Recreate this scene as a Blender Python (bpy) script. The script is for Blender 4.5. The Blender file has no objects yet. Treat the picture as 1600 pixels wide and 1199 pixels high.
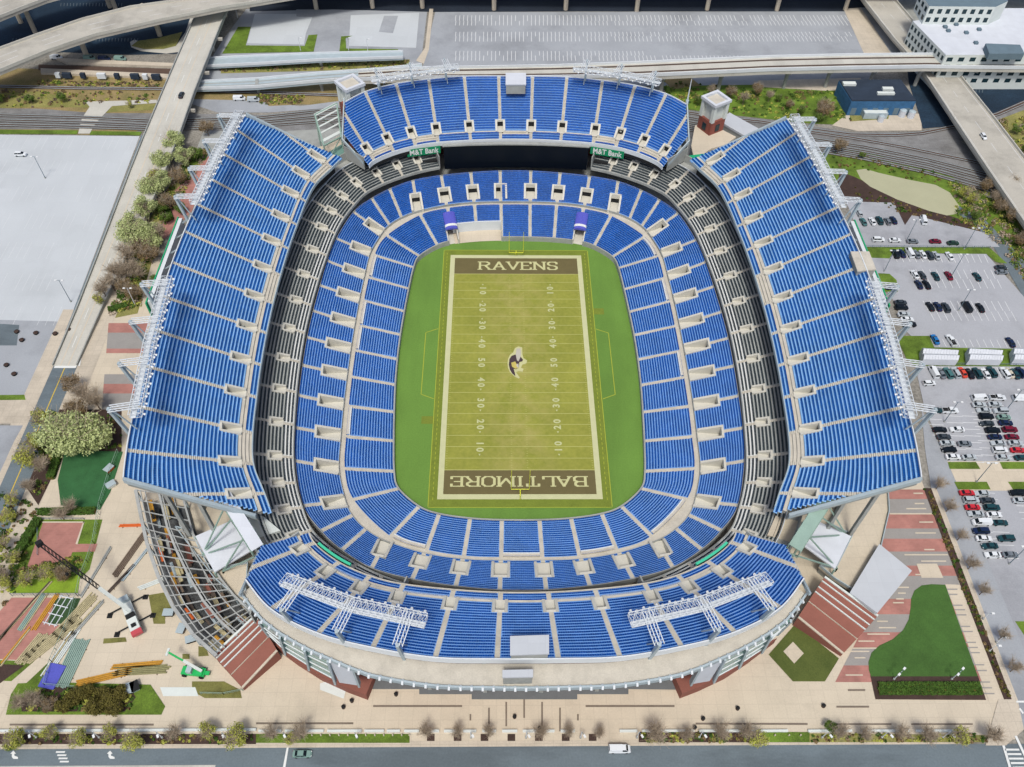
import bpy, math, random
import numpy as np
from mathutils import Vector, Matrix
R_ = math.radians
C = bpy.context.scene.collection
sc = bpy.context.scene
random.seed(7); rng = np.random.default_rng(7)

# ---------------------------------------------------------------- camera
FPX, W0, H0 = 1297.0948, 1600.0, 1199.0
CAM = Vector((-6.6684, -193.2475, 227.0317))
MROT = Matrix.Rotation(-0.0245533, 3, 'Z') @ Matrix.Rotation(0.6802669, 3, 'X') @ Matrix.Rotation(0.0204429, 3, 'Z')
cd = bpy.data.cameras.new('camera'); cam = bpy.data.objects.new('camera', cd); C.objects.link(cam)
cd.sensor_fit = 'HORIZONTAL'; cd.sensor_width = 36.0; cd.lens = FPX / W0 * 36.0
cd.clip_start = 1.0; cd.clip_end = 3000.0
cam.matrix_world = Matrix.Translation(CAM) @ MROT.to_4x4()
sc.camera = cam
G = 6.0                                   # street level above the playing field
def P(u, v, z=G):                         # survey: photo position of a point of known height -> place in the world
    d = MROT @ Vector(((u - W0/2)/FPX, -(v - H0/2)/FPX, -1.0))
    t = (z - CAM.z) / d.z
    return Vector((CAM.x + d.x*t, CAM.y + d.y*t, z))

# ---------------------------------------------------------------- light
SUN_EL, SUN_AZ = R_(62), R_(186)          # azimuth clockwise from +Y
w = bpy.data.worlds.new('World'); sc.world = w; w.use_nodes = True
nt = w.node_tree; nt.nodes.clear()
sky = nt.nodes.new('ShaderNodeTexSky'); sky.sky_type = 'NISHITA'; sky.sun_disc = False
sky.sun_elevation = SUN_EL; sky.sun_rotation = SUN_AZ; sky.dust_density = 4.0; sky.air_density = 0.7; sky.ozone_density = 0.6
bg = nt.nodes.new('ShaderNodeBackground'); bg.inputs[1].default_value = 0.12
wo = nt.nodes.new('ShaderNodeOutputWorld')
nt.links.new(sky.outputs[0], bg.inputs[0]); nt.links.new(bg.outputs[0], wo.inputs[0])
sl = bpy.data.lights.new('sun', 'SUN'); sl.energy = 2.0; sl.angle = R_(10); sl.color = (1.0, 0.95, 0.87)
so = bpy.data.objects.new('sun', sl); C.objects.link(so)
sd = Vector((math.sin(SUN_AZ)*math.cos(SUN_EL), math.cos(SUN_AZ)*math.cos(SUN_EL), math.sin(SUN_EL)))
so.rotation_euler = sd.to_track_quat('Z', 'Y').to_euler()
vs = sc.view_settings; vs.view_transform = 'Standard'; vs.look = 'None'; vs.gamma = 1.0; vs.use_curve_mapping = False
vs.exposure = 0.20

# ---------------------------------------------------------------- materials
KALB = 0.81
WB = (1.0, 1.035, 1.045)
def lin(c):
    c = c/255.0
    return c/12.92 if c <= 0.04045 else ((c+0.055)/1.055)**2.4
MATS = {}
def mat(name, rgb, rough=0.85, amt=0.12, scale=0.35, fine=4.0, metal=0.0, k=KALB, sat2=None, bump=0.0, emit=None):
    """diffuse colour with two octaves of procedural mottling in world space"""
    if name in MATS: return MATS[name]
    m = bpy.data.materials.new(name); m.use_nodes = True; MATS[name] = m
    n = m.node_tree.nodes; l = m.node_tree.links
    b = n['Principled BSDF']; b.inputs['Roughness'].default_value = rough; b.inputs['Metallic'].default_value = metal
    b.inputs['Specular IOR Level'].default_value = 0.3
    col = [lin(c)*k*w_ for c, w_ in zip(rgb, WB)]
    if amt > 0:
        geo = n.new('ShaderNodeNewGeometry')
        n1 = n.new('ShaderNodeTexNoise'); n1.inputs['Scale'].default_value = scale; n1.inputs['Detail'].default_value = 5
        n2 = n.new('ShaderNodeTexNoise'); n2.inputs['Scale'].default_value = fine; n2.inputs['Detail'].default_value = 2
        l.new(geo.outputs['Position'], n1.inputs['Vector']); l.new(geo.outputs['Position'], n2.inputs['Vector'])
        add = n.new('ShaderNodeMath'); add.operation = 'ADD'
        l.new(n1.outputs['Fac'], add.inputs[0]); l.new(n2.outputs['Fac'], add.inputs[1])
        mr = n.new('ShaderNodeMapRange'); mr.inputs['From Min'].default_value = 0.6; mr.inputs['From Max'].default_value = 1.4
        l.new(add.outputs[0], mr.inputs['Value'])
        mx = n.new('ShaderNodeMix'); mx.data_type = 'RGBA'
        c2 = [lin(c)*k*w_ for c, w_ in zip(sat2, WB)] if sat2 else None
        a = [max(0, c*(1-amt*1.6)) for c in col] if not c2 else c2
        bcol = [min(0.95, c*(1+amt*1.6)) for c in col]
        mx.inputs[6].default_value = (*a, 1); mx.inputs[7].default_value = (*bcol, 1)
        l.new(mr.outputs[0], mx.inputs[0]); l.new(mx.outputs[2], b.inputs['Base Color'])
        if bump > 0:
            bp = n.new('ShaderNodeBump'); bp.inputs['Strength'].default_value = bump; bp.inputs['Distance'].default_value = 0.05
            l.new(n2.outputs['Fac'], bp.inputs['Height']); l.new(bp.outputs[0], b.inputs['Normal'])
    else:
        b.inputs['Base Color'].default_value = (*col, 1)
    return m
def weather(m, joint=None, jd=.90, stain=.16, sc_=.035, lo=.52, hi=.66, streak=None):
    """slab joints and irregular stains over an existing ground material"""
    n = m.node_tree.nodes; l = m.node_tree.links; b = n['Principled BSDF']; src = b.inputs['Base Color'].links[0].from_socket
    geo = n.new('ShaderNodeNewGeometry'); val = None
    ns = n.new('ShaderNodeTexNoise'); ns.inputs['Scale'].default_value = sc_; ns.inputs['Detail'].default_value = 9; ns.inputs['Roughness'].default_value = .68
    if streak:
        mp = n.new('ShaderNodeMapping'); mp.inputs['Scale'].default_value = streak; l.new(geo.outputs['Position'], mp.inputs['Vector']); l.new(mp.outputs[0], ns.inputs['Vector'])
    else: l.new(geo.outputs['Position'], ns.inputs['Vector'])
    mr = n.new('ShaderNodeMapRange'); mr.inputs['From Min'].default_value = lo; mr.inputs['From Max'].default_value = hi; mr.inputs['To Min'].default_value = 1.0; mr.inputs['To Max'].default_value = 1-stain
    l.new(ns.outputs['Fac'], mr.inputs['Value']); val = mr.outputs[0]
    if joint:
        br = n.new('ShaderNodeTexBrick'); br.offset = 0.0; br.inputs['Scale'].default_value = 1.0; br.inputs['Brick Width'].default_value = joint; br.inputs['Row Height'].default_value = joint
        br.inputs['Mortar Size'].default_value = .07; br.inputs['Color1'].default_value = (1,1,1,1); br.inputs['Color2'].default_value = (.955,.955,.955,1); br.inputs['Mortar'].default_value = (jd,jd,jd,1)
        l.new(geo.outputs['Position'], br.inputs['Vector']); mu = n.new('ShaderNodeMath'); mu.operation = 'MULTIPLY'; l.new(br.outputs['Color'], mu.inputs[0]); l.new(val, mu.inputs[1]); val = mu.outputs[0]
    sc2 = n.new('ShaderNodeVectorMath'); sc2.operation = 'SCALE'; l.new(src, sc2.inputs[0]); l.new(val, sc2.inputs['Scale']); l.new(sc2.outputs[0], b.inputs['Base Color'])
def brickmat(name, rgb, mortar, sx, sy, amt=0.2):
    if name in MATS: return MATS[name]
    m = bpy.data.materials.new(name); m.use_nodes = True; MATS[name] = m
    n = m.node_tree.nodes; l = m.node_tree.links; b = n['Principled BSDF']; b.inputs['Roughness'].default_value = 0.9
    geo = n.new('ShaderNodeNewGeometry'); br = n.new('ShaderNodeTexBrick')
    br.inputs['Color1'].default_value = (*[lin(c)*KALB for c in rgb], 1)
    br.inputs['Color2'].default_value = (*[lin(c)*KALB*(1-amt) for c in rgb], 1)
    br.inputs['Mortar'].default_value = (*[lin(c)*KALB for c in mortar], 1)
    br.inputs['Scale'].default_value = 1.0; br.inputs['Brick Width'].default_value = sx; br.inputs['Row Height'].default_value = sy
    br.inputs['Mortar Size'].default_value = 0.02
    l.new(geo.outputs['Position'], br.inputs['Vector'])
    n1 = n.new('ShaderNodeTexNoise'); n1.inputs['Scale'].default_value = 0.25; l.new(geo.outputs['Position'], n1.inputs['Vector'])
    mr = n.new('ShaderNodeMapRange'); mr.inputs['From Min'].default_value = .3; mr.inputs['From Max'].default_value = .7
    mr.inputs['To Min'].default_value = 0.82; mr.inputs['To Max'].default_value = 1.15; l.new(n1.outputs['Fac'], mr.inputs['Value'])
    mu = n.new('ShaderNodeVectorMath'); mu.operation = 'SCALE'
    l.new(br.outputs['Color'], mu.inputs[0]); l.new(mr.outputs[0], mu.inputs['Scale']); l.new(mu.outputs[0], b.inputs['Base Color'])
    return m
def seatmat(name, rgb, amt=0.25):
    """moulded plastic; each seat a little faded differently, wider patches from rain and sun"""
    m = bpy.data.materials.new(name); m.use_nodes = True; MATS[name] = m
    n = m.node_tree.nodes; l = m.node_tree.links; b = n['Principled BSDF']
    b.inputs['Roughness'].default_value = 0.55; b.inputs['Specular IOR Level'].default_value = 0.15
    geo = n.new('ShaderNodeNewGeometry')
    n1 = n.new('ShaderNodeTexNoise'); n1.inputs['Scale'].default_value = 0.16; n1.inputs['Detail'].default_value = 6
    n2 = n.new('ShaderNodeTexWhiteNoise'); sn = n.new('ShaderNodeVectorMath'); sn.operation = 'SNAP'; sn.inputs[1].default_value = (0.6, 0.6, 5)
    l.new(geo.outputs['Position'], n1.inputs['Vector']); l.new(geo.outputs['Position'], sn.inputs[0]); l.new(sn.outputs[0], n2.inputs['Vector'])
    mu = n.new('ShaderNodeMath'); mu.operation = 'MULTIPLY_ADD'; mu.inputs[1].default_value = 0.35
    l.new(n2.outputs['Value'], mu.inputs[0]); l.new(n1.outputs['Fac'], mu.inputs[2])
    mr = n.new('ShaderNodeMapRange'); mr.inputs['From Min'].default_value = 0.4; mr.inputs['From Max'].default_value = 0.95
    mr.inputs['To Min'].default_value = 1-amt; mr.inputs['To Max'].default_value = 1+amt
    l.new(mu.outputs[0], mr.inputs['Value'])
    v = n.new('ShaderNodeVectorMath'); v.operation = 'SCALE'; v.inputs[0].default_value = [lin(c)*KALB*w_ for c, w_ in zip(rgb, WB)]
    l.new(mr.outputs[0], v.inputs['Scale']); l.new(v.outputs[0], b.inputs['Base Color'])
    return m
M = {}
M['ground'] = mat('ground_gravel', (150,146,138), amt=.25, scale=.06, fine=1.2, sat2=(96,92,84))
M['asph_light'] = mat('asphalt_pale', (203,208,212), amt=.05, scale=.05, fine=3)
M['asph_lot'] = mat('asphalt_lot', (168,172,178), amt=.07, scale=.07, fine=3)
M['asph_lotE'] = mat('asphalt_east', (176,178,184), amt=.08, scale=.07, fine=3)
M['asph_road'] = mat('asphalt_road', (112,124,131), amt=.09, scale=.09, fine=2)
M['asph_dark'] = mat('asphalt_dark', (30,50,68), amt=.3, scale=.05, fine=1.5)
M['asph_under'] = mat('asphalt_under_highway', (38,46,58), amt=.3, scale=.05, fine=1.5)  # very dark asphalt below the highway at the top edge
M['road_conc'] = mat('concrete_road', (205,202,192), amt=.07, scale=.12, fine=2)
M['deck_conc'] = mat('concrete_deck', (192,187,176), amt=.09, scale=.10, fine=2)
M['plaza'] = mat('plaza_paving', (216,203,182), amt=.055, scale=.15, fine=2.5)
M['sidewalk'] = mat('sidewalk_paving', (208,196,178), amt=.08, scale=.2, fine=3)
M['conc'] = mat('stadium_concrete', (206,199,185), amt=.09, scale=.3, fine=3)
M['conc_rim'] = mat('pale_rim_concrete', (214,210,198), amt=.06, scale=.4, fine=3)
M['conc_grey'] = mat('grey_concrete', (168,170,166), amt=.1, scale=.3, fine=3)
M['tread'] = mat('seating_tread', (140,188,238), amt=.12, scale=.25, fine=3)  # concrete tread; blue light bounced off the seats is mixed into its colour
M['tread_low'] = mat('seating_tread_inner', (118,164,226), amt=.12, scale=.25, fine=3)  # same painted-in blue bounce, deeper, for lower bowl and end decks
M['tread_club'] = mat('club_tread', (176,180,178), amt=.12, scale=.25, fine=3)
M['white'] = mat('white_steel', (225,230,234), rough=.5, amt=.04)
M['steel'] = mat('galvanised_steel', (176,190,196), rough=.5, amt=.08)
M['steel_green'] = mat('green_steel', (150,176,164), rough=.5, amt=.08)
M['glass'] = mat('window_glass', (34,58,66), rough=.15, amt=.1)
M['glass_green'] = mat('green_glass', (120,158,148), rough=.2, amt=.1)
M['brick'] = brickmat('brick_wall', (150,78,66), (150,110,98), .6, .3)
M['brick_roof'] = mat('brick_red_paving', (144,92,80), amt=.07, scale=.3, fine=3)
M['paver_red'] = brickmat('brick_paving', (182,128,118), (180,140,130), 1.2, .6, .1)
M['paver_grey'] = mat('grey_paving', (158,154,150), amt=.06, scale=.3, fine=3)
M['line'] = mat('paint_white', (232,234,232), amt=.06, fine=5)
M['line_faint'] = mat('paint_faded', (222,224,226), amt=.1, fine=5)
M['yellow'] = mat('paint_yellow', (222,190,70), amt=.05)
M['grass'] = mat('grass', (112,140,48), amt=.2, scale=.2, fine=3, sat2=(78,98,34))
M['grass_dull'] = mat('dry_grass', (146,138,84), amt=.3, scale=.12, fine=2, sat2=(96,104,50))
M['lawn'] = mat('lawn', (72,108,48), amt=.16, scale=.15, fine=3)
M['brush'] = mat('dry_brush', (150,128,92), amt=.3, scale=.15, fine=2, sat2=(104,104,58))
M['mulch'] = mat('mulch', (72,56,50), amt=.25, scale=.4, fine=4)
M['ballast'] = mat('rail_ballast', (142,142,142), amt=.15, scale=.2, fine=3, sat2=(108,106,104))
M['rail'] = mat('rusty_rail', (96,78,68), amt=.15)
M['water'] = mat('pond_water', (186,184,152), rough=.25, amt=.05, scale=.1)
M['roof_white'] = mat('white_membrane_roof', (218,222,230), amt=.03, scale=.3)
M['roof_grey'] = mat('grey_metal_roof', (202,206,212), amt=.03, scale=.2)
M['roof_dark'] = mat('dark_roof', (46,58,74), amt=.15, scale=.2)
M['roof_slate'] = mat('slate_roof', (108,128,140), amt=.08)
M['facade'] = mat('pale_facade', (222,228,224), amt=.04)
M['blue_wall'] = mat('blue_wall', (62,108,150), amt=.2, scale=.5)
M['black'] = mat('black_matte', (10,18,30), amt=0, rough=.4)
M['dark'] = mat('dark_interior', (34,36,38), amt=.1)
M['green_sign'] = mat('green_sign', (40,172,120), amt=.05)
M['green_bank'] = mat('green_banner', (20,142,96), amt=.03)
M['purple'] = mat('purple_cover', (92,96,196), rough=.5, amt=.1, scale=2)
M['wood'] = mat('timber', (190,178,140), amt=.2, scale=1)
M['ochre'] = mat('ochre_beam', (204,150,58), amt=.15, scale=1)
M['olive_beam'] = mat('olive_beam', (150,146,104), amt=.15, scale=1)
M['red'] = mat('red_paint', (200,84,92), rough=.4, amt=.05)
M['orange'] = mat('orange_paint', (230,110,50), rough=.5, amt=.05)
M['green_paint'] = mat('green_machine_paint', (44,186,100), rough=.4, amt=.05)
M['tyre'] = mat('tyre_rubber', (30,30,32), amt=.1)
M['lamp'] = mat('lamp_housing', (238,240,240), rough=.3, amt=0)
M['goal'] = mat('goal_yellow', (226,228,70), rough=.4, amt=0)
M['bark'] = mat('bark', (120,104,90), amt=.2, scale=2)
M['bark_dark'] = mat('bark_dark', (92,80,72), amt=.2, scale=2)
M['turf_in'] = mat('field_turf', (150,150,66), amt=.09, scale=.07, fine=.8, sat2=(134,140,54))
M['turf_out'] = mat('sideline_turf', (110,148,64), amt=.09, scale=.06, fine=2)
M['turf_band'] = mat('border_turf', (122,136,50), amt=.12, scale=.3, fine=2)
M['field_white'] = mat('field_border_paint', (206,206,160), amt=.05, scale=.4)
M['field_line'] = mat('yard_line_paint', (196,196,122), amt=.05)
M['field_num'] = mat('number_paint', (200,202,150), amt=.05)
M['endzone'] = mat('endzone_paint', (112,102,66), amt=.07, scale=.3)
M['ez_letter'] = mat('letter_paint', (206,204,150), amt=.06)
M['yellow_dash'] = mat('sideline_yellow', (176,182,64), amt=.05)
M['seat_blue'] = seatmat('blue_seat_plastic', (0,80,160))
M['seat_blue_low'] = seatmat('blue_seat_plastic_low', (0,78,166))  # slightly different blue for the lower bowl and end decks
M['seat_club'] = seatmat('charcoal_seat_plastic', (46,56,62))
M['seat_white'] = seatmat('pale_seat_plastic', (176,190,216), .1)

weather(M['plaza'], 3.6, .88, .15); weather(M['sidewalk'], 2.4, .85, .15, .08); weather(M['asph_light'], 9.0, .95, .10, .02); weather(M['asph_lot'], None, 1, .20, .03, .50, .64)
weather(M['asph_lotE'], None, 1, .18, .04, .50, .62); weather(M['asph_road'], None, 1, .22, .05, .5, .6, (.25,1,1)); weather(M['road_conc'], 6.0, .9, .14, .05, .5, .62, (1,.12,1)); weather(M['deck_conc'], None, 1, .22, .06, .48, .62)
weather(M['conc'], None, 1, .10, .25, .50, .64); weather(M['conc_grey'], None, 1, .2, .12, .5, .64); weather(M['turf_in'], None, 1, -.10, .035, .45, .62); weather(M['turf_out'], None, 1, .14, .05, .46, .62, (1,.2,1)); weather(M['lawn'], None, 1, .18, .08, .45, .62)
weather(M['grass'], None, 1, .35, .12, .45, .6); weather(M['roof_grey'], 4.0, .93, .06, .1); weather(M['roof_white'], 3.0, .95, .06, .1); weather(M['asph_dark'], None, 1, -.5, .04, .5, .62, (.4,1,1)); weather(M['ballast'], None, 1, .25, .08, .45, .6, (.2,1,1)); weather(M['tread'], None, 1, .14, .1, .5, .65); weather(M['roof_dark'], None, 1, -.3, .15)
def wear(m, col, halfx, halfy, strength=.75):
    """trodden middle of the pitch"""
    n = m.node_tree.nodes; l = m.node_tree.links; b = n['Principled BSDF']; src = b.inputs['Base Color'].links[0].from_socket
    geo = n.new('ShaderNodeNewGeometry'); sp = n.new('ShaderNodeSeparateXYZ'); l.new(geo.outputs['Position'], sp.inputs[0])
    ax = n.new('ShaderNodeMath'); ax.operation = 'ABSOLUTE'; l.new(sp.outputs['X'], ax.inputs[0])
    mx_ = n.new('ShaderNodeMapRange'); mx_.interpolation_type = 'SMOOTHSTEP'; mx_.inputs['From Min'].default_value = 1; mx_.inputs['From Max'].default_value = halfx; mx_.inputs['To Min'].default_value = 1; mx_.inputs['To Max'].default_value = .12; l.new(ax.outputs[0], mx_.inputs['Value'])
    ns = n.new('ShaderNodeTexNoise'); ns.inputs['Scale'].default_value = .12; ns.inputs['Detail'].default_value = 10; ns.inputs['Roughness'].default_value = .72; l.new(geo.outputs['Position'], ns.inputs['Vector'])
    mn = n.new('ShaderNodeMapRange'); mn.inputs['From Min'].default_value = .4; mn.inputs['From Max'].default_value = .62; l.new(ns.outputs['Fac'], mn.inputs['Value'])
    mu = n.new('ShaderNodeMath'); mu.operation = 'MULTIPLY'; l.new(mx_.outputs[0], mu.inputs[0]); l.new(mn.outputs[0], mu.inputs[1])
    m2 = n.new('ShaderNodeMath'); m2.operation = 'MULTIPLY'; m2.inputs[1].default_value = strength; l.new(mu.outputs[0], m2.inputs[0])
    mix = n.new('ShaderNodeMix'); mix.data_type = 'RGBA'; l.new(m2.outputs[0], mix.inputs[0]); l.new(src, mix.inputs[6]); mix.inputs[7].default_value = (*[lin(c)*KALB*w_ for c, w_ in zip(col, WB)], 1); l.new(mix.outputs[2], b.inputs['Base Color'])
wear(M['turf_in'], (178,168,100), 17, 50)
# ---------------------------------------------------------------- object helpers
def tag(o, label=None, cat=None, group=None, kind=None):
    if label: o['label'] = label
    if cat: o['category'] = cat
    if group: o['group'] = group
    if kind: o['kind'] = kind
    return o
def empty(name, loc=(0,0,0), rz=0.0, label=None, cat=None, group=None, kind=None):
    o = bpy.data.objects.new(name, None); C.objects.link(o); o.location = loc; o.rotation_euler = (0,0,rz)
    o.empty_display_size = 0.5
    return tag(o, label, cat, group, kind)
class MB:
    def __init__(s): s.v = []; s.f = []; s.m = []
    def face(s, pts, mi=0):
        b = len(s.v); s.v += [tuple(p) for p in pts]; s.f.append(tuple(range(b, b+len(pts)))); s.m.append(mi)
    def hexa(s, b4, t4, mi=0):
        b = len(s.v); s.v += [tuple(p) for p in b4] + [tuple(p) for p in t4]
        for q in ((3,2,1,0),(4,5,6,7),(0,1,5,4),(1,2,6,5),(2,3,7,6),(3,0,4,7)):
            s.f.append(tuple(b+i for i in q)); s.m.append(mi)
    def box(s, x0, x1, y0, y1, z0, z1, mi=0):
        s.hexa([(x0,y0,z0),(x1,y0,z0),(x1,y1,z0),(x0,y1,z0)], [(x0,y0,z1),(x1,y0,z1),(x1,y1,z1),(x0,y1,z1)], mi)
    def obox(s, c, hx, hy, z0, z1, ang=0, mi=0):
        ca, sa = math.cos(ang), math.sin(ang)
        q = [(c[0]+x*ca-y*sa, c[1]+x*sa+y*ca) for x, y in ((-hx,-hy),(hx,-hy),(hx,hy),(-hx,hy))]
        s.hexa([(a,b,z0) for a,b in q], [(a,b,z1) for a,b in q], mi)
    def beam(s, a, b, wd, ht, mi=0):                   # rectangular bar between two points
        a = Vector(a); b = Vector(b); d = (b-a)
        if d.length < 1e-6: return
        d.normalize(); up = Vector((0,0,1)) if abs(d.z) < .95 else Vector((1,0,0))
        sx = d.cross(up).normalized(); sy = sx.cross(d).normalized()
        q = [(-wd/2,-ht/2),(wd/2,-ht/2),(wd/2,ht/2),(-wd/2,ht/2)]
        s.hexa([a+sx*x+sy*y for x,y in q], [b+sx*x+sy*y for x,y in q], mi)
    def tube(s, pts, rad, n=6, mi=0):
        pts = [Vector(p) for p in pts]; rs = rad if isinstance(rad, (list,tuple)) else [rad]*len(pts)
        base = len(s.v)
        for i, p in enumerate(pts):
            d = (pts[min(i+1,len(pts)-1)] - pts[max(i-1,0)]).normalized()
            up = Vector((0,0,1)) if abs(d.z) < .95 else Vector((1,0,0))
            sx = d.cross(up).normalized(); sy = sx.cross(d).normalized()
            for k in range(n):
                a = 2*math.pi*k/n; s.v.append(tuple(p + (sx*math.cos(a)+sy*math.sin(a))*rs[i]))
        for i in range(len(pts)-1):
            for k in range(n):
                a = base+i*n+k; b = base+i*n+(k+1)%n
                s.f.append((a, b, b+n, a+n)); s.m.append(mi)
        s.f.append(tuple(base+k for k in range(n-1,-1,-1))); s.m.append(mi)
        s.f.append(tuple(base+(len(pts)-1)*n+k for k in range(n))); s.m.append(mi)
    def prism(s, pts, z0, z1, mi=0, mtop=None):
        n = len(pts); b = len(s.v)
        ar = sum(pts[i][0]*pts[(i+1)%n][1]-pts[(i+1)%n][0]*pts[i][1] for i in range(n))
        if ar < 0: pts = pts[::-1]
        s.v += [(p[0],p[1],z0) for p in pts] + [(p[0],p[1],z1) for p in pts]
        for i in range(n):
            j = (i+1) % n; s.f.append((b+i, b+j, b+n+j, b+n+i)); s.m.append(mi)
        s.f.append(tuple(b+n+i for i in range(n))); s.m.append(mi if mtop is None else mtop)
        s.f.append(tuple(b+i for i in range(n-1,-1,-1))); s.m.append(mi)
    def strip(s, A, B, mi=0):
        for i in range(len(A)-1): s.face([A[i], A[i+1], B[i+1], B[i]], mi)
    def build(s, name, mats, parent=None, smooth=False):
        me = bpy.data.meshes.new(name); me.from_pydata(s.v, [], s.f)
        if not isinstance(mats, (list,tuple)): mats = [mats]
        for m_ in mats: me.materials.append(m_)
        if len(mats) > 1: me.polygons.foreach_set('material_index', s.m)
        if smooth: me.polygons.foreach_set('use_smooth', [True]*len(s.f))
        me.update()
        o = bpy.data.objects.new(name, me); C.objects.link(o)
        if parent is not None:
            o.parent = parent
        return o
def rel(o, root):
    """the part was modelled in world space: keep it there under its thing"""
    o.parent = root; o.matrix_parent_inverse = Matrix.LocRotScale(root.location, root.rotation_euler, None).inverted()
    return o
def pts_px(L, z=G): return [P(u, v, z) for u, v in L]
GI = [0]
def gz(lay):
    GI[0] += 1; return G + 0.03*lay + (GI[0] % 40)*0.0007
def ground_poly(name, px, lay, m, label=None, cat=None, kind='structure', parent=None, world=False, z=None):
    z = gz(lay) if z is None else z
    q = [Vector((p[0],p[1],z)) for p in px] if world else pts_px(px, z)
    mb = MB(); n = len(q)
    ar = sum(q[i].x*q[(i+1)%n].y-q[(i+1)%n].x*q[i].y for i in range(n))
    if ar < 0: q = q[::-1]
    mb.face(q)
    o = mb.build(name, m)
    if parent is not None: rel(o, parent)
    else: tag(o, label, cat, None, kind)
    return o
def dup(root, loc=None, rz=None, label=None, group=None, scale=None):
    r = root.copy(); C.objects.link(r)
    if loc is not None: r.location = loc
    if rz is not None: r.rotation_euler = (0,0,rz)
    if scale is not None: r.scale = scale
    if label: r['label'] = label
    if group: r['group'] = group
    def rec(src, dst):
        for ch in src.children:
            c = ch.copy(); C.objects.link(c); c.parent = dst; c.matrix_parent_inverse = ch.matrix_parent_inverse.copy(); rec(ch, c)
    rec(root, r)
    return r
def text_mesh(txt, size, extr=0.02, offset=0.0, sx=1.0):
    cu = bpy.data.curves.new('lettering', 'FONT'); cu.body = txt; cu.size = size; cu.extrude = extr; cu.offset = offset
    cu.align_x = 'CENTER'; cu.align_y = 'CENTER'; cu.resolution_u = 3
    ob = bpy.data.objects.new('lettering', cu); C.objects.link(ob)
    dg = bpy.context.evaluated_depsgraph_get()
    me = bpy.data.meshes.new_from_object(ob.evaluated_get(dg))
    bpy.data.objects.remove(ob); bpy.data.curves.remove(cu)
    for v in me.vertices: v.co.x *= sx
    return me
ORD = ['first','second','third','fourth','fifth','sixth','seventh','eighth','ninth','tenth','eleventh','twelfth','thirteenth','fourteenth','fifteenth','sixteenth','seventeenth','eighteenth','nineteenth','twentieth']

# ================================================================ GROUND
hole = []
for x, y in [(0,82),(-18,81.5),(-30,79),(-41,75),(-47,71),(-53,63),(-58,50),(-60,25),(-60.5,0),(-60,-25),(-58,-50),(-53,-63),(-47,-71),(-41,-75),(-30,-79),(-18,-81.5),(0,-82)]:
    hole.append((x,y))
hole += [(-x,y) for x,y in hole[-2:0:-1]]
mb = MB(); n = len(hole); BIG = 1400
outer = []
for x, y in hole:
    a = math.atan2(y, x); outer.append((BIG*math.cos(a), BIG*math.sin(a)))
for i in range(n):
    j = (i+1) % n
    mb.face([(*hole[i],G),(*outer[i],G),(*outer[j],G),(*hole[j],G)])
o = mb.build('ground', M['ground']); tag(o, kind='structure')

# ================================================================ STADIUM
def mirror_x(L): return [((-a[0],a[1]),(-b[0],b[1])) for a,b in L]
def mirror_y(L): return [((a[0],-a[1]),(b[0],-b[1])) for a,b in L]
def full_side(top):            # list from the north centre to the 50-yard line (included) -> to the south centre
    return top + mirror_y(top[:-1])[::-1]
def ring(top):                 # whole ring, closed
    left = full_side(top)      # north -> south down the west side
    return left + mirror_x(left)[::-1]
class Tier:
    def __init__(s, ctrl, closed=False):
        s.I = np.array([c[0] for c in ctrl], float); s.O = np.array([c[1] for c in ctrl], float); s.n = len(ctrl); s.closed = closed
    def cr(s, A, t):
        t = np.asarray(t, float); i = np.floor(t).astype(int)
        if not s.closed: i = np.clip(i, 0, s.n-2)
        u = (t - i)[:,None]
        g = (lambda k: A[k % s.n]) if s.closed else (lambda k: A[np.clip(k, 0, s.n-1)])
        p0, p1, p2, p3 = g(i-1), g(i), g(i+1), g(i+2)
        if not s.closed:
            p0 = np.where((i == 0)[:,None], 2*p1-p2, p0); p3 = np.where((i >= s.n-2)[:,None], 2*p2-p1, p3)
        return 0.5*((2*p1) + (p2-p0)*u + (2*p0-5*p1+4*p2-p3)*u*u + (3*p1-p0-3*p2+p3)*u**3)
    def at(s, t, f):
        t = np.atleast_1d(t); a = s.cr(s.I, t); b = s.cr(s.O, t)
        return a + (b-a)*f
SEAT_PROF = [(.40,.36),(.66,.38),(.76,.78),(.80,.78),(.78,.28)]     # distance into the tread, height (for a 0.9 m tread)
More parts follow.
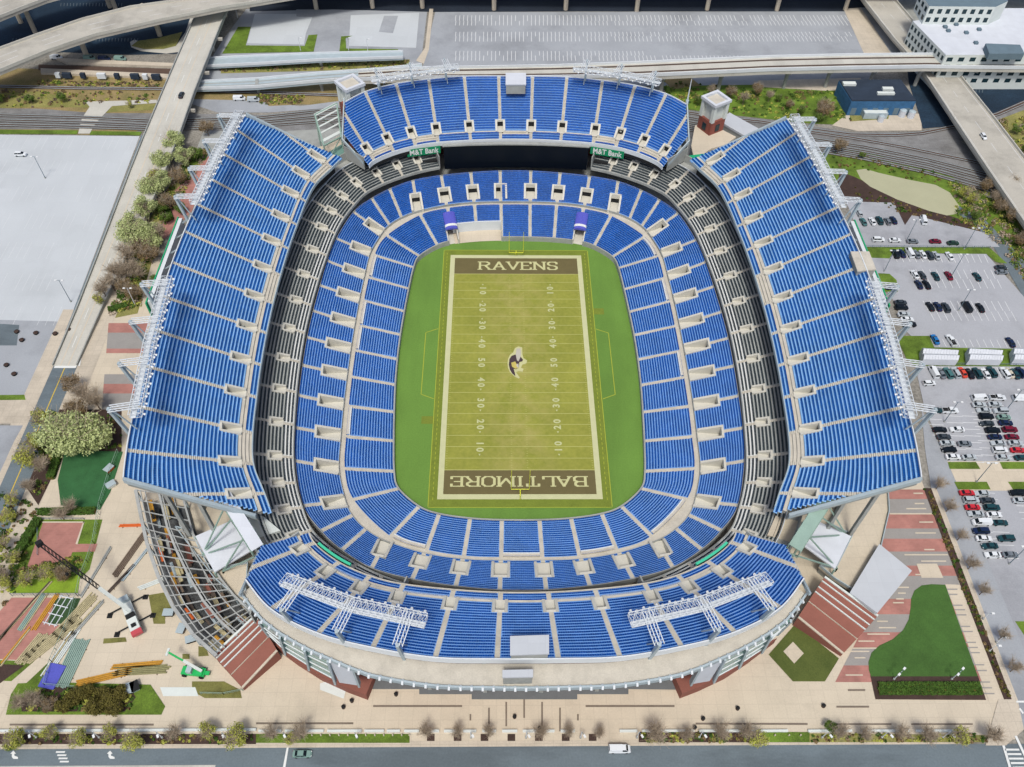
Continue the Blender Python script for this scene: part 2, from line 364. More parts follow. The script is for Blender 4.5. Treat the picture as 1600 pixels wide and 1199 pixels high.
def seats_mesh(name, rows, m, parent, tread=None, tmats=None):
    V = []; cnt = 0
    for (F, B, z, dep) in rows:           # front & back poly-lines (k,2), already trimmed
        seg = np.linalg.norm(np.diff(B, axis=0), axis=1); L = seg.sum()
        ns = int(L/0.56)
        if ns < 1: continue
        cum = np.concatenate([[0], np.cumsum(seg)])
        pad = (L - ns*0.56)/2
        c = pad + 0.56*(np.arange(ns)+.5)
        e0, e1 = c-.245, c+.245
        def ip(A, e): return np.stack([np.interp(e, cum, A[:,0]), np.interp(e, cum, A[:,1])], 1)
        f0, f1, b0, b1 = ip(F,e0), ip(F,e1), ip(B,e0), ip(B,e1)
        q = np.zeros((ns, 10, 3))
        for k, (d, h) in enumerate(SEAT_PROF):
            t = d/0.9
            q[:,k,:2] = f0+(b0-f0)*t; q[:,k,2] = z+h
            q[:,5+k,:2] = f1+(b1-f1)*t; q[:,5+k,2] = z+h
        V.append(q); cnt += ns
    if not cnt: V = [np.zeros((0,10,3))]
    V = np.concatenate(V).reshape(-1, 3)
    quad = np.array([[k, k+1, 5+k+1, 5+k] for k in range(4)])
    Fc = (np.arange(cnt)[:,None,None]*10 + quad[None]).reshape(-1, 4)
    mi = np.zeros(len(Fc), int)
    if tread is not None and tread.v:
        Fc = np.concatenate([Fc, np.array(tread.f)+len(V)]).astype(int); V = np.concatenate([V, np.array(tread.v)]); mi = np.concatenate([mi, np.array(tread.m)+1])
    if not len(V): return None
    me = bpy.data.meshes.new(name); me.vertices.add(len(V)); me.vertices.foreach_set('co', V.ravel())
    me.loops.add(Fc.size); me.loops.foreach_set('vertex_index', Fc.ravel())
    me.polygons.add(len(Fc)); me.polygons.foreach_set('loop_start', np.arange(0, Fc.size, 4))
    me.polygons.foreach_set('loop_total', np.full(len(Fc), 4)); me.update(calc_edges=True)
    me.materials.append(m)
    for t_ in (tmats or []): me.materials.append(t_)
    me.polygons.foreach_set('material_index', mi)
    o = bpy.data.objects.new(name, me); C.objects.link(o); o.parent = parent
    return o
def build_tier(tier, part, z0, z1, N, blocks, aisles, portals, walk, smat, tmat, clip=None, pw=(1.5,2.2), aw=.62, M_=24, skip=None, white_rows=None, wmats=None, rim=True, front_wall=.9, wall_m=None, pitdepth=.1, extra_cut=None, tun=2.3):
    """stepped concrete, seats by block, tunnel mouths; part = the Empty of this tier"""
    wall_m = wall_m or M['white']
    steps = MB(); rise = (z1-z0)/N
    def pit_at(k, r): return k in portals and portals[k][0] <= r <= portals[k][1]
    pw_of = lambda k: portals[k][2] if len(portals.get(k,())) > 2 else pw
    ok = (lambda p: True) if clip is None else clip
    for (a, b) in blocks:
        rows = []; tb_ = MB(); tw_ = MB()
        ts = np.linspace(a, b, M_+1)
        for r in range(N):
            f0, f1 = r/N, (r+1)/N; z = z0 + rise*(r+1)
            F, B = tier.at(ts, f0), tier.at(ts, f1); Mi = (F+B)/2
            seg = np.linalg.norm(np.diff(Mi, axis=0), axis=1); cum = np.concatenate([[0], np.cumsum(seg)]); L = cum[-1]
            def tr(k): return 0.0 if k not in aisles else (pw_of(k)[1] if pit_at(k, r) else aw)
            ta, tb = tr(a), tr(b)
            if ta+tb > L-.4: ta = tb = L/2-.01
            def cut(e0, e1, nn):
                e = np.linspace(e0, e1, nn); t = np.interp(e, cum, ts); return tier.at(t, f0), tier.at(t, f1)
            hole_here = extra_cut and extra_cut(a, r)
            # seats
            Fs, Bs = cut(ta, L-tb, M_+1)
            if clip is not None:
                keep = [i for i in range(len(Fs)) if ok(Fs[i]) and ok(Bs[i])]
                if len(keep) < 2: Fk = Bk = None
                else: Fk, Bk = Fs[keep[0]:keep[-1]+1], Bs[keep[0]:keep[-1]+1]
            else: Fk, Bk = Fs, Bs
            if Fk is not None and not hole_here:
                if r not in walk and not (skip and skip(a, r)): rows.append((Fk, Bk, z, 1))
                mi = 1 if (r in walk or (skip and skip(a, r))) else 0
                for i in range(len(Fk)-1):
                    tq = tw_ if (white_rows and white_rows(a, r)) else tb_
                    tq.face([(*Fk[i],z),(*Fk[i+1],z),(*Bk[i+1],z),(*Bk[i],z)], mi)
                    tq.face([(*Fk[i],z-rise),(*Fk[i+1],z-rise),(*Fk[i+1],z),(*Fk[i],z)], mi)
            # aisle halves
            for (e0, e1, k) in ((0, ta, a), (L-tb, L, b)):
                if e1-e0 < .05 or pit_at(k, r) or hole_here: continue
                Fa, Ba = cut(e0, e1, 3)
                if not (ok(Fa[0]) and ok(Ba[1])): continue
                for i in range(2):
                    steps.face([(*Fa[i],z),(*Fa[i+1],z),(*Ba[i+1],z),(*Ba[i],z)], 1)
                    steps.face([(*Fa[i],z-rise),(*Fa[i+1],z-rise),(*Fa[i+1],z),(*Fa[i],z)], 1)
                    if r not in walk:
                        Ha = (Fa+Ba)/2
                        steps.face([(*Ha[i],z+rise/2),(*Ha[i+1],z+rise/2),(*Ba[i+1],z+rise/2),(*Ba[i],z+rise/2)], 1)
                        steps.face([(*Ha[i],z),(*Ha[i+1],z),(*Ha[i+1],z+rise/2),(*Ha[i],z+rise/2)], 1)
        if rows:
            if white_rows:
                wr = [q for q in rows if white_rows(a, round((q[2]-z0)/rise)-1)]
                rows = [q for q in rows if not white_rows(a, round((q[2]-z0)/rise)-1)]
                if wr: seats_mesh('pale_seat_row', wr, (wmats or (M['seat_white'],tmat))[0], part, tw_, [(wmats or (M['seat_white'],tmat))[1], M['conc']])
            seats_mesh('seating_block', rows, smat, part, tb_, [tmat, M['conc']])
    steps.build('aisle_stairs', [tmat, M['conc']], part)
    # tunnel mouths
    for k, pr in portals.items():
        ra, rb = pr[0], pr[1]; wi, wo_ = pw_of(k)
        i0, o0 = tier.at([k], 0)[0], tier.at([k], 1)[0]
        rv = o0-i0; dep = np.linalg.norm(rv); rv = rv/dep; tv = np.array([-rv[1], rv[0]])
        d0, d1 = dep*ra/N, dep*(rb+1)/N
        zf = z0 + rise*(ra+1) - pitdepth; ztop0 = z0+rise*(ra+1)+.55; ztop1 = z0+rise*(rb+1)+.55; tun = min(tun, ztop1-zf-.5)
        if not (ok(i0+rv*(d0+1)) ): continue
        q = lambda d, t, z: (i0[0]+rv[0]*d+tv[0]*t, i0[1]+rv[1]*d+tv[1]*t, z)
        pb = MB()
        for sg in (-1, 1):
            ti, to = sg*wi, sg*wo_
            pb.hexa([q(d0,ti,zf-1),q(d1,ti,zf-1),q(d1,to,zf-1),q(d0,to,zf-1)], [q(d0,ti,ztop0),q(d1,ti,ztop1),q(d1,to,ztop1),q(d0,to,ztop0)])
        pb.hexa([q(d1-.7,-wi,zf+tun),q(d1,-wi,zf+tun),q(d1,wi,zf+tun),q(d1-.7,wi,zf+tun)], [q(d1-.7,-wi,ztop1),q(d1,-wi,ztop1),q(d1,wi,ztop1),q(d1-.7,wi,ztop1)])
        pb.face([q(d0-.05,-wi,zf),q(d0-.05,wi,zf),q(d1+3,wi,zf),q(d1+3,-wi,zf)])
        po = pb.build('tunnel_mouth', M['conc_rim'], part)
        db = MB(); db.face([q(d1-.3,-wi,zf),q(d1-.3,wi,zf),q(d1-.3,wi,zf+tun),q(d1-.3,-wi,zf+tun)])  # dark sheet across the mouth, painted in place of the tunnel's inner shade
        d_ = db.build('tunnel_shade_panel', M['dark'], part)
    return steps
def edge_wall(name, pts, z, h, th, m, parent, zb=None, closed=False):
    """a wall along a poly-line: z = level of its foot (number or list)"""
    mb = MB(); n_ = len(pts); zz = z if isinstance(z, (list,tuple,np.ndarray)) else [z]*n_
    nrm = []
    for i in range(n_):
        a = np.array(pts[max(i-1,0)]); b = np.array(pts[min(i+1,n_-1)]); d = b-a; d = d/ (np.linalg.norm(d)+1e-9); nrm.append(np.array([-d[1], d[0]]))
    for i in range(n_-1):
        p, q = np.array(pts[i]), np.array(pts[i+1]); a, b = nrm[i]*th/2, nrm[i+1]*th/2
        lo0 = zz[i] if zb is None else zb; lo1 = zz[i+1] if zb is None else zb
        mb.hexa([(*(p-a),lo0),(*(q-b),lo1),(*(q+b),lo1),(*(p+a),lo0)], [(*(p-a),zz[i]+h),(*(q-b),zz[i+1]+h),(*(q+b),zz[i+1]+h),(*(p+a),zz[i]+h)])
    return mb.build(name, m, parent)

STAD = empty('stadium', (0,0,0), 0, 'oval open-air football stadium with blue and charcoal seats around a grass field', 'stadium')
# ---- lower bowl, front section
L1 = [((-5.8,65.3),(-6,80)),((-15.6,64.7),(-16.9,79.5)),((-25.2,63.1),(-27.9,77.5)),((-31.6,60.4),(-38.8,73.2)),((-38.4,53.9),(-51.2,60.6)),
      ((-40.3,47.4),(-55.2,49.4)),((-41.4,35.6),(-56.2,37)),((-42.2,23.6),(-56.8,24.6)),((-42.8,11.8),(-57.1,12)),((-43,0),(-57.2,0))]
T1 = Tier(ring(L1), True); n1 = T1.n                     # 38 aisles
low = empty('lower_bowl', (0,0,0)); low.parent = STAD
last = n1-1
FN = {last-1: 'gap', last-2: 'tun'}
allb = [(i, i+1) for i in range(n1)]
# block indices: i -> between aisle i and i+1 ; block n1-1 spans the north centre (between +6 and -6)
def cut1(a, r):
    # field tunnels and the open platform of the north end
    if a == 1: return False
    return False
ais1 = set(range(n1+1))
# north-end special blocks: west: (0,1) platform in the front rows, (1,2) has the purple covered tunnel
def skip1(a, r): return (a == 0 and r < 8) or (a == 1 and r < 8)
def hole1(a, r): return (a == 1 and r < 8) or (a == 0 and r < 8)
portals1 = {2: (0, 11, (1.9, 2.3)), n1-3: (0, 11, (1.9, 2.3))}
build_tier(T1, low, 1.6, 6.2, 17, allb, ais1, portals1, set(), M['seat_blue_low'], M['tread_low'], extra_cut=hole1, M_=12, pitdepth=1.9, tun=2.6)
tt = np.linspace(0, n1, 8*n1+1)
wl = T1.at(tt, 0)
seg_ok = [i for i in range(len(tt))]
gate = lambda t: (0.0 < t < 1.93) or (abs(t-2) < .25) or (abs(t-(n1-3)) < .25)
runs = []; cur = []
for i, t in enumerate(tt):
    if gate(t) : 
        if len(cur) > 1: runs.append(cur)
        cur = []
    else: cur.append(i)
if len(cur) > 1: runs.append(cur)
for rn in runs: edge_wall('field_wall', wl[rn], 0.0, 2.3, .5, M['conc_grey'], low)
# platform at the north end (concrete apron with white parapet)
pf = MB(); A = T1.at(np.linspace(0,1.93,10), 0); B = T1.at(np.linspace(0,1.93,10), 8/17)
pf.strip([(*p,.12) for p in A],[(*p,.12) for p in B]); pf.build('field_level_apron', M['plaza'], low)
edge_wall('apron_parapet', B, .1, 4.6, .5, M['white'], low)
# cross aisle between the two sections
L2 = [((-6.1,81.6),(-6.4,93.6)),((-17.2,81.1),(-18.6,92.4)),((-28.5,79.2),(-30.8,90.3)),((-40,75.2),(-42.3,86.9)),((-46.4,71.3),(-51.3,81.3)),((-50.9,66.6),(-58,75.2)),
      ((-53.4,61.6),(-64.3,66.8)),((-56.9,49.9),(-69.1,51)),((-57.8,37.2),(-70.9,38.5)),((-58.4,24.7),(-71.9,25.5)),((-58.7,12),(-72.6,12.6)),((-58.8,0),(-72.9,0))]
T2 = Tier(ring(L2), True); n2 = T2.n
mb = MB(); nn = 160; s1 = np.linspace(0, n1, nn+1)
ang1 = T1.at(s1, 1.0)
den = T2.at(np.linspace(0, n2, 1200), 0)
nearest = [den[np.argmin(((den-p)**2).sum(1))] for p in ang1]
for i in range(nn):
    a, b, c, d = ang1[i], ang1[i+1], nearest[i+1], nearest[i]
    mb.face([(*a,6.22),(*b,6.22),(*c,6.22),(*d,6.22)])
mb.build('cross_aisle', M['conc'], low)
edge_wall('aisle_parapet', T2.at(np.linspace(0,n2,n2*6+1), 0.0), 6.2, 1.05, .22, M['conc_grey'], low)
port2 = {}
for i in range(n2+1):
    k = i % n2; j = k if k < n2/2 else n2-1-k       # index within one side
    jj = j if j < 12 else 22-j
    if jj in (4,5): continue
    if i == n2: port2[i] = (0, 9, (1.7,2.5)); continue
    port2[k] = (0, 9, (1.7, 2.5)) if jj > 2 else (1, 9, (1.9, 2.7))
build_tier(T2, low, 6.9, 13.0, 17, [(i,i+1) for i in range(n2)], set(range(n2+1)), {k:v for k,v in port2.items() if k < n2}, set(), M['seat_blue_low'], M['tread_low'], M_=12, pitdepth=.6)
edge_wall('back_wall', T2.at(np.linspace(0,n2,n2*6+1), 1.0), 11, 2.6, .3, M['conc_grey'], low)
for (a_, b_) in ((5.05,5.95),(7.05,7.95),(8.05,8.95),(11.05,11.95),(15.05,15.95),(22.05,22.95),(27.05,27.95),(30.05,30.95),(32.05,32.95),(20.05,20.95),(18.05,18.95)):
    q_ = T1.at(np.linspace(a_, b_, 8), .93); edge_wall('platform_front', q_, 6.0, 1.0, .3, M['white'], low)
    mb = MB(); A, B = T1.at(np.linspace(a_, b_, 8), .935), T1.at(np.linspace(a_, b_, 8), 1.0); mb.strip([(*p,6.9) for p in A],[(*p,6.9) for p in B]); mb.strip([(*p,6.2) for p in B],[(*p,6.9) for p in B]); mb.build('seating_platform', M['conc'], low)
# ---- club tier
CP = [(-33,97.6),(-40.7,94.9),(-48.6,91.0),(-56.6,85.9),(-63.9,79.2),(-68.4,70.8),(-71.8,61.8),(-74.1,52.2),(-75.8,39.6),(-77.1,26.4),(-77.9,13.4),(-78.2,0)]
CPf = np.array(CP + [(x,-y) for x,y in CP[-2::-1]])
nr = []
for i in range(len(CPf)):
    d = CPf[min(i+1,len(CPf)-1)]-CPf[max(i-1,0)]; d /= np.linalg.norm(d); nr.append(np.array([d[1], -d[0]]))
ctrlW = []
for i, p in enumerate(CPf):
    nv = nr[i]; 
    if nv @ p < 0: nv = -nv
    ctrlW.append((tuple(p-nv*4.9), tuple(p+nv*7.2)))
club = empty('club_tier', (0,0,0)); club.parent = STAD
for sgn in (1, -1):
    ct = ctrlW if sgn == 1 else mirror_x(ctrlW)
    TC = Tier(ct); nc = TC.n
    ports = {k: (3, 6) for k in range(1, nc-1)}
    build_tier(TC, club, 15.2, 20.9, 12, [(i,i+1) for i in range(nc-1)], set(range(1,nc-1)), ports, set(), M['seat_club'], M['tread_club'], M_=14, pw=(1.1,1.7), aw=.5,
               white_rows=lambda a, r: r < 3 and 5 < a < nc-2, wmats=(M['seat_club'], M['line']))
    t_ = np.linspace(0, nc-1, 6*nc)
    edge_wall('club_parapet', TC.at(t_, 0), 14.7, 1.1, .35, M['conc_grey'], club)
    edge_wall('club_back_rail', TC.at(t_, 1.02), 20.9, .9, .2, M['white'], club)
    mb = MB(); A = TC.at(t_, 1.0); B = TC.at(t_, 1.33)
    mb.strip([(*p,20.92) for p in A], [(*p,20.92) for p in B]); mb.build('club_walkway', M['conc_grey'], club)
    edge_wall('suite_wall', B, 20.9, 3.6, .3, M['conc_grey'], club)
    for e in (0, nc-1):
        a_, b_ = TC.at([e],0)[0], TC.at([e],1.3)[0]
        edge_wall('club_end_wall', [a_, b_], 15.2, 5.6, .4, M['conc_grey'], club)
# floor under the club tier, down to the back of the lower bowl
# ---- upper decks along the sidelines
US = [((-66.5,82),(-93,99)),((-71,72.8),(-99.8,84.2)),((-75.8,63.2),(-102.8,70.8)),((-78,52.5),(-104.6,56.3)),((-79.3,39.3),(-106.2,42.1)),((-80.3,26.6),(-107.4,28.3)),((-80.9,13.3),(-108.2,14.6)),((-81.1,0),(-108.5,0))]
USf = full_side(US)
def clipS(p): return abs(p[1]) < 79.6
for sgn in (1, -1):
    part = empty('sideline_upper_deck', (0,0,0)); part.parent = STAD
    part['label'] = 'tall western upper deck' if sgn == 1 else 'tall eastern upper deck'
    TU = Tier(USf if sgn == 1 else mirror_x(USf)); nu = TU.n
    ports = {k: (3, 8) for k in range(1, nu-1)}
    def skipS(a, r):
        if r in (2,): return True
        if r < 2: return (a*7+3) % 5 == 0
        return 5 <= a <= 11 and r == 3
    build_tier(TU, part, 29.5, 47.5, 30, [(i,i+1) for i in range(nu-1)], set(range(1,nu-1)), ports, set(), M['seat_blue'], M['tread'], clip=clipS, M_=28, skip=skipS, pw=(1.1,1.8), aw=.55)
    t_ = np.linspace(0, nu-1, 16*nu)
    O_ = [p for p in TU.at(t_, 1.0) if abs(p[1]) < 79.7]; I_ = [p for p in TU.at(t_, 0.0) if abs(p[1]) < 77.5]
    edge_wall('rim_wall', O_, 45.5, 3.2, .3, M['white'], part)
    edge_wall('front_parapet', I_, 29.2, 1.15, .3, M['steel'], part)
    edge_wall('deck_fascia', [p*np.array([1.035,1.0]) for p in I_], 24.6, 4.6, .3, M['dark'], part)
    for sy in (1,-1):        # straight end walls
        xs = np.linspace(72, 101, 24); zz = [29.2+(x-72)/29*18.3 for x in xs]
        edge_wall('end_wall', [(-sgn*x, sy*80.0) for x in xs], zz, 1.5, .9, M['steel'], part)
        mb = MB()
        mb.hexa([(-sgn*72,sy*79.2,27.5),(-sgn*101,sy*79.2,45.2),(-sgn*101,sy*79.8,45.2),(-sgn*72,sy*79.8,27.5)],[(-sgn*72,sy*79.2,29.3),(-sgn*101,sy*79.2,47.4),(-sgn*101,sy*79.8,47.4),(-sgn*72,sy*79.8,29.3)])
        mb.build('raker_beam', M['conc_grey'], part)
    # supporting frames and outer facade below the deck
    mb = MB()
    for y in np.linspace(-76, 76, 13):
        xo = 98 - abs(y)*.03
        mb.beam((-sgn*(xo+6), y, 42.4), (-sgn*86, y, 30.0), .8, 1.4); mb.beam((-sgn*xo, y, 40), (-sgn*xo, y, G), 1.0, 1.0); mb.beam((-sgn*88, y, 33), (-sgn*88, y, G), 1.0, 1.0)
    mb.build('deck_frame', M['conc_grey'], part)
    fw = [p*0.93 for p in np.array(O_)]
    edge_wall('facade', [p for p in fw[::8] if abs(p[1]) < 52], G, 20, .5, M['brick'], part)
# ---- upper decks behind the end zones
UE = [((-59.5,79.5),(-79,93)),((-56.7,85),(-70.2,100.8)),((-49.3,90.8),(-61,110.3)),((-40.8,94.8),(-49,116.4)),((-31.7,97.2),(-35.9,119.9)),((-18.5,98.8),(-21.3,122.3)),((-6.2,99.6),(-7.05,122.7))]
UEf = UE + mirror_x(UE)[::-1]
for sgn in (1, -1):
    part = empty('end_zone_upper_deck', (0,0,0)); part.parent = STAD
    part['label'] = 'northern upper deck above the scoreboard' if sgn == 1 else 'southern upper deck with wide concrete roof terrace behind'
    TE = Tier(UEf if sgn == 1 else mirror_y(UEf)); ne = TE.n
    def clipE(p): return abs(p[0]) < 68.6 and abs(p[1]) > 83 + .89*(abs(p[0])-60)
    ports = {k: (3, 7) for k in range(1, ne-1)}
    def skipE(a, r):
        if sgn == 1: return (r == 3) or (a in (1,3,9,11) and r in (1,2)) or (a == 6 and r in (2,))
        return r == 3 or (a in (1,3,10) and r == 2)
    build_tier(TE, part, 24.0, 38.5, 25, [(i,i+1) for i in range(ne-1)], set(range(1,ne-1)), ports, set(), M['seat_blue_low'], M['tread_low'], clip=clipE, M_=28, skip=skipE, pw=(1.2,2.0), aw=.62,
               white_rows=(lambda a, r: r == 2 and sgn == -1 and a in (2,4,5,7,8,9)))
    t_ = np.linspace(0, ne-1, 16*ne)
    O_ = [p for p in TE.at(t_, 1.0) if clipE(p)]; I_ = [p for p in TE.at(t_, 0.0) if clipE(p)]
    edge_wall('rim_wall', O_, 37.0, 2.6, .3, M['white'], part)
    edge_wall('front_parapet', I_, 23.0, 1.9, .35, M['conc'] if sgn == -1 else M['white'], part)
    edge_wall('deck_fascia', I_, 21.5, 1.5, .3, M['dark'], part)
    for sx in (1,-1):
        e = [(sx*60.6, sgn*83.2),(sx*69.2,sgn*90.6),(sx*69.2,sgn*106.5)]
        edge_wall('end_wall', e, [23.8,29.5,37.5], 1.3, .5, M['steel'], part)
        edge_wall('end_wall_lower', e, [21.5,21.5,21.5], 6.0, .4, M['conc_grey'], part)
    # terrace outside the rim
    Op = np.array(O_)[::6]; nv = []
    for i in range(len(Op)):
        d = Op[min(i+1,len(Op)-1)]-Op[max(i-1,0)]; d /= np.linalg.norm(d); v = np.array([-d[1], d[0]]); 
        if v @ Op[i] < 0: v = -v
        nv.append(v)
    Q = [p+v*float(np.interp(abs(p[0]), [0,36,45,56,68], [5.2,4.9,3.5,2.6,2.4])) for p,v in zip(Op,nv)]
    if sgn == -1:
        mb = MB(); mb.strip([(*(p-v*.5),35.0) for p,v in zip(Op,nv)], [(*q,35.0) for q in Q]); mb.strip([(*(p-v*.5),34.2) for p,v in zip(Op,nv)], [(*q,34.2) for q in Q])
        mb.build('roof_terrace', M['conc'], part)
        edge_wall('terrace_parapet', Q, 34.2, 1.5, .5, M['steel'], part)
        rb_ = MB()
        for i in range(0, len(Q)-1):
            for u_ in (0, .5):
                p = Q[i]*(1-u_)+Q[i+1]*u_; rb_.beam((*(p-nv[i]*.2),35.6),(*(p+nv[i]*.4),34.8),.5,.9)
        for i in range(0, len(Q)-1): rb_.beam((*Q[i],34.5),(*Q[i+1],34.5),.3,.3)
        rb_.build('terrace_brackets', M['white'], part)
    edge_wall('facade', [p-v*5 for p,v in zip(Op,nv)][1:-1], G, 26, .6, M['brick'], part)
    mb = MB()
    for i in range(1, len(Op)-1, 3):
        p, v = Op[i], nv[i]; a = p-v*1.0; b = p-v*16; c = p-v*4
        mb.beam((*a,36.6),(*b,27.0),.8,1.4); mb.beam((*c,34),(*c,G),1.0,1.0)
    mb.build('deck_frame', M['conc_grey'], part)
# ================================================================ PLAYING FIELD
def cornered(x, y, r, n_=8):
    q = []
    for (cx, cy, a0) in ((x-r,y-r,0),(-x+r,y-r,90),(-x+r,-y+r,180),(x-r,-y+r,270)):
        for i in range(n_+1):
            a = R_(a0+90*i/n_); q.append((cx+r*math.cos(a), cy+r*math.sin(a)))
    return q
FLD = MB(); FLD.face([(x,y,0) for x,y in T1.at(np.linspace(0,n1,n1*4+1)[:-1], 0.03)])
field = FLD.build('playing_field', M['turf_out']); tag(field, 'rectangular grass football field marked with yard lines inside the stadium', 'field', None, 'structure')
def fpart(name, polys, z, m):
    mb = MB()
    for q in polys:
        n_ = len(q); ar = sum(q[i][0]*q[(i+1)%n_][1]-q[(i+1)%n_][0]*q[i][1] for i in range(n_))
        if ar < 0: q = q[::-1]
        mb.face([(p[0],p[1],z) for p in q])
    return mb.build(name, m, field)
rect = lambda x0,x1,y0,y1: [(x0,y0),(x1,y0),(x1,y1),(x0,y1)]
X, Y, GL = 24.384, 54.864, 45.72
fpart('border_band', [cornered(28.8, 59.6, 1.0)], .02, M['turf_band'])
fpart('team_area', [rect(-33.0,-28.6,-27.2,-24.0), rect(28.6,33.0,24.0,27.2)], .025, M['turf_band'])
fpart('boundary_paint', [rect(-X-1.83,X+1.83,-Y-1.83,Y+1.83)], .04, M['field_white'])
fpart('field_turf', [rect(-X,X,-Y,Y)], .06, M['turf_in'])
fpart('end_zone_paint', [rect(-X,X,GL+.1,Y), rect(-X,X,-Y,-GL-.1)], .08, M['endzone'])
yl = []
for i in range(21):
    y = -GL + i*4.572; wd = .13 if i not in (0,20) else .2
    yl.append(rect(-X, X, y-wd/2-.02, y+wd/2+.02))
for i in range(101):
    y = -GL + i*.9144
    if i % 5 == 0: continue
    for xx in (-X+.3, -2.83, 2.33, X-.8): yl.append(rect(xx, xx+.5, y-.05, y+.05))
fpart('yard_lines', yl, .10, M['field_line'])
dash = []
for sx in (-1, 1):
    for i in range(60):
        y = -57+i*1.93; dash.append(rect(sx*27.6-.09, sx*27.6+.09, y, y+1.0))
    dash.append(rect(sx*28.95-.12, sx*28.95+.12, -59.4, 59.4))
dash.append(rect(-28.9, 28.9, -59.75, -59.55)); dash.append(rect(-28.9,28.9,59.5,59.7))
for sx in (-1,1):
    pl = [(29.3,16.5),(33.8,14.5),(33.8,-14.5),(29.3,-16.5)]
    for a, b in zip(pl[:-1], pl[1:]):
        d = Vector((b[0]-a[0], b[1]-a[1])).normalized(); nx, ny = -d.y*.12, d.x*.12
        dash.append([(sx*(a[0]+nx),a[1]+ny),(sx*(b[0]+nx),b[1]+ny),(sx*(b[0]-nx),b[1]-ny),(sx*(a[0]-nx),a[1]-ny)])
fpart('sideline_dashes', dash, .05, M['yellow_dash'])
# slab-serif block letters built from strokes
GLY = {'R':([[(0,0),(0,7)],[(0,7),(3.2,7),(4.4,6),(4.4,4.8),(3.2,3.8),(0,3.8)],[(2.4,3.8),(4.8,0)]],[(0,0),(0,7),(4.9,0)],4.8),
 'A':([[(0,0),(2.5,7),(5,0)],[(1,2.4),(4,2.4)]],[(0,0),(5,0)],5), 'V':([[(0,7),(2.5,0),(5,7)]],[(0,7),(5,7)],5),
 'E':([[(0,0),(0,7)],[(0,7),(4.2,7),(4.2,5.4)],[(0,3.6),(3,3.6)],[(0,0),(4.2,0),(4.2,1.6)]],[(0,0),(0,7)],4.2),
 'N':([[(0,0),(0,7)],[(0,7),(4.6,0)],[(4.6,0),(4.6,7)]],[(0,0),(0,7),(4.6,7)],4.6),
 'S':([[(4.2,5.2),(4.2,6.4),(3.4,7),(1,7),(.1,6.2),(.1,4.8),(1,3.9),(3.3,3.3),(4.2,2.4),(4.2,.9),(3.3,0),(.9,0),(.1,.8),(.1,2)]],[],4.3),
 'B':([[(0,0),(0,7)],[(0,7),(3.2,7),(4.1,6.2),(4.1,4.6),(3.2,3.7),(0,3.7)],[(3.2,3.7),(4.5,2.9),(4.5,.8),(3.5,0),(0,0)]],[(0,0),(0,7)],4.5),
 'L':([[(0,7),(0,0)],[(0,0),(4,0),(4,1.8)]],[(0,7),(0,0)],4), 'T':([[(2.4,0),(2.4,7)],[(0,5.4),(0,7),(4.8,7),(4.8,5.4)]],[(2.4,0)],4.8),
 'I':([[(1,0),(1,7)]],[(1,0),(1,7)],2), 'M':([[(0,0),(0,7)],[(0,7),(2.9,1.5),(5.8,7)],[(5.8,7),(5.8,0)]],[(0,0),(0,7),(5.8,0),(5.8,7)],5.8),
 'O':([[(1.2,7),(3.6,7),(4.8,5.6),(4.8,1.4),(3.6,0),(1.2,0),(0,1.4),(0,5.6),(1.2,7)]],[],4.8)}
def letters(word, width, height, cx, cy, flip, z, wts=None):
    tot = sum(GLY[c][2] for c in word) + 1.9*(len(word)-1)
    sx = width/tot; sy = height/7.0; x = -width/2; polys = []
    for c in word:
        st, ser, gw = GLY[c]; 
        for pl in st:
            for a, b in zip(pl[:-1], pl[1:]):
                a = Vector(a); b = Vector(b); d = (b-a).normalized(); hw = .55 if abs(d.y) > .5 else .36
                nx, ny = -d.y*hw, d.x*hw; e = d*.25
                polys.append([(x+(p[0])*sx, (p[1]-3.5)*sy) for p in ((a.x-e.x+nx,a.y-e.y+ny),(b.x+e.x+nx,b.y+e.y+ny),(b.x+e.x-nx,b.y+e.y-ny),(a.x-e.x-nx,a.y-e.y-ny))])
        for s_ in ser:
            polys.append([(x+(s_[0]+q)*sx, (s_[1]-3.5+r_)*sy) for q, r_ in ((-1.15,-.35),(1.15,-.35),(1.15,.35),(-1.15,.35))])
        x += (gw+1.9)*sx
    k = -1 if flip else 1
    out = [[(cx+k*p[0], cy+k*p[1]) for p in q] for q in polys]
    mb = MB()
    for i, q in enumerate(out):
        ar = sum(q[j][0]*q[(j+1)%4][1]-q[(j+1)%4][0]*q[j][1] for j in range(4))
        if ar < 0: q = q[::-1]
        mb.face([(p[0],p[1],z+.002*(i%9)) for p in q])
    return mb
letters('RAVENS', 30.5, 4.3, .9, 50.5, False, .10).build('end_zone_letters', M['ez_letter'], field)
letters('BALTIMORE', 43.0, 3.6, -.4, -50.1, True, .10).build('end_zone_letters', M['ez_letter'], field)
for i, num in enumerate((10,20,30,40,50,40,30,20,10)):
    y = 36.576 - i*9.144
    for sx in (-1, 1):
        me = text_mesh(' '.join(str(num)), 3.3, .01, .11, 1.0); me.materials.append(M['field_num'])
        o = bpy.data.objects.new('yard_number', me); C.objects.link(o); o.parent = field
        o.location = (sx*13.1, y, .12); o.rotation_euler = (0,0, R_(-90) if sx < 0 else R_(90))
        if num != 50:
            up = 1 if i < 4 else -1
            mb = MB(); yy = y + up*2.9
            mb.face([(sx*13.1-.35,yy,.11),(sx*13.1+.35,yy,.11),(sx*13.1,yy+up*.8,.11)] if up > 0 else [(sx*13.1+.35,yy,.11),(sx*13.1-.35,yy,.11),(sx*13.1,yy+up*.8,.11)])
            mb.build('yard_arrow', M['field_num'], field)
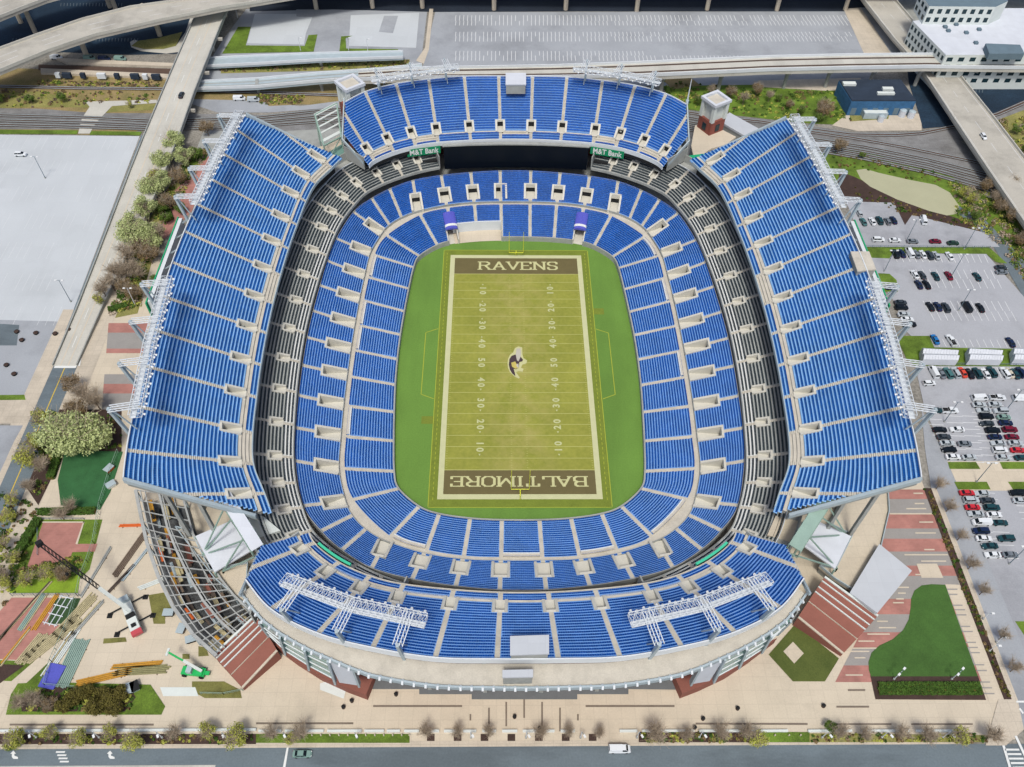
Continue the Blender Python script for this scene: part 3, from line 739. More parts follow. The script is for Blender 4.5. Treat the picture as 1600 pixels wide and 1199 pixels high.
# midfield emblem: bird's head in profile, traced on the grass
def lz(pts, z, m, name='midfield_emblem'):
    q = [P(700+x/8.0, 500+y/8.0, z) for x, y in pts]
    mb = MB(); 
    ar = sum(q[i].x*q[(i+1)%len(q)].y-q[(i+1)%len(q)].x*q[i].y for i in range(len(q)))
    if ar < 0: q = q[::-1]
    mb.face(q); return mb.build(name, m, field)
M['emb_dark'] = mat('emblem_purple', (76,62,66), amt=.1); M['emb_white'] = mat('emblem_white', (196,190,176), amt=.08); M['emb_gold'] = mat('emblem_gold', (206,190,104), amt=.1)
lz([(885,735),(830,708),(775,655),(750,600),(744,545),(752,485),(775,438),(815,405),(835,355),(880,332),(928,345),(930,430),(945,480),(990,508),(978,545),(930,560),(912,600),(945,612),(932,650),(885,640),(850,655),(898,722)], .16, M['ez_letter'])
lz([(842,705),(800,668),(772,620),(760,560),(768,490),(795,450),(845,432),(905,455),(938,500),(928,520),(892,528),(885,600),(850,618),(820,612),(835,660)], .19, M['emb_dark'])
lz([(858,358),(905,356),(914,430),(905,470),(880,520),(862,505),(845,430)], .22, M['emb_white'])
lz([(790,535),(840,520),(862,560),(880,600),(845,612),(800,585)], .22, M['emb_gold'])
lz([(850,560),(880,545),(885,600),(862,590)], .25, M['emb_white'])
# goal posts
def goalpost(y, sy, label):
    g = empty('goal_post', (0,y+sy*1.9,0), 0, label, 'goal post', 'goal posts at the two end lines')
    mb = MB(); mb.tube([(0,0,0),(0,0,2.2),(0,-sy*.8,3.0),(0,-sy*1.9,3.05)], .17, 8); mb.build('gooseneck', M['goal'], g)
    mb = MB(); mb.tube([(-2.82,-sy*1.9,3.05),(2.82,-sy*1.9,3.05)], .13, 8); mb.build('crossbar', M['goal'], g)
    for s in (-1,1):
        mb = MB(); mb.tube([(s*2.82,-sy*1.9,3.0),(s*2.82,-sy*1.9,13.7)], .10, 8); mb.build('upright', M['goal'], g)
goalpost(-Y, -1, 'yellow goal post at the south end line nearest the camera, over the long city name')
goalpost(Y, 1, 'yellow goal post at the north end line, below the big dark scoreboard')

# ================================================================ GROUND COVER, STREETS, LOTS
gp = ground_poly
def rw(name, x0, x1, y0, y1, lay, m, **k): return gp(name, [(x0,y0),(x1,y0),(x1,y1),(x0,y1)], lay, m, world=True, **k)
rw('plaza', -150, 126.5, -131.5, -84, 1, M['plaza'])
rw('plaza', -150, -62, -84, 48, 1, M['plaza'])
rw('plaza', 62, 126.5, -84, -18, 1, M['plaza'])
rw('service_yard', 62, 128, -18, 84, 1, M['asph_lotE'])
rw('service_yard', -140, 140, 84, 135, 1, M['conc_grey'])
rw('service_yard', -132, -62, 48, 84, 1, M['conc_grey'])
# street at the bottom with its kerb
kerb = MB(); kerb.box(-330, 112, -132.6, -132.0, G-.3, G+.13); kerb.build('kerb', M['sidewalk'])['kind'] = 'structure'
rw('sidewalk', -152, 114, -132.0, -131.2, 3, M['sidewalk'])
street = rw('street', -420, 420, -152, -132.6, 2, M['asph_road'])
rw('street_markings', -132, -77, -138.2, -136.6, 3, M['road_conc'], parent=street)
def gmesh(name, polys, lay, m, parent=None, world=False, kind='structure'):
    mb = MB(); z = gz(lay)
    for q in polys:
        q = [Vector((p[0],p[1],z)) for p in q] if world else pts_px(q, z)
        n_ = len(q); ar = sum(q[i].x*q[(i+1)%n_].y-q[(i+1)%n_].x*q[i].y for i in range(n_))
        if ar < 0: q = q[::-1]
        mb.face(q)
    o = mb.build(name, m)
    if parent is not None: rel(o, parent)
    else: tag(o, kind=kind)
    return o
def arrow(u, v, s=1):
    return [[(u-6*s,v-2),(u-1*s,v-7),(u+3*s,v-2),(u+.5*s,v-2),(u+.5*s,v+1),(u+6*s,v+3),(u+6*s,v+6),(u-1*s,v+6),(u-3.5*s,v+3),(u-3.5*s,v-2)]]
gmesh('lane_arrow', arrow(22,1180)+arrow(173,1180), 4, M['line'], street)
gmesh('lane_bars', [[(94+2*i-8+2,1174+5*i),(108+2*i-8+2,1174+5*i),(107+2*i-8+2,1176.5+5*i),(93+2*i-8+2,1176.5+5*i)] for i in range(4)], 4, M['line'], street)
gmesh('stop_line', [[(448,1168),(451,1168),(446,1199),(442,1199)]], 4, M['line'], street)
# west street at grade, north of it the approach to the bridge
wst = rw('street', -160.5, -152.3, -420, -7, 3, M['asph_road'])
rw('street_centre_line', -156.5, -156.2, -131, -8, 4, M['yellow'], parent=wst)
rw('sidewalk', -166, -160.5, -128, 20, 2, M['sidewalk']); rw('sidewalk', -152.3, -146, -128, 48, 2, M['sidewalk'])
cx = gmesh('crossing', [[(98+i*5,542),(101+i*5,542),(95+i*5,572),(92+i*5,572)] for i in range(7)], 5, M['line'], wst)
gmesh('street_edge_line', [[(-160,-8),(-152.5,-8),(-152.5,-7),(-160,-7)]], 5, M['line'], wst, world=True)
# west parking lot
wlot = gp('parking_lot', [(-160,209),(218,213),(112,492),(104,503),(-160,497)], 1, M['asph_light'])
st = []
for r in range(7):
    y0 = 12 + r*17.5
    for i in range(38):
        x = -167 - i*2.9
        if rng.random() < .35: continue
        st.append([(x-.06,y0),(x+.06,y0),(x+.06,y0+9.5),(x-.06,y0+9.5)])
gmesh('stall_lines', st, 2, M['line_faint'], wlot, world=True)
gp('sidewalk', [(-100,497),(104,503),(70,575),(40,640),(-100,640)], 1, M['asph_lot'])
gp('sidewalk', [(-100,500),(30,508),(26,540),(-100,540)], 2, M['asph_road'])
gp('sidewalk', [(-60,626),(42,624),(52,640),(38,662),(-60,662)], 2, M['sidewalk'])
gp('grass', [(-60,618),(38,617),(40,625),(-60,626)], 3, M['grass'], kind='structure')
gp('side_street', [(-160,665),(36,665),(22,690),(-10,760),(-160,780)], 2, M['asph_lot'])
# rail corridor
gp('dirt_bank', [(-200,100),(60,108),(300,122),(420,128),(640,118),(640,150),(540,165),(300,160),(200,212),(-200,205)], 1, M['brush'])
gp('grass', [(0,146),(60,143),(140,160),(140,168),(60,168),(-100,170),(-100,150)], 2, M['grass_dull'])
gp('grass', [(-100,202),(122,204),(120,210),(-100,209)], 5, M['grass'])
gp('grass', [(142,205),(222,206),(218,212),(140,211)], 5, M['grass'])
gp('ballast_bed', [(-300,166),(60,170),(150,177),(250,177),(420,180),(540,164),(545,200),(420,206),(240,203),(-300,201)], 2, M['ballast'])
gp('ballast_bed', [(1040,168),(1120,178),(1190,186),(1260,195),(1330,207),(1440,207),(1500,196),(1600,158),(1800,70),(1800,110),(1620,168),(1500,222),(1600,262),(1800,320),(1800,380),(1600,305),(1450,272),(1300,243),(1230,230),(1060,215)], 2, M['ballast'])
gp('service_track', [(133,159),(245,156),(245,161),(175,166),(150,192),(140,209),(122,209),(128,185),(140,167)], 6, M['road_conc'])
gp('service_track', [(300,155),(380,157),(470,166),(530,158),(530,168),(420,176),(340,176),(300,163)], 3, M['asph_lot'])
gp('grass', [(170,166),(245,162),(240,172),(165,176)], 3, M['grass_dull'])
gp('dirt_bank', [(405,150),(470,150),(478,163),(420,166)], 4, M['brush'])
gp('grass', [(1030,120),(1330,122),(1336,172),(1330,196),(1260,193),(1180,184),(1110,176),(1050,168)], 3, M['grass'])
gp('dirt_patch', [(1185,126),(1345,122),(1345,140),(1290,142),(1185,136)], 4, M['sidewalk'])
gp('dirt_patch', [(1035,124),(1080,122),(1095,134),(1050,140)], 4, M['brush'])
gp('dirt_patch', [(1330,174),(1440,178),(1440,204),(1340,205),(1300,196)], 4, M['sidewalk'])
gp('grass', [(1325,172),(1390,176),(1388,186),(1330,190)], 5, M['grass_dull'])
gp('grass', [(1275,226),(1330,232),(1480,272),(1560,318),(1600,352),(1700,440),(1640,452),(1600,455),(1560,388),(1500,358),(1415,338),(1350,305),(1300,285)], 3, M['grass'])
gp('grass', [(1540,195),(1600,172),(1850,150),(1850,500),(1640,440),(1590,350),(1560,290)], 3, M['grass_dull'])
gp('pond', [(1338,266),(1352,264),(1372,270),(1420,281),(1462,289),(1484,301),(1499,322),(1496,334),(1480,337),(1452,330),(1402,312),(1360,292),(1345,280)], 5, M['water'])
gp('mulch_bed', [(1312,268),(1334,276),(1420,317),(1548,358),(1544,365),(1425,336),(1414,353),(1398,335),(1393,317),(1325,316),(1308,290)], 4, M['mulch'])
for pts, nm, tie in [
  ([(-200,133),(0,135),(130,138),(250,139),(300,141),(420,145),(560,150)], 'western', 1),
  ([(-200,178),(0,180),(120,183),(250,189),(400,184),(540,169)], 'w2', 0), ([(-200,185),(0,188),(120,191),(250,196),(400,191),(540,178)], 'w3', 0), ([(-200,192),(0,195),(120,198),(250,202),(400,197),(540,187)], 'w4', 0),
  ([(1060,173),(1120,183),(1190,190),(1260,201),(1330,210),(1400,211),(1440,208),(1500,196),(1560,178),(1620,152),(1720,105)], 'e1', 1),
  ([(1260,205),(1330,215),(1420,231),(1520,252),(1640,282),(1800,330)], 'e2', 1),
  ([(1060,188),(1230,217),(1350,236),(1450,256),(1540,280),(1800,365)], 'e3', 0), ([(1060,194),(1230,222),(1350,242),(1450,263),(1540,288),(1800,380)], 'e4', 0),
  ([(1060,200),(1230,227),(1350,248),(1450,270),(1540,296),(1800,395)], 'e5', 0), ([(1060,181),(1230,211),(1350,229),(1450,249),(1540,272),(1800,350)], 'e6', 0)]:
    q = pts_px(pts, G+.3)
    t = tag(MB().build('railway_track', M['rail']), kind='structure')
    A, B, mb, mr_ = [], [], MB(), MB()
    q0 = list(q)
    for i, p in enumerate(q0):
        d = (q0[min(i+1,len(q)-1)]-q0[max(i-1,0)]).normalized(); nn_ = Vector((-d.y, d.x, 0)); A.append(p+nn_*1.3); B.append(p-nn_*1.3)
        q[i] = (p, nn_)
    mb.strip(A, B); rel(mb.build('sleepers', M['rail'] if tie else M['bark_dark']), t)
    for s_ in (-.75, .75):
        for i in range(len(q)-1): mr_.beam(q[i][0]+q[i][1]*s_+Vector((0,0,.1)), q[i+1][0]+q[i+1][1]*s_+Vector((0,0,.1)), .16, .16)
    rel(mr_.build('rails', M['steel']), t)
# dark asphalt areas and northern lots
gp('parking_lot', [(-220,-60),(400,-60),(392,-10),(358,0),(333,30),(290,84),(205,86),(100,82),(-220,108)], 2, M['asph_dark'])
gp('parking_lot', [(1418,110),(1620,110),(1800,60),(1800,100),(1605,158),(1540,186),(1492,197),(1442,201),(1434,172),(1420,130)], 6, M['asph_dark'])
st = []
for r, (u0, v0, n_) in enumerate([(95,5,20),(120,35,16),(150,60,14),(20,60,8),(1500,140,8)]):
    for i in range(n_): st.append([(u0+i*5,v0),(u0+.8+i*5,v0),(u0+.3+i*5,v0+5),(u0-.5+i*5,v0+5)])
gmesh('stall_lines', st, 7, M['asph_road'])
gp('street', [(392,-40),(1800,-40),(1700,20),(1325,18),(1100,18),(900,18),(680,19),(520,15),(390,18)], 3, M['asph_under'])
gp('parking_lot', [(385,14),(668,14),(655,120),(560,128),(310,125),(335,84),(350,60)], 2, M['asph_lot'])
gp('parking_lot', [(398,22),(490,22),(478,52),(475,70),(386,68)], 4, M['asph_light'])
gp('parking_lot', [(548,24),(655,20),(650,75),(545,72)], 4, M['asph_light'])
gp('pavement_patch', [(600,25),(622,25),(614,52),(592,50)], 5, M['asph_lot']); gp('pavement_patch', [(463,15),(500,15),(488,27),(463,26)], 5, M['asph_lot'])
gp('grass', [(347,84),(372,42),(392,42),(384,71),(476,72),(482,55),(496,54),(490,81)], 5, M['grass'])
gp('grass', [(530,82),(533,57),(551,56),(540,60),(541,76),(622,77),(622,82)], 5, M['grass'])
gp('grass', [(205,72),(215,64),(245,60),(285,50),(275,72),(255,77),(225,77)], 5, M['grass_dull'])
gp('kerb_strip', [(203,66),(210,62),(215,64),(210,70),(225,77),(255,77),(275,72),(290,50),(300,20),(316,20),(290,80),(260,84),(220,80),(205,74)], 4, M['road_conc'])
gp('grass', [(345,100),(640,93),(640,107),(345,115)], 4, M['grass_dull'])
nlot = gp('parking_lot', [(680,19),(1326,18),(1340,55),(1362,92),(1366,130),(1000,135),(655,132),(668,70)], 4, M['asph_lot'])
gp('kerb_strip', [(671,14),(677,14),(670,78),(662,100),(650,95),(664,75)], 6, M['sidewalk'])
st = []
for (v0, v1, a, b) in ((24,33,712,1330),(33,40,712,1330),(50,57,712,1335),(57,65,712,1338),(80,87,712,1010),(87,95,712,1340)):
    lean = lambda u: (u-800)*-.006
    n_ = int((b-a)/6.2)
    for i in range(n_):
        u = a+i*6.2
        if rng.random() < .12: continue
        k = -(v1-v0)*(u-800)/1600.0 
        st.append([(u+k*0,v0),(u+.9,v0),(u+.9-2*k,v1),(u-2*k,v1)])
gmesh('stall_lines', st, 5, M['line_faint'], nlot)
gp('pavement', [(1318,14),(1345,12),(1400,95),(1396,112),(1366,112),(1352,88)], 6, M['sidewalk'])
gp('pavement', [(1345,12),(1372,12),(1450,112),(1400,112)], 5, M['asph_lot'])
gp('ground_apron', [(1372,-20),(1700,-20),(1700,115),(1500,115),(1450,112)], 4, M['conc_grey'])
# light-rail platforms at grade, left of the bridge
for (q, lb) in (([(88,94),(276,102),(276,107),(105,101)], 'tan station platform along the far side of the tracks, left of the road bridge'), ([(65,110),(264,119),(264,125),(65,117)], 'tan station platform on the near side of the tracks, left of the road bridge')):
    mb = MB(); mb.prism([tuple(p)[:2] for p in pts_px(q, G)], G, G+1.1); tag(mb.build('station_platform', M['sidewalk']), lb, 'platform', 'station platforms')
for i, u in enumerate((92,106,131,160,184,212,228,245)):
    b_ = P(u, 121+i*.4, G+1.1); mb = MB(); mb.obox(b_, 2.0 if i % 2 else 1.1, .8, b_.z, b_.z+2.4)
    tag(mb.build('platform_shelter', M['roof_dark'] if i % 3 else M['white']), 'small flat roofed shelter on the near station platform, %s from the left' % ORD[i], 'shelter', 'shelters on the station platform')
gp('track_bed', [(60,101),(276,108),(276,116),(60,110)], 6, M['rail'])
# east lots
gp('parking_lot', [(1322,315),(1397,317),(1414,352),(1425,336),(1540,364),(1562,386),(1350,386),(1334,345)], 6, M['asph_lotE'])
gp('path', [(1498,322),(1540,345),(1575,380),(1640,455),(1800,680),(1800,740),(1600,466),(1555,390),(1530,358),(1497,334)], 5, M['asph_road'])
gp('grass', [(1350,386),(1545,386),(1574,412),(1557,410),(1541,397),(1395,395),(1390,404),(1362,403)], 7, M['grass'])
lotB = gp('parking_lot', [(1350,402),(1390,404),(1395,396),(1541,397),(1600,464),(1668,546),(1445,544),(1418,520),(1396,470)], 6, M['asph_lotE'])
gp('grass', [(1372,427),(1390,428),(1401,438),(1403,456),(1383,456)], 8, M['grass'])
gp('grass', [(1400,525),(1452,525),(1460,543),(1760,548),(1760,574),(1430,572),(1416,560)], 8, M['grass'])
lotC = gp('parking_lot', [(1430,572),(1760,574),(1800,722),(1482,722),(1445,640)], 6, M['asph_lotE'])
gp('pavement', [(1480,721),(1800,721),(1830,767),(1500,767)], 7, M['plaza'])
gmesh('grass', [[(1481,722),(1525,722),(1532,733),(1484,733)],[(1562,722),(1760,722),(1760,733),(1567,733)],[(1491,753),(1542,753),(1548,765),(1497,765)],[(1575,753),(1790,753),(1795,765),(1583,765)]], 9, M['grass'])
lotD = gp('parking_lot', [(1498,767),(1900,767),(2200,1240),(1700,1240),(1640,1110)], 6, M['asph_lotE'])
gp('street', [(1440,640),(1482,722),(1500,767),(1642,1110),(1720,1290),(1620,1290),(1600,1140),(1455,763),(1445,700)], 5, M['asph_lot'])
gp('grass', [(1586,971),(1660,971),(1700,1050),(1640,1050),(1605,1000)], 8, M['grass'])
def rows_of_stalls(lot, rows, lay):
    st = []
    for (u0,v0,u1,v1,du,dv,n_) in rows:
        for i in range(n_+1):
            u = u0+(u1-u0)*i/n_; v = v0+(v1-v0)*i/n_
            dl = math.hypot(du,dv); nx, ny = -dv/dl*.45, du/dl*.45
            st.append([(u+nx,v+ny),(u-nx,v-ny),(u+du-nx,v+dv-ny),(u+du+nx,v+dv+ny)])
    gmesh('stall_lines', st, lay, M['line_faint'], lot)
rows_of_stalls(lotB, [(1396,396.5,1538,398,6,13,14),(1420,421,1548,422,7,14,12),(1428,436,1558,437,7,14,12),(1442,470,1570,471,8,15,12),(1452,486,1580,487,8,15,12),(1462,530,1600,532,6,12,13)], 8)
rows_of_stalls(lotC, [(1450,573,1600,574,8,17,14),(1457,680,1450,655,22,1,3),(1514,622,1535,722,26,1,9),(1540,622,1562,722,26,1,9),(1478,650,1485,722,26,1,7),(1503,650,1511,722,26,1,7)], 8)
rows_of_stalls(lotD, [(1503,770,1540,872,26,1,10),(1529,770,1566,872,26,1,10),(1580,770,1620,872,26,1,10)], 8)
# paved forecourts
bands = [(765,780,0),(780,802,1),(802,826,0),(826,842,1),(842,862,0),(862,884,1),(884,900,0),(900,916,1),(916,936,1),(936,960,0),(960,988,1),(988,1012,0),(1012,1040,1),(1040,1066,0)]
for i, (a, b, k) in enumerate(bands):
    L_ = lambda v: np.interp(v, [765,800,850,880,960,1066],[1384,1384,1372,1372,1360,1305]); Rr = lambda v: np.interp(v, [765,915,1066],[1447,1500,1562])
    gp('paved_band', [(L_(a),a),(Rr(a),a),(Rr(b),b),(L_(b),b)], 3, M['paver_grey'] if k else M['paver_red'])
gmesh('paving_strips', [[(u0,v-1),(u1,v-1),(u1+.5,v+1),(u0+.5,v+1)] for (u0,u1,v) in ((1427,1442,771),(1429,1444,787),(1416,1447,795),(1390,1459,803),(1436,1458,816),(1430,1462,833),(1444,1460,859),(1413,1481,867),(1439,1478,877),(1430,1450,898),(1400,1420,918),(1403,1415,927),(1400,1412,936),(1395,1412,942),(1370,1387,971),(1373,1400,981),(1355,1390,991),(1341,1366,1002),(1328,1372,1013),(1323,1358,1018),(1335,1352,1028),(1321,1348,1055))], 5, M['plaza'])
gp('paved_square', [(1432,881),(1464,881),(1474,903),(1440,903)], 6, M['plaza'])
gp('paved_walk', [(1477,913),(1500,914),(1584,1095),(1545,1095)], 4, M['plaza'])
gmesh('paving_strips', [[(u,v-1),(u+16,v-1),(u+16,v+1),(u,v+1)] for (u,v) in ((1480,921),(1480,929),(1488,946),(1492,953),(1494,961),(1500,979),(1504,987),(1509,1004),(1512,1012),(1515,1020),(1522,1039),(1526,1048),(1531,1066),(1534,1075),(1538,1084))], 6, M['paver_grey'])
lawn = gp('lawn', [(1477,914),(1455,913),(1440,915),(1429,923),(1424,935),(1423,950),(1420,968),(1411,985),(1395,999),(1374,1009),(1362,1020),(1357,1035),(1358,1048),(1361,1057),(1528,1057)], 7, M['lawn'])
gp('mulch_bed', [(1360,1056),(1528,1056),(1541,1094),(1368,1093)], 6, M['mulch'])
gp('lawn', [(1243,975),(1311,1029),(1289,1065),(1239,1065),(1201,1023)], 5, mat('dark_lawn', (88,96,46), amt=.25, scale=.2, sat2=(70,84,36)))  # small lawn in a dark olive tone
gp('paved_square', [(1239,1003),(1256,1021),(1241,1037),(1224,1018)], 7, M['plaza'])
gp('paved_band', [(583,1048),(578,1077),(655,1077),(655,1085),(737,1085),(737,1093),(902,1093),(902,1085),(982,1085),(982,1077),(1060,1078),(1052,1048)], 3, mat('asphalt_forecourt', (112,116,118), amt=.08))
br = [[(583,1102),(722,1102),(722,1105),(583,1105)],[(915,1102),(1054,1102),(1054,1105),(915,1105)],[(400,1129),(552,1129),(552,1132),(400,1132)],[(15,1131),(240,1131),(240,1134),(15,1134)],[(1087,1129.5),(1262,1130),(1262,1133),(1087,1132.5)],[(1300,1130.5),(1393,1130.5),(1393,1133),(1300,1133)],[(1424,1130.5),(1520,1130.5),(1520,1133),(1424,1133)],[(1307,1103),(1358,1103),(1358,1106),(1307,1106)],[(1325,1077),(1352,1077),(1352,1080),(1325,1080)]]
for (u,a,b) in ((735,1116,1126),(764,1106,1138),(791,1097,1135),(819,1093,1122),(847,1097,1137),(875,1106,1143),(903,1116,1126)): br.append([(u-1.3,a),(u+1.3,a),(u+1.3,b),(u-1.3,b)])
gmesh('paving_strips', br, 4, mat('dark_strip', (128,116,104)))
gp('mulch_bed', [(-200,1147),(400,1147),(400,1163),(-200,1163)], 4, M['mulch'])
gp('grass', [(400,1147),(640,1147),(640,1161),(400,1161)], 4, M['grass'])
gp('mulch_bed', [(998,1144),(1185,1144),(1185,1160),(998,1160)], 4, M['mulch']); gp('grass', [(1185,1144),(1265,1144),(1265,1160),(1185,1160)], 4, M['grass']); gp('mulch_bed', [(1265,1146),(1560,1149),(1562,1160),(1265,1160)], 4, M['grass_dull'])
gmesh('tree_pits', [[(u,1147),(u+12,1147),(u+12,1158),(u,1158)] for u in (667,709,751,793,836,878,920)], 4, M['mulch'])
gp('mulch_bed', [(1443,763),(1455,763),(1581,1093),(1569,1093)], 7, M['mulch'])
gp('kerb_strip', [(1455,763),(1463,763),(1590,1093),(1600,1140),(1572,1165),(1540,1165),(1560,1093),(1581,1093)], 6, M['sidewalk'])
xw = [[(1566,1165),(1570,1165),(1580,1199),(1576,1199)],[(1585,1150),(1589,1150),(1612,1199),(1608,1199)]] + [[(1570+3*i,1170+i*7),(1592+3.4*i,1170+i*7),(1593+3.4*i,1173+i*7),(1571+3*i,1173+i*7)] for i in range(5)] + [[(1588,1095),(1604,1095),(1604,1098),(1588,1098)],[(1594,1106),(1600,1114),(1598,1116),(1592,1108)]]
gmesh('crosswalk', xw, 8, M['line'])
# western forecourt and building site
wb = [(505,520,0),(520,545,1),(545,552,0),(585,600,1),(600,615,0),(615,640,1)]
for a, b, k in wb: gp('paved_band', [(170-(a-500)*.08,a),(232,a),(228,b),(170-(b-500)*.08,b)], 3, M['paver_grey'] if k else M['paver_red'])
gp('paved_band', [(262,310),(330,240),(300,330),(232,400),(215,440)], 3, M['paver_red'])
gp('mulch_bed', [(300,235),(330,232),(240,400),(215,490),(165,500),(185,440),(240,330)], 2, M['grass_dull'])
gp('grass', [(290,245),(325,238),(322,250),(295,262)], 4, M['grass'])
gp('playground', [(102,703),(192,706),(172,770),(156,797),(95,790),(90,750)], 5, mat('green_court', (54,104,62), amt=.15, scale=.4))
gp('mulch_bed', [(60,640),(190,640),(190,706),(102,703),(60,790),(40,760)], 3, M['mulch'])
gp('grass', [(58,812),(160,812),(150,850),(140,890),(125,905),(40,905),(20,900)], 3, M['grass'])
gp('brick_court', [(67,817),(130,816),(119,850),(152,850),(148,862),(113,863),(105,885),(42,887)], 5, M['paver_red'])
gmesh('court_lines', [[(66,815),(132,815),(132,817),(66,817)],[(130,815),(132,815),(121,851),(118,850)]], 6, M['plaza'])
gp('lawn', [(18,908),(125,899),(122,927),(15,927)], 4, mat('bright_lawn', (132,160,46), amt=.2, scale=.3))
gp('brick_court', [(18,934),(88,934),(73,976),(105,978),(94,991),(60,994),(50,1033),(-30,1028),(-30,990)], 5, M['paver_red'])
gp('lawn', [(88,935),(126,935),(108,975),(74,975)], 5, mat('deep_lawn', (56,84,50), amt=.1))
gp('grass', [(-40,1030),(75,1035),(72,1075),(28,1065),(-40,1062)], 3, M['grass'])
gp('paved_walk', [(60,1028),(78,1033),(12,1095),(0,1120),(-60,1120),(-60,1085),(0,1080)], 4, M['plaza'])
gp('mulch_bed', [(-60,1034),(38,1040),(0,1068),(-60,1075)], 4, M['mulch'])
gp('grass', [(28,1068),(72,1066),(235,1070),(258,1104),(252,1117),(9,1117),(17,1085)], 5, M['grass'])
gp('mulch_bed', [(72,1073),(204,1075),(212,1090),(195,1112),(34,1112),(32,1095)], 6, M['mulch'])
gmesh('grass', [[(232,930),(262,925),(272,950),(258,953),(258,975),(240,975)],[(162,998),(196,996),(198,1003),(161,1006)],[(310,1010),(322,1012),(326,1025),(310,1026)],[(300,1065),(350,1065),(375,1078),(378,1091),(320,1091),(300,1080)],[(285,1022),(296,1022),(296,1030),(285,1030)]], 4, mat('worn_grass', (122,120,66), amt=.25))
gp('site_mat', [(250,1074),(305,1074),(310,1088),(255,1088)], 4, M['facade'])
gp('paint_mark', [(500,1068),(520,1062),(540,1080),(537,1092),(500,1078)], 4, M['facade'])
gp('mulch_bed', [(1480,1060),(1482,1060),(1482,1061)], 3, M['mulch'])

# ================================================================ BRIDGES AND VIADUCTS
def viaduct(name, label, cat, L, R, zs, m, th=1.6, par=1.0, parm=None, piers=(), pier_w=1.3, pmat=None, lines=(), cap=True, pz=None):
    """L, R = the two edges in plan, zs = deck level at each station"""
    c0 = ((L[0][0]+R[0][0])/2, (L[0][1]+R[0][1])/2, G)
    r = empty(name, c0, 0, label, cat)
    mb = MB(); n_ = len(L)
    for i in range(n_-1):
        b = [(L[i][0],L[i][1],zs[i]-th),(L[i+1][0],L[i+1][1],zs[i+1]-th),(R[i+1][0],R[i+1][1],zs[i+1]-th),(R[i][0],R[i][1],zs[i]-th)]
        mb.hexa(b, [(p[0],p[1],p[2]+th) for p in b])
    rel(mb.build('deck', m), r)
    for E_, sg in ((L, 1), (R, -1)):
        mb = MB()
        for i in range(n_-1):
            mb.beam((E_[i][0],E_[i][1],zs[i]+par/2-.25),(E_[i+1][0],E_[i+1][1],zs[i+1]+par/2-.25), .42, par+.5)
        rel(mb.build('parapet', parm or m), r)
    if lines:
        for nm, mt_, offs, wd, dashy in lines:
            mb = MB()
            for o_ in offs:
                for i in range(n_-1):
                    K = max(1, int((Vector(L[i+1])-Vector(L[i])).length/12)) if dashy else 1
                    for k in range(K):
                        a0, a1 = k/K, (k+(.4 if dashy else 1))/K
                        def pt(a): 
                            l = Vector(L[i]).lerp(Vector(L[i+1]), a); q = Vector(R[i]).lerp(Vector(R[i+1]), a); p = l.lerp(q, o_); return Vector((p[0],p[1],zs[i]+(zs[i+1]-zs[i])*a+.03)), (q-l).normalized()
                        p0, w0 = pt(a0); p1, w1 = pt(a1); w0 = Vector((w0[0],w0[1],0))*wd/2; w1 = Vector((w1[0],w1[1],0))*wd/2
                        mb.face([p0-w0,p0+w0,p1+w1,p1-w1])
            rel(mb.build(nm, mt_), r)
    for (x, y, zt) in piers:
        mb = MB(); mb.tube([(x,y,G-.2),(x,y,zt-th-1)], pier_w/2*1.1, 8)
        if cap:
            i = min(range(n_), key=lambda k: (L[k][0]-x)**2+(L[k][1]-y)**2); d = Vector((R[i][0]-L[i][0], R[i][1]-L[i][1], 0)).normalized(); wcap = (Vector(R[i])-Vector(L[i])).length*.4
            mb.beam(Vector((x,y,zt-th-.6))-d*wcap, Vector((x,y,zt-th-.6))+d*wcap, pier_w, 1.2)
        rel(mb.build('pier', pmat or M['deck_conc']), r)
    return r
# west street bridge, straight along y
ys = [420, 245, 215, 180, 150, 120, 95, 70, 45, 20, -7]; zz = [15, 15, 14.6, 14, 13.3, 12.3, 11, 9.6, 8.2, 6.9, 6.25]
xl = [-161.0]*7+[-160.8,-160.6,-160.5,-160.5]; xr = [-146.5]*5+[-146.0,-146.4,-147.5,-149.5,-151.5,-152.3]
viaduct('road_bridge', 'long straight pale concrete road bridge crossing the railway left of the stadium', 'bridge', list(zip(xl,ys)), list(zip(xr,ys)), zz, M['road_conc'], 1.4, .8, M['conc_grey'],
        [(x,y,z) for y,z in ((200,14.4),(170,13.8),(140,13)) for x in (-157,-150)], 1.2, None,
        [('lane_line', M['plaza'], (.30,.62), .35, False), ('lane_dashes', M['line'], (.46,), .2, True)])
edge_wall('retaining_wall', [(-161.6,118),(-161.4,95),(-161.3,70),(-161.1,45),(-161,20),(-160.9,8)], [12.4,11,9.6,8.2,6.9,6.4], .5, .5, M['roof_slate'], None, zb=G)
bpy.data.objects['retaining_wall']['label'] = 'grey retaining wall between the pale parking lot and the bridge ramp'; bpy.data.objects['retaining_wall']['category'] = 'wall'
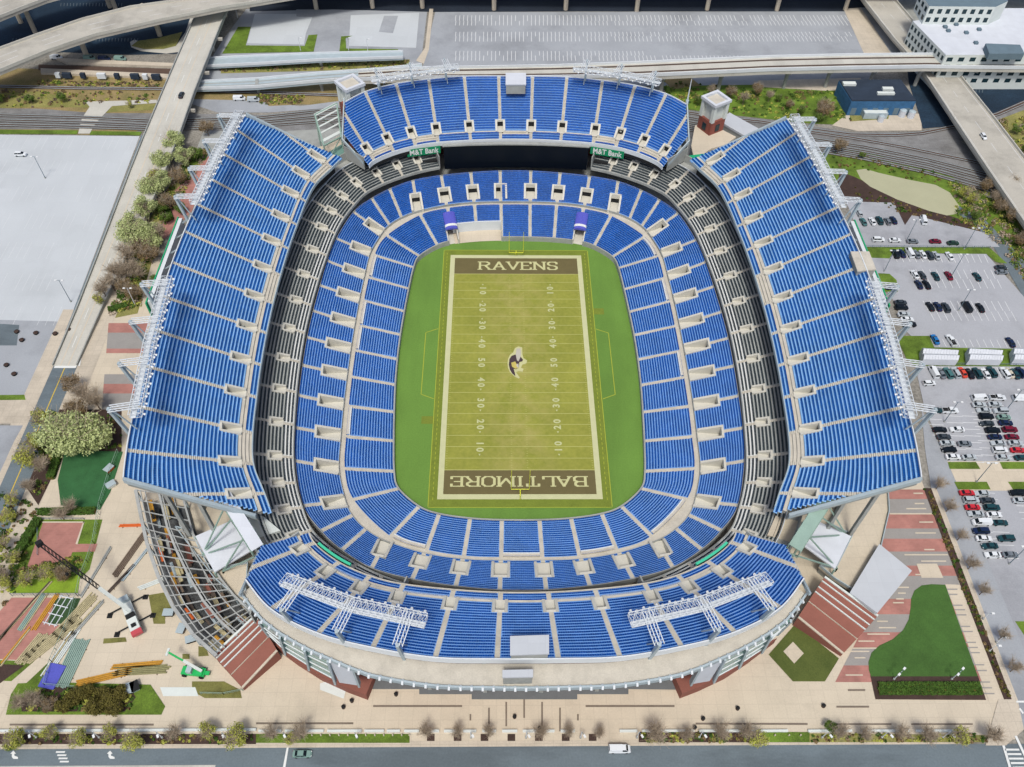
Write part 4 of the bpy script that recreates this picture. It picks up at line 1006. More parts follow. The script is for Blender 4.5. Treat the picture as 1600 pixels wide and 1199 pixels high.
# east diagonal-looking bridge (also straight in plan)
zE = 12.5
Lb = [P(u,v,zE) for u,v in ((1328,-30),(1352,5),(1395,60),(1432,102),(1446,120),(1492,190),(1540,262),(1600,350))]; Rb = [P(u,v,zE) for u,v in ((1375,-30),(1402,5),(1448,60),(1484,102),(1500,120),(1556,190),(1608,258),(1672,345))]
a = (Lb[-1]-Lb[-2]).normalized(); Lb.append(Lb[-1]+a*110); Rb.append(Rb[-1]+a*110)
viaduct('road_bridge', 'straight beige road bridge running under the rail viaduct at the right edge', 'bridge', [tuple(p)[:2] for p in Lb], [tuple(p)[:2] for p in Rb], [zE]*9, M['deck_conc'], 1.5, 1.0, M['road_conc'],
        [(*tuple(((P(u,v,zE)))[:2]),zE) for u,v in ((1485,135),(1530,195),(1578,262))], 1.6, M['conc_grey'], [('lane_line', M['line_faint'], (.08,.92), .2, False), ('lane_dashes', M['line_faint'], (.5,), .18, True)])
# light-rail viaducts
zL = 19.0
def px_edges(top, bot, z): return [tuple(P(u,v,z))[:2] for u,v in top], [tuple(P(u,v,z))[:2] for u,v in bot]
T_, B_ = px_edges([(560,113),(640,108),(760,106),(870,104),(1000,99),(1200,90),(1330,87),(1450,86),(1620,88),(1900,98)], [(560,125),(640,122),(760,122),(870,121),(1000,119),(1200,110),(1330,107),(1450,105),(1620,107),(1900,118)], zL)
prs = []
for (u, v) in ((1222,133),(1285,128),(1350,122),(1030,138),(1120,136),(1420,119),(1500,118),(1545,133)):
    p = P(u, v, G); j = min(range(len(T_)), key=lambda k: abs((T_[k][0]+B_[k][0])/2-p.x)); 
    yc = np.interp(p.x, [(t[0]+b[0])/2 for t,b in zip(T_,B_)], [(t[1]+b[1])/2 for t,b in zip(T_,B_)]); prs.append((p.x, float(yc), zL))
viaduct('rail_viaduct', 'white edged double track rail viaduct running behind the stadium to the right edge', 'viaduct', T_, B_, [zL]*len(T_), M['road_conc'], 2.2, 1.1, M['white'], prs, 1.7, M['conc_grey'],
        [('track_bed', M['rail'], (.22,.72), 1.3, False), ('rails', M['steel'], (.18,.26,.68,.76), .12, False)])
T_, B_ = px_edges([(270,118),(400,118),(500,115),(600,111),(660,108)], [(270,128),(400,130),(500,127),(600,123),(660,120)], 13)
viaduct('rail_viaduct', 'pale blue grey rail viaduct between the road bridge and the white topped tower', 'viaduct', T_, B_, [9,11,13,14,15], M['steel'], 1.6, .9, M['white'], [(*tuple((Vector(T_[i])+Vector(B_[i]))/2), 13) for i in (1,2,3)], 1.5, M['conc_grey'], [('track_bed', M['conc_grey'], (.3,.7), .8, False)])
T_, B_ = px_edges([(318,86),(400,85),(500,84),(630,81)], [(318,98),(400,97),(500,94),(630,90)], 11)
viaduct('rail_viaduct', 'slim pale viaduct nearest the grey parking lots at the top, left of the station canopy', 'viaduct', T_, B_, [9,10,11,11], M['steel'], 1.4, .8, M['white'], [(*tuple((Vector(T_[i])+Vector(B_[i]))/2), 11) for i in (1,2)], 1.2, M['conc_grey'])
# highways at the top left
def mitred(pts, zs_): return pts
e1 = [(-80,150),(-30,124),(0,111),(75,80),(150,55),(250,32),(350,12),(400,4),(520,-16),(700,-40)]; e0 = [(-80,106),(-30,88),(0,77),(60,55),(130,31),(205,12),(290,0),(330,-7),(450,-28),(640,-56)]
zH = 22
viaduct('highway', 'broad curved concrete highway sweeping across the top left corner', 'highway', [tuple(P(*p,zH))[:2] for p in e0], [tuple(P(*p,zH))[:2] for p in e1], [zH]*10, M['deck_conc'], 2.0, 1.0, M['road_conc'],
        [(*tuple(P(u,v,G))[:2], zH) for u,v in ((135,86),(250,56),(352,26))], 2.4, M['plaza'], [('lane_line', M['plaza'], (.06,.94), .3, False), ('lane_dashes', M['line_faint'], (.36,.64), .25, True)])
zU = 27
e1 = [(-80,62),(-20,36),(0,27),(35,13),(72,-1),(150,-22),(300,-52)]; e0 = [(-80,10),(-20,-8),(0,-14),(35,-24),(72,-34),(150,-52),(300,-80)]
viaduct('highway', 'upper highway deck cutting off the extreme top left corner', 'highway', [tuple(P(*p,zU))[:2] for p in e0], [tuple(P(*p,zU))[:2] for p in e1], [zU]*7, M['deck_conc'], 2.0, 1.0, M['road_conc'],
        [(*tuple(P(u,v,G))[:2], zU) for u,v in ((57,55),(33,36),(182,18),(172,12))], 2.2, M['plaza'], [('lane_dashes', M['line_faint'], (.33,.66), .25, True)])
# straight highway over the top edge: only its piers reach into the picture
hx = [-135,-60,20,110,210,320]; prs = [(*tuple(P(u,v,G))[:2], 24) for u,v in ((387,13),(494,16),(582,14),(660,14),(772,17),(884,17),(995,19),(1105,17),(1214,18),(1321,17))]
viaduct('highway', 'elevated highway along the top edge standing on a long row of concrete piers', 'highway', [(x,262) for x in hx], [(x,239.5) for x in hx], [24]*6, M['deck_conc'], 2.0, 1.0, M['road_conc'], [(p[0],p[1]+1,p[2]) for p in prs], 2.2, M['plaza'])
# ================================================================ BUILDINGS
def walls_box(root, x0,x1,y0,y1,z0,z1, wm, rm, par=.8):
    mb = MB()
    for (a,b,c,d) in ((x0,x1,y0,y0+.35),(x0,x1,y1-.35,y1),(x0,x0+.35,y0+.35,y1-.35),(x1-.35,x1,y0+.35,y1-.35)): mb.box(a,b,c,d,z0,z1+par)
    rel(mb.build('wall', wm), root)
    mb = MB(); mb.box(x0+.35,x1-.35,y0+.35,y1-.35,z1-.4,z1); return rel(mb.build('roof', rm), root)
def windows(root, face, a0, a1, const, zs_, n_, wd, ht, m=None):
    for z in zs_:
        for i in range(n_):
            c = a0+(a1-a0)*(i+.5)/n_; mb = MB()
            if face in ('s','n'):
                s_ = -1 if face == 's' else 1; mb.box(c-wd/2,c+wd/2,min(const,const+s_*.08),max(const,const+s_*.08),z,z+ht)
            else:
                s_ = -1 if face == 'w' else 1; mb.box(min(const,const+s_*.08),max(const,const+s_*.08),c-wd/2,c+wd/2,z,z+ht)
            rel(mb.build('window', m or M['glass']), root)
wh = empty('warehouse', (171,158,G), 0, 'low flat warehouse with blue walls and a dark roof beside the railway', 'warehouse')
wp = [P(u,v,14) for u,v in ((1311,125),(1408,124),(1432,157),(1331,157))]
mb = MB(); q = [tuple(p)[:2] for p in wp]; mb.prism(q, G, 13.4); rel(mb.build('wall', M['blue_wall']), wh)
mb = MB(); cxy = sum((Vector(p) for p in q), Vector((0,0)))/4; qi = [tuple(Vector(p)+(cxy-Vector(p))*.012) for p in q]; mb.prism(qi, 13.4, 14.0); rf = rel(mb.build('roof', M['roof_dark']), wh)
for (u,v,a,b) in ((1327,131,3,1.2),(1387,139,2.5,1.0),(1384,146,4,.8)):
    p = P(u,v,14.5); mb = MB(); mb.obox(p, a, b, 14.0, 15.0); rel(mb.build('roof_unit', M['facade']), rf)
for i in range(6):
    t_ = (i+.5)/6; a = Vector(q[3]).lerp(Vector(q[2]), t_) if q[3][1] < q[0][1] else Vector(q[0]).lerp(Vector(q[1]), t_)
    mb = MB(); mb.box(a.x-1.2, a.x+1.2, a.y-.12, a.y+.02, G+.5, G+4); rel(mb.build('loading_door', M['roof_slate']), wh)
p = P(1367,172,G+3); sh = empty('shed', (p.x,p.y,G), 0, 'small pale shed roof in front of the blue warehouse wall', 'shed'); walls_box(sh, p.x-5.5,p.x+5.5,p.y-3,p.y+3,G,G+3,M['steel'],M['facade'],.1)
for i,(u,v,s_) in enumerate(((1400,173,2.0),(1375,190,1.4),(1408,182,1.6),(1422,184,1.6))):
    p = P(u,v,G); t = empty('storage_tank', tuple(p), 0, 'white round storage tank in the yard below the blue warehouse, %s from the left' % ORD[[1,0,2,3][i]], 'tank', 'tanks in the warehouse yard')
    mb = MB(); mb.tube([p, p+Vector((0,0,3*s_*.7))], s_, 14); rel(mb.build('shell', M['roof_white']), t)
    mb = MB(); mb.tube([p+Vector((0,0,3*s_*.7)), p+Vector((0,0,3*s_*.7+.5))], [s_, s_*.3], 14); rel(mb.build('lid', M['steel']), t)
# white commercial building, top right
ob = empty('office_building', (225,195,G), 0, 'large white building with rows of square windows and a flat white roof, top right corner', 'building')
A_ = P(1440,0,24); 
rp = [P(u,v,24) for u,v in ((1426,33),(1478,86),(1640,86),(1640,13),(1452,13),(1449,30))]
mb = MB(); mb.prism([tuple(p)[:2] for p in rp], G, 24, 0, 1); rel(mb.build('wall', [M['facade'], M['roof_white']]), ob)
def facade_windows(p0, p1, z0, z1, rows, cols, root, m=M['glass'], frac=(.5,.55)):
    d = Vector((p1[0]-p0[0], p1[1]-p0[1])); L = d.length; d.normalize(); nrm = Vector((d.y, -d.x))
    for r in range(rows):
        for c in range(cols):
            h = (z1-z0)/rows; w_ = L/cols; zc = z0+h*(r+.5); cc = Vector(p0[:2])+d*w_*(c+.5)
            hw, hh = w_*frac[0]/2, h*frac[1]/2
            for sg in (1,):
                a = cc-d*hw+nrm*.06; b = cc+d*hw+nrm*.06; a2 = cc-d*hw-nrm*.3; b2 = cc+d*hw-nrm*.3
                mb = MB(); mb.hexa([(*a,zc-hh),(*b,zc-hh),(*b2,zc-hh),(*a2,zc-hh)],[(*a,zc+hh),(*b,zc+hh),(*b2,zc+hh),(*a2,zc+hh)])
                rel(mb.build('window', m), root)
facade_windows(rp[0], rp[1], G+2, 23.5, 4, 10, ob); facade_windows(rp[1], rp[2], G+3, 23.5, 4, 9, ob)
tw = [P(u,v,33) for u,v in ((1438,-12),(1452,10),(1556,11),(1575,2),(1572,-20))]
mb = MB(); mb.prism([tuple(p)[:2] for p in tw], 24.0, 33, 0, 1); up = rel(mb.build('upper_storeys', [M['facade'], M['roof_slate']]), ob)
facade_windows(tw[1], tw[2], 24.3, 32.6, 2, 8, up); facade_windows(tw[0], tw[1], 24.3, 32.6, 2, 3, up)
sr = [P(u,v,27) for u,v in ((1540,68),(1594,70),(1601,84),(1546,84))]
mb = MB(); mb.prism([tuple(p)[:2] for p in sr], 24.02, 27, 0); rel(mb.build('slate_roof', M['roof_slate']), ob)
for (u,v) in ((1469,30),(1477,42),(1482,48),(1494,38),(1493,25),(1510,51),(1525,67),(1530,46)):
    p = P(u,v,24.5); mb = MB(); mb.obox(p,.9,.9,24.02,25.0); rel(mb.build('roof_vent', M['roof_slate']), ob)
eb = empty('office_annex', (262,215,G), 0, 'white flat roofed annex with a grey rooftop band at the right edge', 'building')
rp2 = [P(u,v,20) for u,v in ((1652,86),(1652,14),(1800,14),(1800,86))]; 
mb = MB(); mb.prism([tuple(p)[:2] for p in rp2], G, 20, 0, 1); rel(mb.build('wall', [M['facade'], M['roof_white']]), eb)
# ================================================================ STADIUM FITTINGS
# scoreboard
def arc_panel(y0, x0, x1, z0, z1, bulge, th, n_=16):
    mb = MB()
    for i in range(n_):
        a, b = x0+(x1-x0)*i/n_, x0+(x1-x0)*(i+1)/n_; f = lambda x: y0 - bulge*(x/30.0)**2
        mb.hexa([(a,f(a),z0),(b,f(b),z0),(b,f(b)+th,z0),(a,f(a)+th,z0)],[(a,f(a),z1),(b,f(b),z1),(b,f(b)+th,z1),(a,f(a)+th,z1)])
    return mb
sb = empty('scoreboard', (0,98,13), 0, 'very wide black video scoreboard under the northern upper deck', 'scoreboard')
rel(arc_panel(97.3,-29.6,29.9,12.6,23.6,1.6,1.2).build('screen', M['black']), sb); rel(arc_panel(97.1,-30,30.2,23.6,24.1,1.6,1.4).build('frame', M['conc_grey']), sb)
for nm_, sx, d in (('left',-1,0),('right',1,0)):
    g = empty('banner', (sx*36,94,20), 0, 'green bank banner with white lettering at the %s end of the black scoreboard' % nm_, 'banner', 'green banners beside the scoreboard')
    u0, u1 = (636, 688) if sx < 0 else (923, 975)
    pa, pb_ = (P(636,234,23.2), P(688,225,24.0)) if sx < 0 else (P(923,226,24.0), P(975,237,23.2))
    pa.y -= .9; pb_.y -= .9; dx = (pb_-pa); ln = Vector((dx.x,dx.y,0)).length; ang = math.atan2(dx.y, dx.x); mid = (pa+pb_)/2
    mb = MB(); mb.hexa([(-ln/2,0,-3.4),(ln/2,0,-3.4),(ln/2,.2,-3.4),(-ln/2,.2,-3.4)],[(-ln/2,0,0),(ln/2,0,0),(ln/2,.2,0),(-ln/2,.2,0)])
    g.location = mid; g.rotation_euler = (0,0,ang)
    mb.build('panel', M['green_bank'], g)
    me = text_mesh('M&T Bank', 3.4, .05, .06, 1.0); me.materials.append(M['line'])
    xs_ = [v.co.x for v in me.vertices]; k_ = ln*.86/(max(xs_)-min(xs_))
    for v in me.vertices: v.co.x *= k_
    o = bpy.data.objects.new('lettering', me); C.objects.link(o); o.parent = g; o.location = (0,-.1,-1.7); o.rotation_euler = (R_(90),0,0)
    # dark equipment bay under the banner
    bay = MB(); bay.obox((mid.x-sx*2.5, mid.y+1.0), 3.6, 1.4, 13.5, 17.5, ang); bo = bay.build('equipment_bay', M['dark']); rel(bo, STAD)
# purple tunnel covers
for sx, u in ((-1,712),(1,896)):
    t = empty('tunnel_canopy', (sx*22,70,4), 0, 'purple inflatable cover over the %s field tunnel at the north end' % ('left' if sx < 0 else 'right'), 'tunnel cover', 'purple tunnel covers')
    xx = -22.6 if sx < 0 else 21.6
    k2 = 2 if sx < 0 else n1-3
    i0, o0 = T1.at([k2],0)[0], T1.at([k2],1)[0]; rv = (o0-i0)/np.linalg.norm(o0-i0); tv = np.array([-rv[1], rv[0]])
    A, B = [], []
    for i in range(9):
        a_ = math.pi*i/8; tt_ = 2.5*math.cos(a_); hh_ = .9*math.sin(a_)
        for Lst, d_, zz_ in ((A, 3.8, 4.6), (B, 12.6, 5.9)):
            p = i0+rv*d_+tv*tt_; Lst.append((p[0],p[1],zz_+hh_))
    mb = MB(); mb.strip(A,B); mb.face(A); rel(mb.build('cover', M['purple']), t)
    A2, B2 = [], []
    for i in range(9):
        a_ = math.pi*i/8; tt_ = 2.52*math.cos(a_); hh_ = .93*math.sin(a_)+.02
        for Lst, d_, zz_ in ((A2, 5.0, 4.78), (B2, 6.2, 4.95)):
            p = i0+rv*d_+tv*tt_; Lst.append((p[0],p[1],zz_+hh_))
    mb = MB(); mb.strip(A2,B2); rel(mb.build('white_band', M['line']), t)
    mb = MB(); 
    for p_ in (A[0], A[-1], B[0], B[-1]): mb.tube([p_, (p_[0],p_[1],.3)], .12, 5)
    rel(mb.build('poles', M['steel']), t)
# sun decks / press boxes on the rims
def roof_block(label, px, zt, zb, m, name='rooftop_box'):
    q = [tuple(P(u,v,zt))[:2] for u,v in px]; r = empty(name, (*q[0], zb), 0, label, 'rooftop box')
    c_ = sum((Vector(p) for p in q), Vector((0,0)))/len(q)
    mb = MB(); mb.prism([tuple(Vector(p)+(c_-Vector(p))*.05) for p in q], zb, zt-.5); rel(mb.build('walls', M['conc_grey']), r)
    mb = MB(); mb.prism(q, zt-.5, zt); rel(mb.build('roof', m), r); return r
roof_block('flat pale camera platform roof in the middle of the south upper deck rim', [(797,994),(858,992),(858,1022),(797,1024)], 42, 37.0, M['roof_grey'])
roof_block('small flat grey cabin on the roof terrace at the centre of the near side', [(785,1047),(833,1046),(833,1058),(785,1059)], 39.5, 35.05, M['roof_grey'])
roof_block('tan box roof near the rim of the east upper deck', [(1329,393),(1358,393),(1369,421),(1340,424)], 48.5, 43, M['conc'])
roof_block('pale cabin at the centre of the north upper deck rim', [(790,114),(822,114),(822,132),(790,132)], 41, 36.5, M['roof_white'])
# floodlight trusses
FL = {}
def floodlight_proto():
    mb = MB(); mb.tube([(0,0,0),(0,-.5,-.35)], [.18,.36], 8)
    me = mb.build('floodlight', M['lamp']); return me
proto_fl = floodlight_proto(); FLM = proto_fl.data; bpy.data.objects.remove(proto_fl)
def truss(label, pts, wd, ht, out, masts, zbase, n_lights):
    """pts: centre line on top chord; out: outward unit fn; masts: parameters along the line"""
    r = empty('floodlight_truss', tuple(pts[0]), 0, label, 'floodlight truss', 'floodlight trusses along the stadium rim')
    pts = [Vector(p) for p in pts]
    seg = [(pts[i+1]-pts[i]).length for i in range(len(pts)-1)]; tot = sum(seg)
    def at(s):
        s = s*tot
        for i, l in enumerate(seg):
            if s <= l+1e-6 or i == len(seg)-1: 
                d = (pts[i+1]-pts[i]).normalized(); return pts[i]+d*s, d
            s -= l
    mb = MB(); n_ = max(6, int(tot/1.6)); prev = None
    for i in range(n_+1):
        p, d = at(i/n_); o_ = out(p); a = p+o_*wd/2; b = p-o_*wd/2; dn = Vector((0,0,-ht)); cur = (a, b, a+dn, b+dn)
        for (x, y) in ((0,1),(2,3),(0,2),(1,3)): mb.beam(cur[x], cur[y], .09, .09)
        if prev:
            for x in range(4): mb.beam(prev[x], cur[x], .16, .16)
            for (x, y) in ((0,1),(1,0),(2,3),(3,2),(0,2),(1,3)) : mb.beam(prev[x], cur[y], .07, .07)
        prev = cur
    # grated walkway along the outer half
    for i in range(n_):
        p, d = at(i/n_); q_, d2 = at((i+1)/n_); o_ = out(p)
        mb.hexa([p+o_*.1+Vector((0,0,-ht-.1)), q_+o_*.1+Vector((0,0,-ht-.1)), q_+o_*wd*.5+Vector((0,0,-ht-.1)), p+o_*wd*.5+Vector((0,0,-ht-.1))],[p+o_*.1+Vector((0,0,-ht)), q_+o_*.1+Vector((0,0,-ht)), q_+o_*wd*.5+Vector((0,0,-ht)), p+o_*wd*.5+Vector((0,0,-ht))])
    rel(mb.build('lattice', M['white']), r)
    for i in range(n_lights):
        p, d = at((i+.5)/n_lights); o_ = out(p); f = bpy.data.objects.new('floodlight', FLM); C.objects.link(f)
        f.location = p-o_*(wd/2+.15)+Vector((0,0,-ht*.2 if i % 2 else -ht*.8)); f.rotation_euler = (0,0,math.atan2(-o_.y,-o_.x)+math.pi/2); rel(f, r)
    for s in masts:
        p, d = at(s); o_ = out(p); top = p+o_*7.0+Vector((0,0,-.6))
        for k in (-1.5,-.5,.5,1.5):
            ob_ = MB(); ob_.beam(p+d*k*.75-o_*wd*.3, top+d*k*.75, .2, .2)
            if k in (-1.5, .5): 
                for j in range(5): ob_.beam(p.lerp(top, j/5)+d*k*.75, p.lerp(top,(j+1)/5)+d*(k+1)*.75, .08, .08)
            rel(ob_.build('outrigger_bar', M['white']), r)
        ft = Vector((top.x-o_.x*1.6, top.y-o_.y*1.6, zbase(top)))
        ob_ = MB(); ob_.beam(top+Vector((0,0,.2)), ft, .9, .7); ob_.beam(top-o_*.5, ft+Vector((0,0,2))-o_*2.5, .3, .3); rel(ob_.build('mast', M['steel']), r)
def outE(p): return Vector((0, math.copysign(1, p.y), 0)) if abs(p.x) < 20 else Vector((p.x*.012, math.copysign(1,p.y), 0)).normalized()
def outS(p): return Vector((math.copysign(1,p.x), p.y*.002, 0)).normalized()
Pz = lambda u,v,z: P(u,v,z)
for sy, vy in ((-1,'south'),(1,'north')):
    for sx, vx in ((-1,'left'),(1,'right')):
        pts_ = [(sx*57.0,sy*106.4,47.5),(sx*40.0,sy*112.8,47.5),(sx*23.2,sy*116.6,47.5)]
        truss('white lattice floodlight truss on the %s half of the %s rim' % (vx, vy), pts_, 3.0, 1.5, lambda p: Vector((p.x*.010, math.copysign(1,p.y), 0)).normalized(), (.12,.5,.88), (lambda t: 36.2 if vy == 'north' else 35.0), 22)
for sx, vx in ((-1,'left'),(1,'right')):
    for sy, vy in ((1,'far'),(-1,'near')):
        pts_ = [(sx*98.6,sy*67,58.5),(sx*101.4,sy*42,58.5),(sx*103.0,sy*17,58.5)]
        truss('white lattice floodlight truss on the %s half of the %s rim' % (vy, vx), pts_, 3.0, 1.5, outS, (.06,.36,.66,.95), (lambda t: 46.5), 30)
# long green sign boards hung outside the west and east rims
for sx, vx in ((-1,'west'),(1,'east')):
    g = empty('sign_board', (sx*117,12,32), 0, 'long thin green sign board with a white back outside the %s rim' % vx, 'sign', 'green rim signs')
    zt = 38; xs_ = 118.0
    y0, y1 = (34.0, -8.0)
    mb = MB(); mb.box(*(sorted((sx*xs_, sx*(xs_+.4)))), y1, y0, zt-6, zt); rel(mb.build('green_face', M['green_sign']), g)
    mb = MB(); mb.box(*(sorted((sx*(xs_-.05), sx*(xs_-1.3)))), y1+1, y0-.5, zt-5.5, zt-.3); rel(mb.build('white_back', M['white']), g)
    mb = MB()
    for y in np.linspace(y1+2, y0-2, 6): mb.beam((sx*(xs_-1), y, zt-1.5), (sx*106.5, y, zt+5.5), .35, .35)
    rel(mb.build('brackets', M['steel']), g)
# rim flood poles / masts
for (u,v,h) in ((1065,160,None),):
    p = Vector((69.5,107.0,38)); t = empty('flag_mast', tuple(p), 0, 'thin white mast at the right end of the northern rim', 'mast')
    mb = MB(); mb.tube([p, p+Vector((0,0,10))], [.35,.12], 6); rel(mb.build('pole', M['white']), t)
    mb = MB(); mb.tube([p+Vector((0,0,-1)), p+Vector((0,0,.6))], .7, 8); rel(mb.build('collar', M['steel']), t)
# stair towers at the two northern corners
def tower(u, v, zt, hw, ang, label):
    p = P(u, v, zt); t = empty('stair_tower', (p.x,p.y,G), 0, label, 'tower', 'brick towers at the northern corners')
    mb = MB(); mb.obox(p, hw*.86, hw*.86, G, zt-9, ang); rel(mb.build('brick_shaft', M['brick']), t)
    mb = MB(); ca, sa = math.cos(ang), math.sin(ang)
    R2 = lambda x,y: (p.x+x*ca-y*sa, p.y+x*sa+y*ca)
    for sx_ in (-1,1):
        for sy_ in (-1,1): c_ = R2(sx_*hw*.74, sy_*hw*.74); mb.obox(c_, .75, .75, zt-9, zt-1.2, ang)
    mb.obox(p, hw*.62, hw*.62, zt-9, zt-2.6, ang); rel(mb.build('white_lantern', M['facade']), t)
    mb = MB()
    for (a0,a1,b0,b1) in ((-hw,hw,-hw,-hw+1.2),(-hw,hw,hw-1.2,hw),(-hw,-hw+1.2,-hw+1.2,hw-1.2),(hw-1.2,hw,-hw+1.2,hw-1.2)):
        q = [R2(a0,b0),R2(a1,b0),R2(a1,b1),R2(a0,b1)]; mb.hexa([(x,y,zt-1.2) for x,y in q],[(x,y,zt) for x,y in q])
    rel(mb.build('white_cornice', M['roof_white']), t)
    mb = MB(); q = [R2(-hw+1.2,-hw+1.2),R2(hw-1.2,-hw+1.2),R2(hw-1.2,hw-1.2),R2(-hw+1.2,hw-1.2)]; mb.prism(q, zt-1.6, zt-1.0); rel(mb.build('roof', M['conc']), t)
    for k in range(4):
        a_ = ang+k*math.pi/2; c_ = (p.x+math.cos(a_)*hw*.87, p.y+math.sin(a_)*hw*.87)
        for zz_ in (zt-14, zt-20, zt-26):
            if zz_ < G+1: continue
            mb = MB(); mb.obox(c_, .12, 1.1, zz_, zz_+3.2, a_); rel(mb.build('window', M['glass']), t)
tower(546,128,42, 4.6, R_(38), 'brick stair tower with a white open top beside the left end of the north deck')
tower(1120,153,31, 4.6, R_(32), 'free standing brick stair tower with a white open top, right of the north deck')

# ================================================================ CORNER STRUCTURES
def mx(p, sx): return (p[0] if sx < 0 else -p[0],) + tuple(p[1:])
for sx, side in ((-1,'west'),(1,'east')):
    S = lambda u,v,z: Vector(mx(tuple(P(u,v,z)), sx))
    # slanted glass front, white panel and brick base below the roof terrace
    r = empty('glass_front', tuple(S(480,1020,G)), 0, 'slanted green glass front on a brick base, %s half of the near side' % side, 'glass front', 'glass fronts under the terrace')
    top = [S(u,v,34) for u,v in ((406,973),(438,994),(477,1014),(513,1030))]; bot = [S(u,v,17) for u,v in ((420,992),(446,1018),(483,1042),(524,1064))]
    mb = MB(); 
    for i in range(3): mb.hexa([bot[i],bot[i+1],bot[i+1]+Vector((0,.5,0)),bot[i]+Vector((0,.5,0))],[top[i],top[i+1],top[i+1]+Vector((0,.5,0)),top[i]+Vector((0,.5,0))])
    rel(mb.build('glass', M['glass_green']), r)
    for i in range(4):
        mb = MB(); mb.beam(top[i]+Vector((0,-.2,.5)), bot[i]+Vector((0,-.2,-.5)), 1.5 if i else .8, .5); rel(mb.build('fin', M['steel']), r)
    for k in (.3,.62,.9):
        mb = MB()
        for i in range(3): mb.beam(top[i].lerp(bot[i],k)+Vector((0,-.15,0)), top[i+1].lerp(bot[i+1],k)+Vector((0,-.15,0)), .25, .25)
        rel(mb.build('mullion', M['white']), r)
    wp_ = [S(513,1031,33.8), S(552,1044,33.8), S(562,1071,19), S(530,1066,17)]
    mb = MB(); mb.hexa([p-Vector((0,0,.4)) for p in wp_], wp_); rel(mb.build('white_panel', M['roof_white']), r)
    mb = MB(); mb.beam(wp_[1]+Vector((0,0,.3)), wp_[2]+Vector((0,0,.3)), 1.4, .5); rel(mb.build('fin', M['steel']), r)
    bb = [tuple(S(u,v,10))[:2] for u,v in ((418,1000),(450,1012),(485,1028),(515,1040),(552,1050),(584,1056),(572,1086),(542,1075),(500,1056),(462,1032),(432,1010))]
    mb = MB(); mb.prism(bb, G, 10, 0, 0); rel(mb.build('brick_base', M['brick_roof']), r)
    # ramp with brick-red slab and pale kerbs
    r = empty('ramp_roof', tuple(S(385,1018,G)), 0, 'sloping brick red ramp roof with pale stripes, %s of the south deck' % side, 'ramp', 'red ramps')
    c4 = [S(400,962,15), S(434,1018,11), S(380,1076,7.5), S(334,1024,11)] if sx < 0 else [P(1288,902,15), P(1246,966,11), P(1316,1023,7.5), P(1371,963,11)]
    mb = MB(); mb.hexa([(p.x,p.y,G) for p in c4], c4); rel(mb.build('slab', M['brick_roof']), r)
    a0, a1, b1, b0 = c4[0], c4[3], c4[2], c4[1]
    for k in (0,.10,.24,.36,.6,.98):
        mb = MB(); up = Vector((0,0,.25)); mb.beam(a0.lerp(b0,k)+up, a1.lerp(b1,k)+up, (.55 if k in (0,.98) else .28 if k < .4 else .12), .4); rel(mb.build('kerb', M['facade'] if k < .5 else M['sidewalk']), r)
    # white canopy roof
    r = empty('canopy', tuple(S(340,855,G)), 0, 'tilted white canopy roof in the gap %s of the near upper deck' % side, 'canopy', 'white corner canopies')
    q = [P(305,838,15),P(360,814,17),P(393,860,17),P(335,894,15)] if sx < 0 else [P(1330,838,15),P(1277,814,17),P(1251,849,17),P(1305,889,15)]
    mb = MB(); mb.hexa([p-Vector((0,0,.5)) for p in q], q); rel(mb.build('roof', M['roof_white']), r)
    for p in q:
        mb = MB(); mb.tube([p-Vector((0,0,.5)), (p.x,p.y,G)], .3, 6); rel(mb.build('column', M['steel_green']), r)
    # inclined steel bridge truss
    r = empty('steel_truss', tuple(S(370,810,G)), 0, 'pale green steel truss bridging the %s corner gap of the near side' % side, 'truss', 'corner trusses')
    a, b = (P(350,772,34), P(402,856,30)) if sx < 0 else (P(1296,772,34), P(1242,856,30))
    d = (b-a).normalized(); sd_ = Vector((-d.y,d.x,0)).normalized()*1.7; dn = Vector((0,0,-3.6))
    mb = MB(); mb.hexa([a-sd_-Vector((0,0,.3)), b-sd_-Vector((0,0,.3)), b+sd_-Vector((0,0,.3)), a+sd_-Vector((0,0,.3))],[a-sd_,b-sd_,b+sd_,a+sd_]); rel(mb.build('roof_plate', M['roof_white'] if sx < 0 else M['steel_green']), r)
    mb = MB(); K = 7
    for i in range(K+1):
        p = a.lerp(b,i/K); mb.beam(p-sd_+dn,p+sd_+dn,.2,.2)
        for s_ in (-1,1):
            mb.beam(p+sd_*s_, p+sd_*s_+dn, .25,.25)
            if i < K: q2 = a.lerp(b,(i+1)/K); mb.beam(p+sd_*s_, q2+sd_*s_+dn, .2,.2); mb.beam(p+sd_*s_+dn, q2+sd_*s_+dn, .3,.3)
    rel(mb.build('lattice', M['steel_green']), r)
    feet = [P(316,868,13),P(348,893,13),P(300,880,13)] if sx < 0 else [P(1322,836,13),P(1308,888,13),P(1345,880,13)]
    for tp, ft in ((a, feet[0]), (a.lerp(b,.25), feet[0]), (b, feet[1]), (a.lerp(b,.6), feet[1]), (b.lerp(a,.3), feet[0])):
        mb = MB(); mb.beam(tp+dn, ft, .35, .35); mb.beam(ft, (ft.x,ft.y,G), .4,.4); rel(mb.build('strut', M['steel_green']), r)
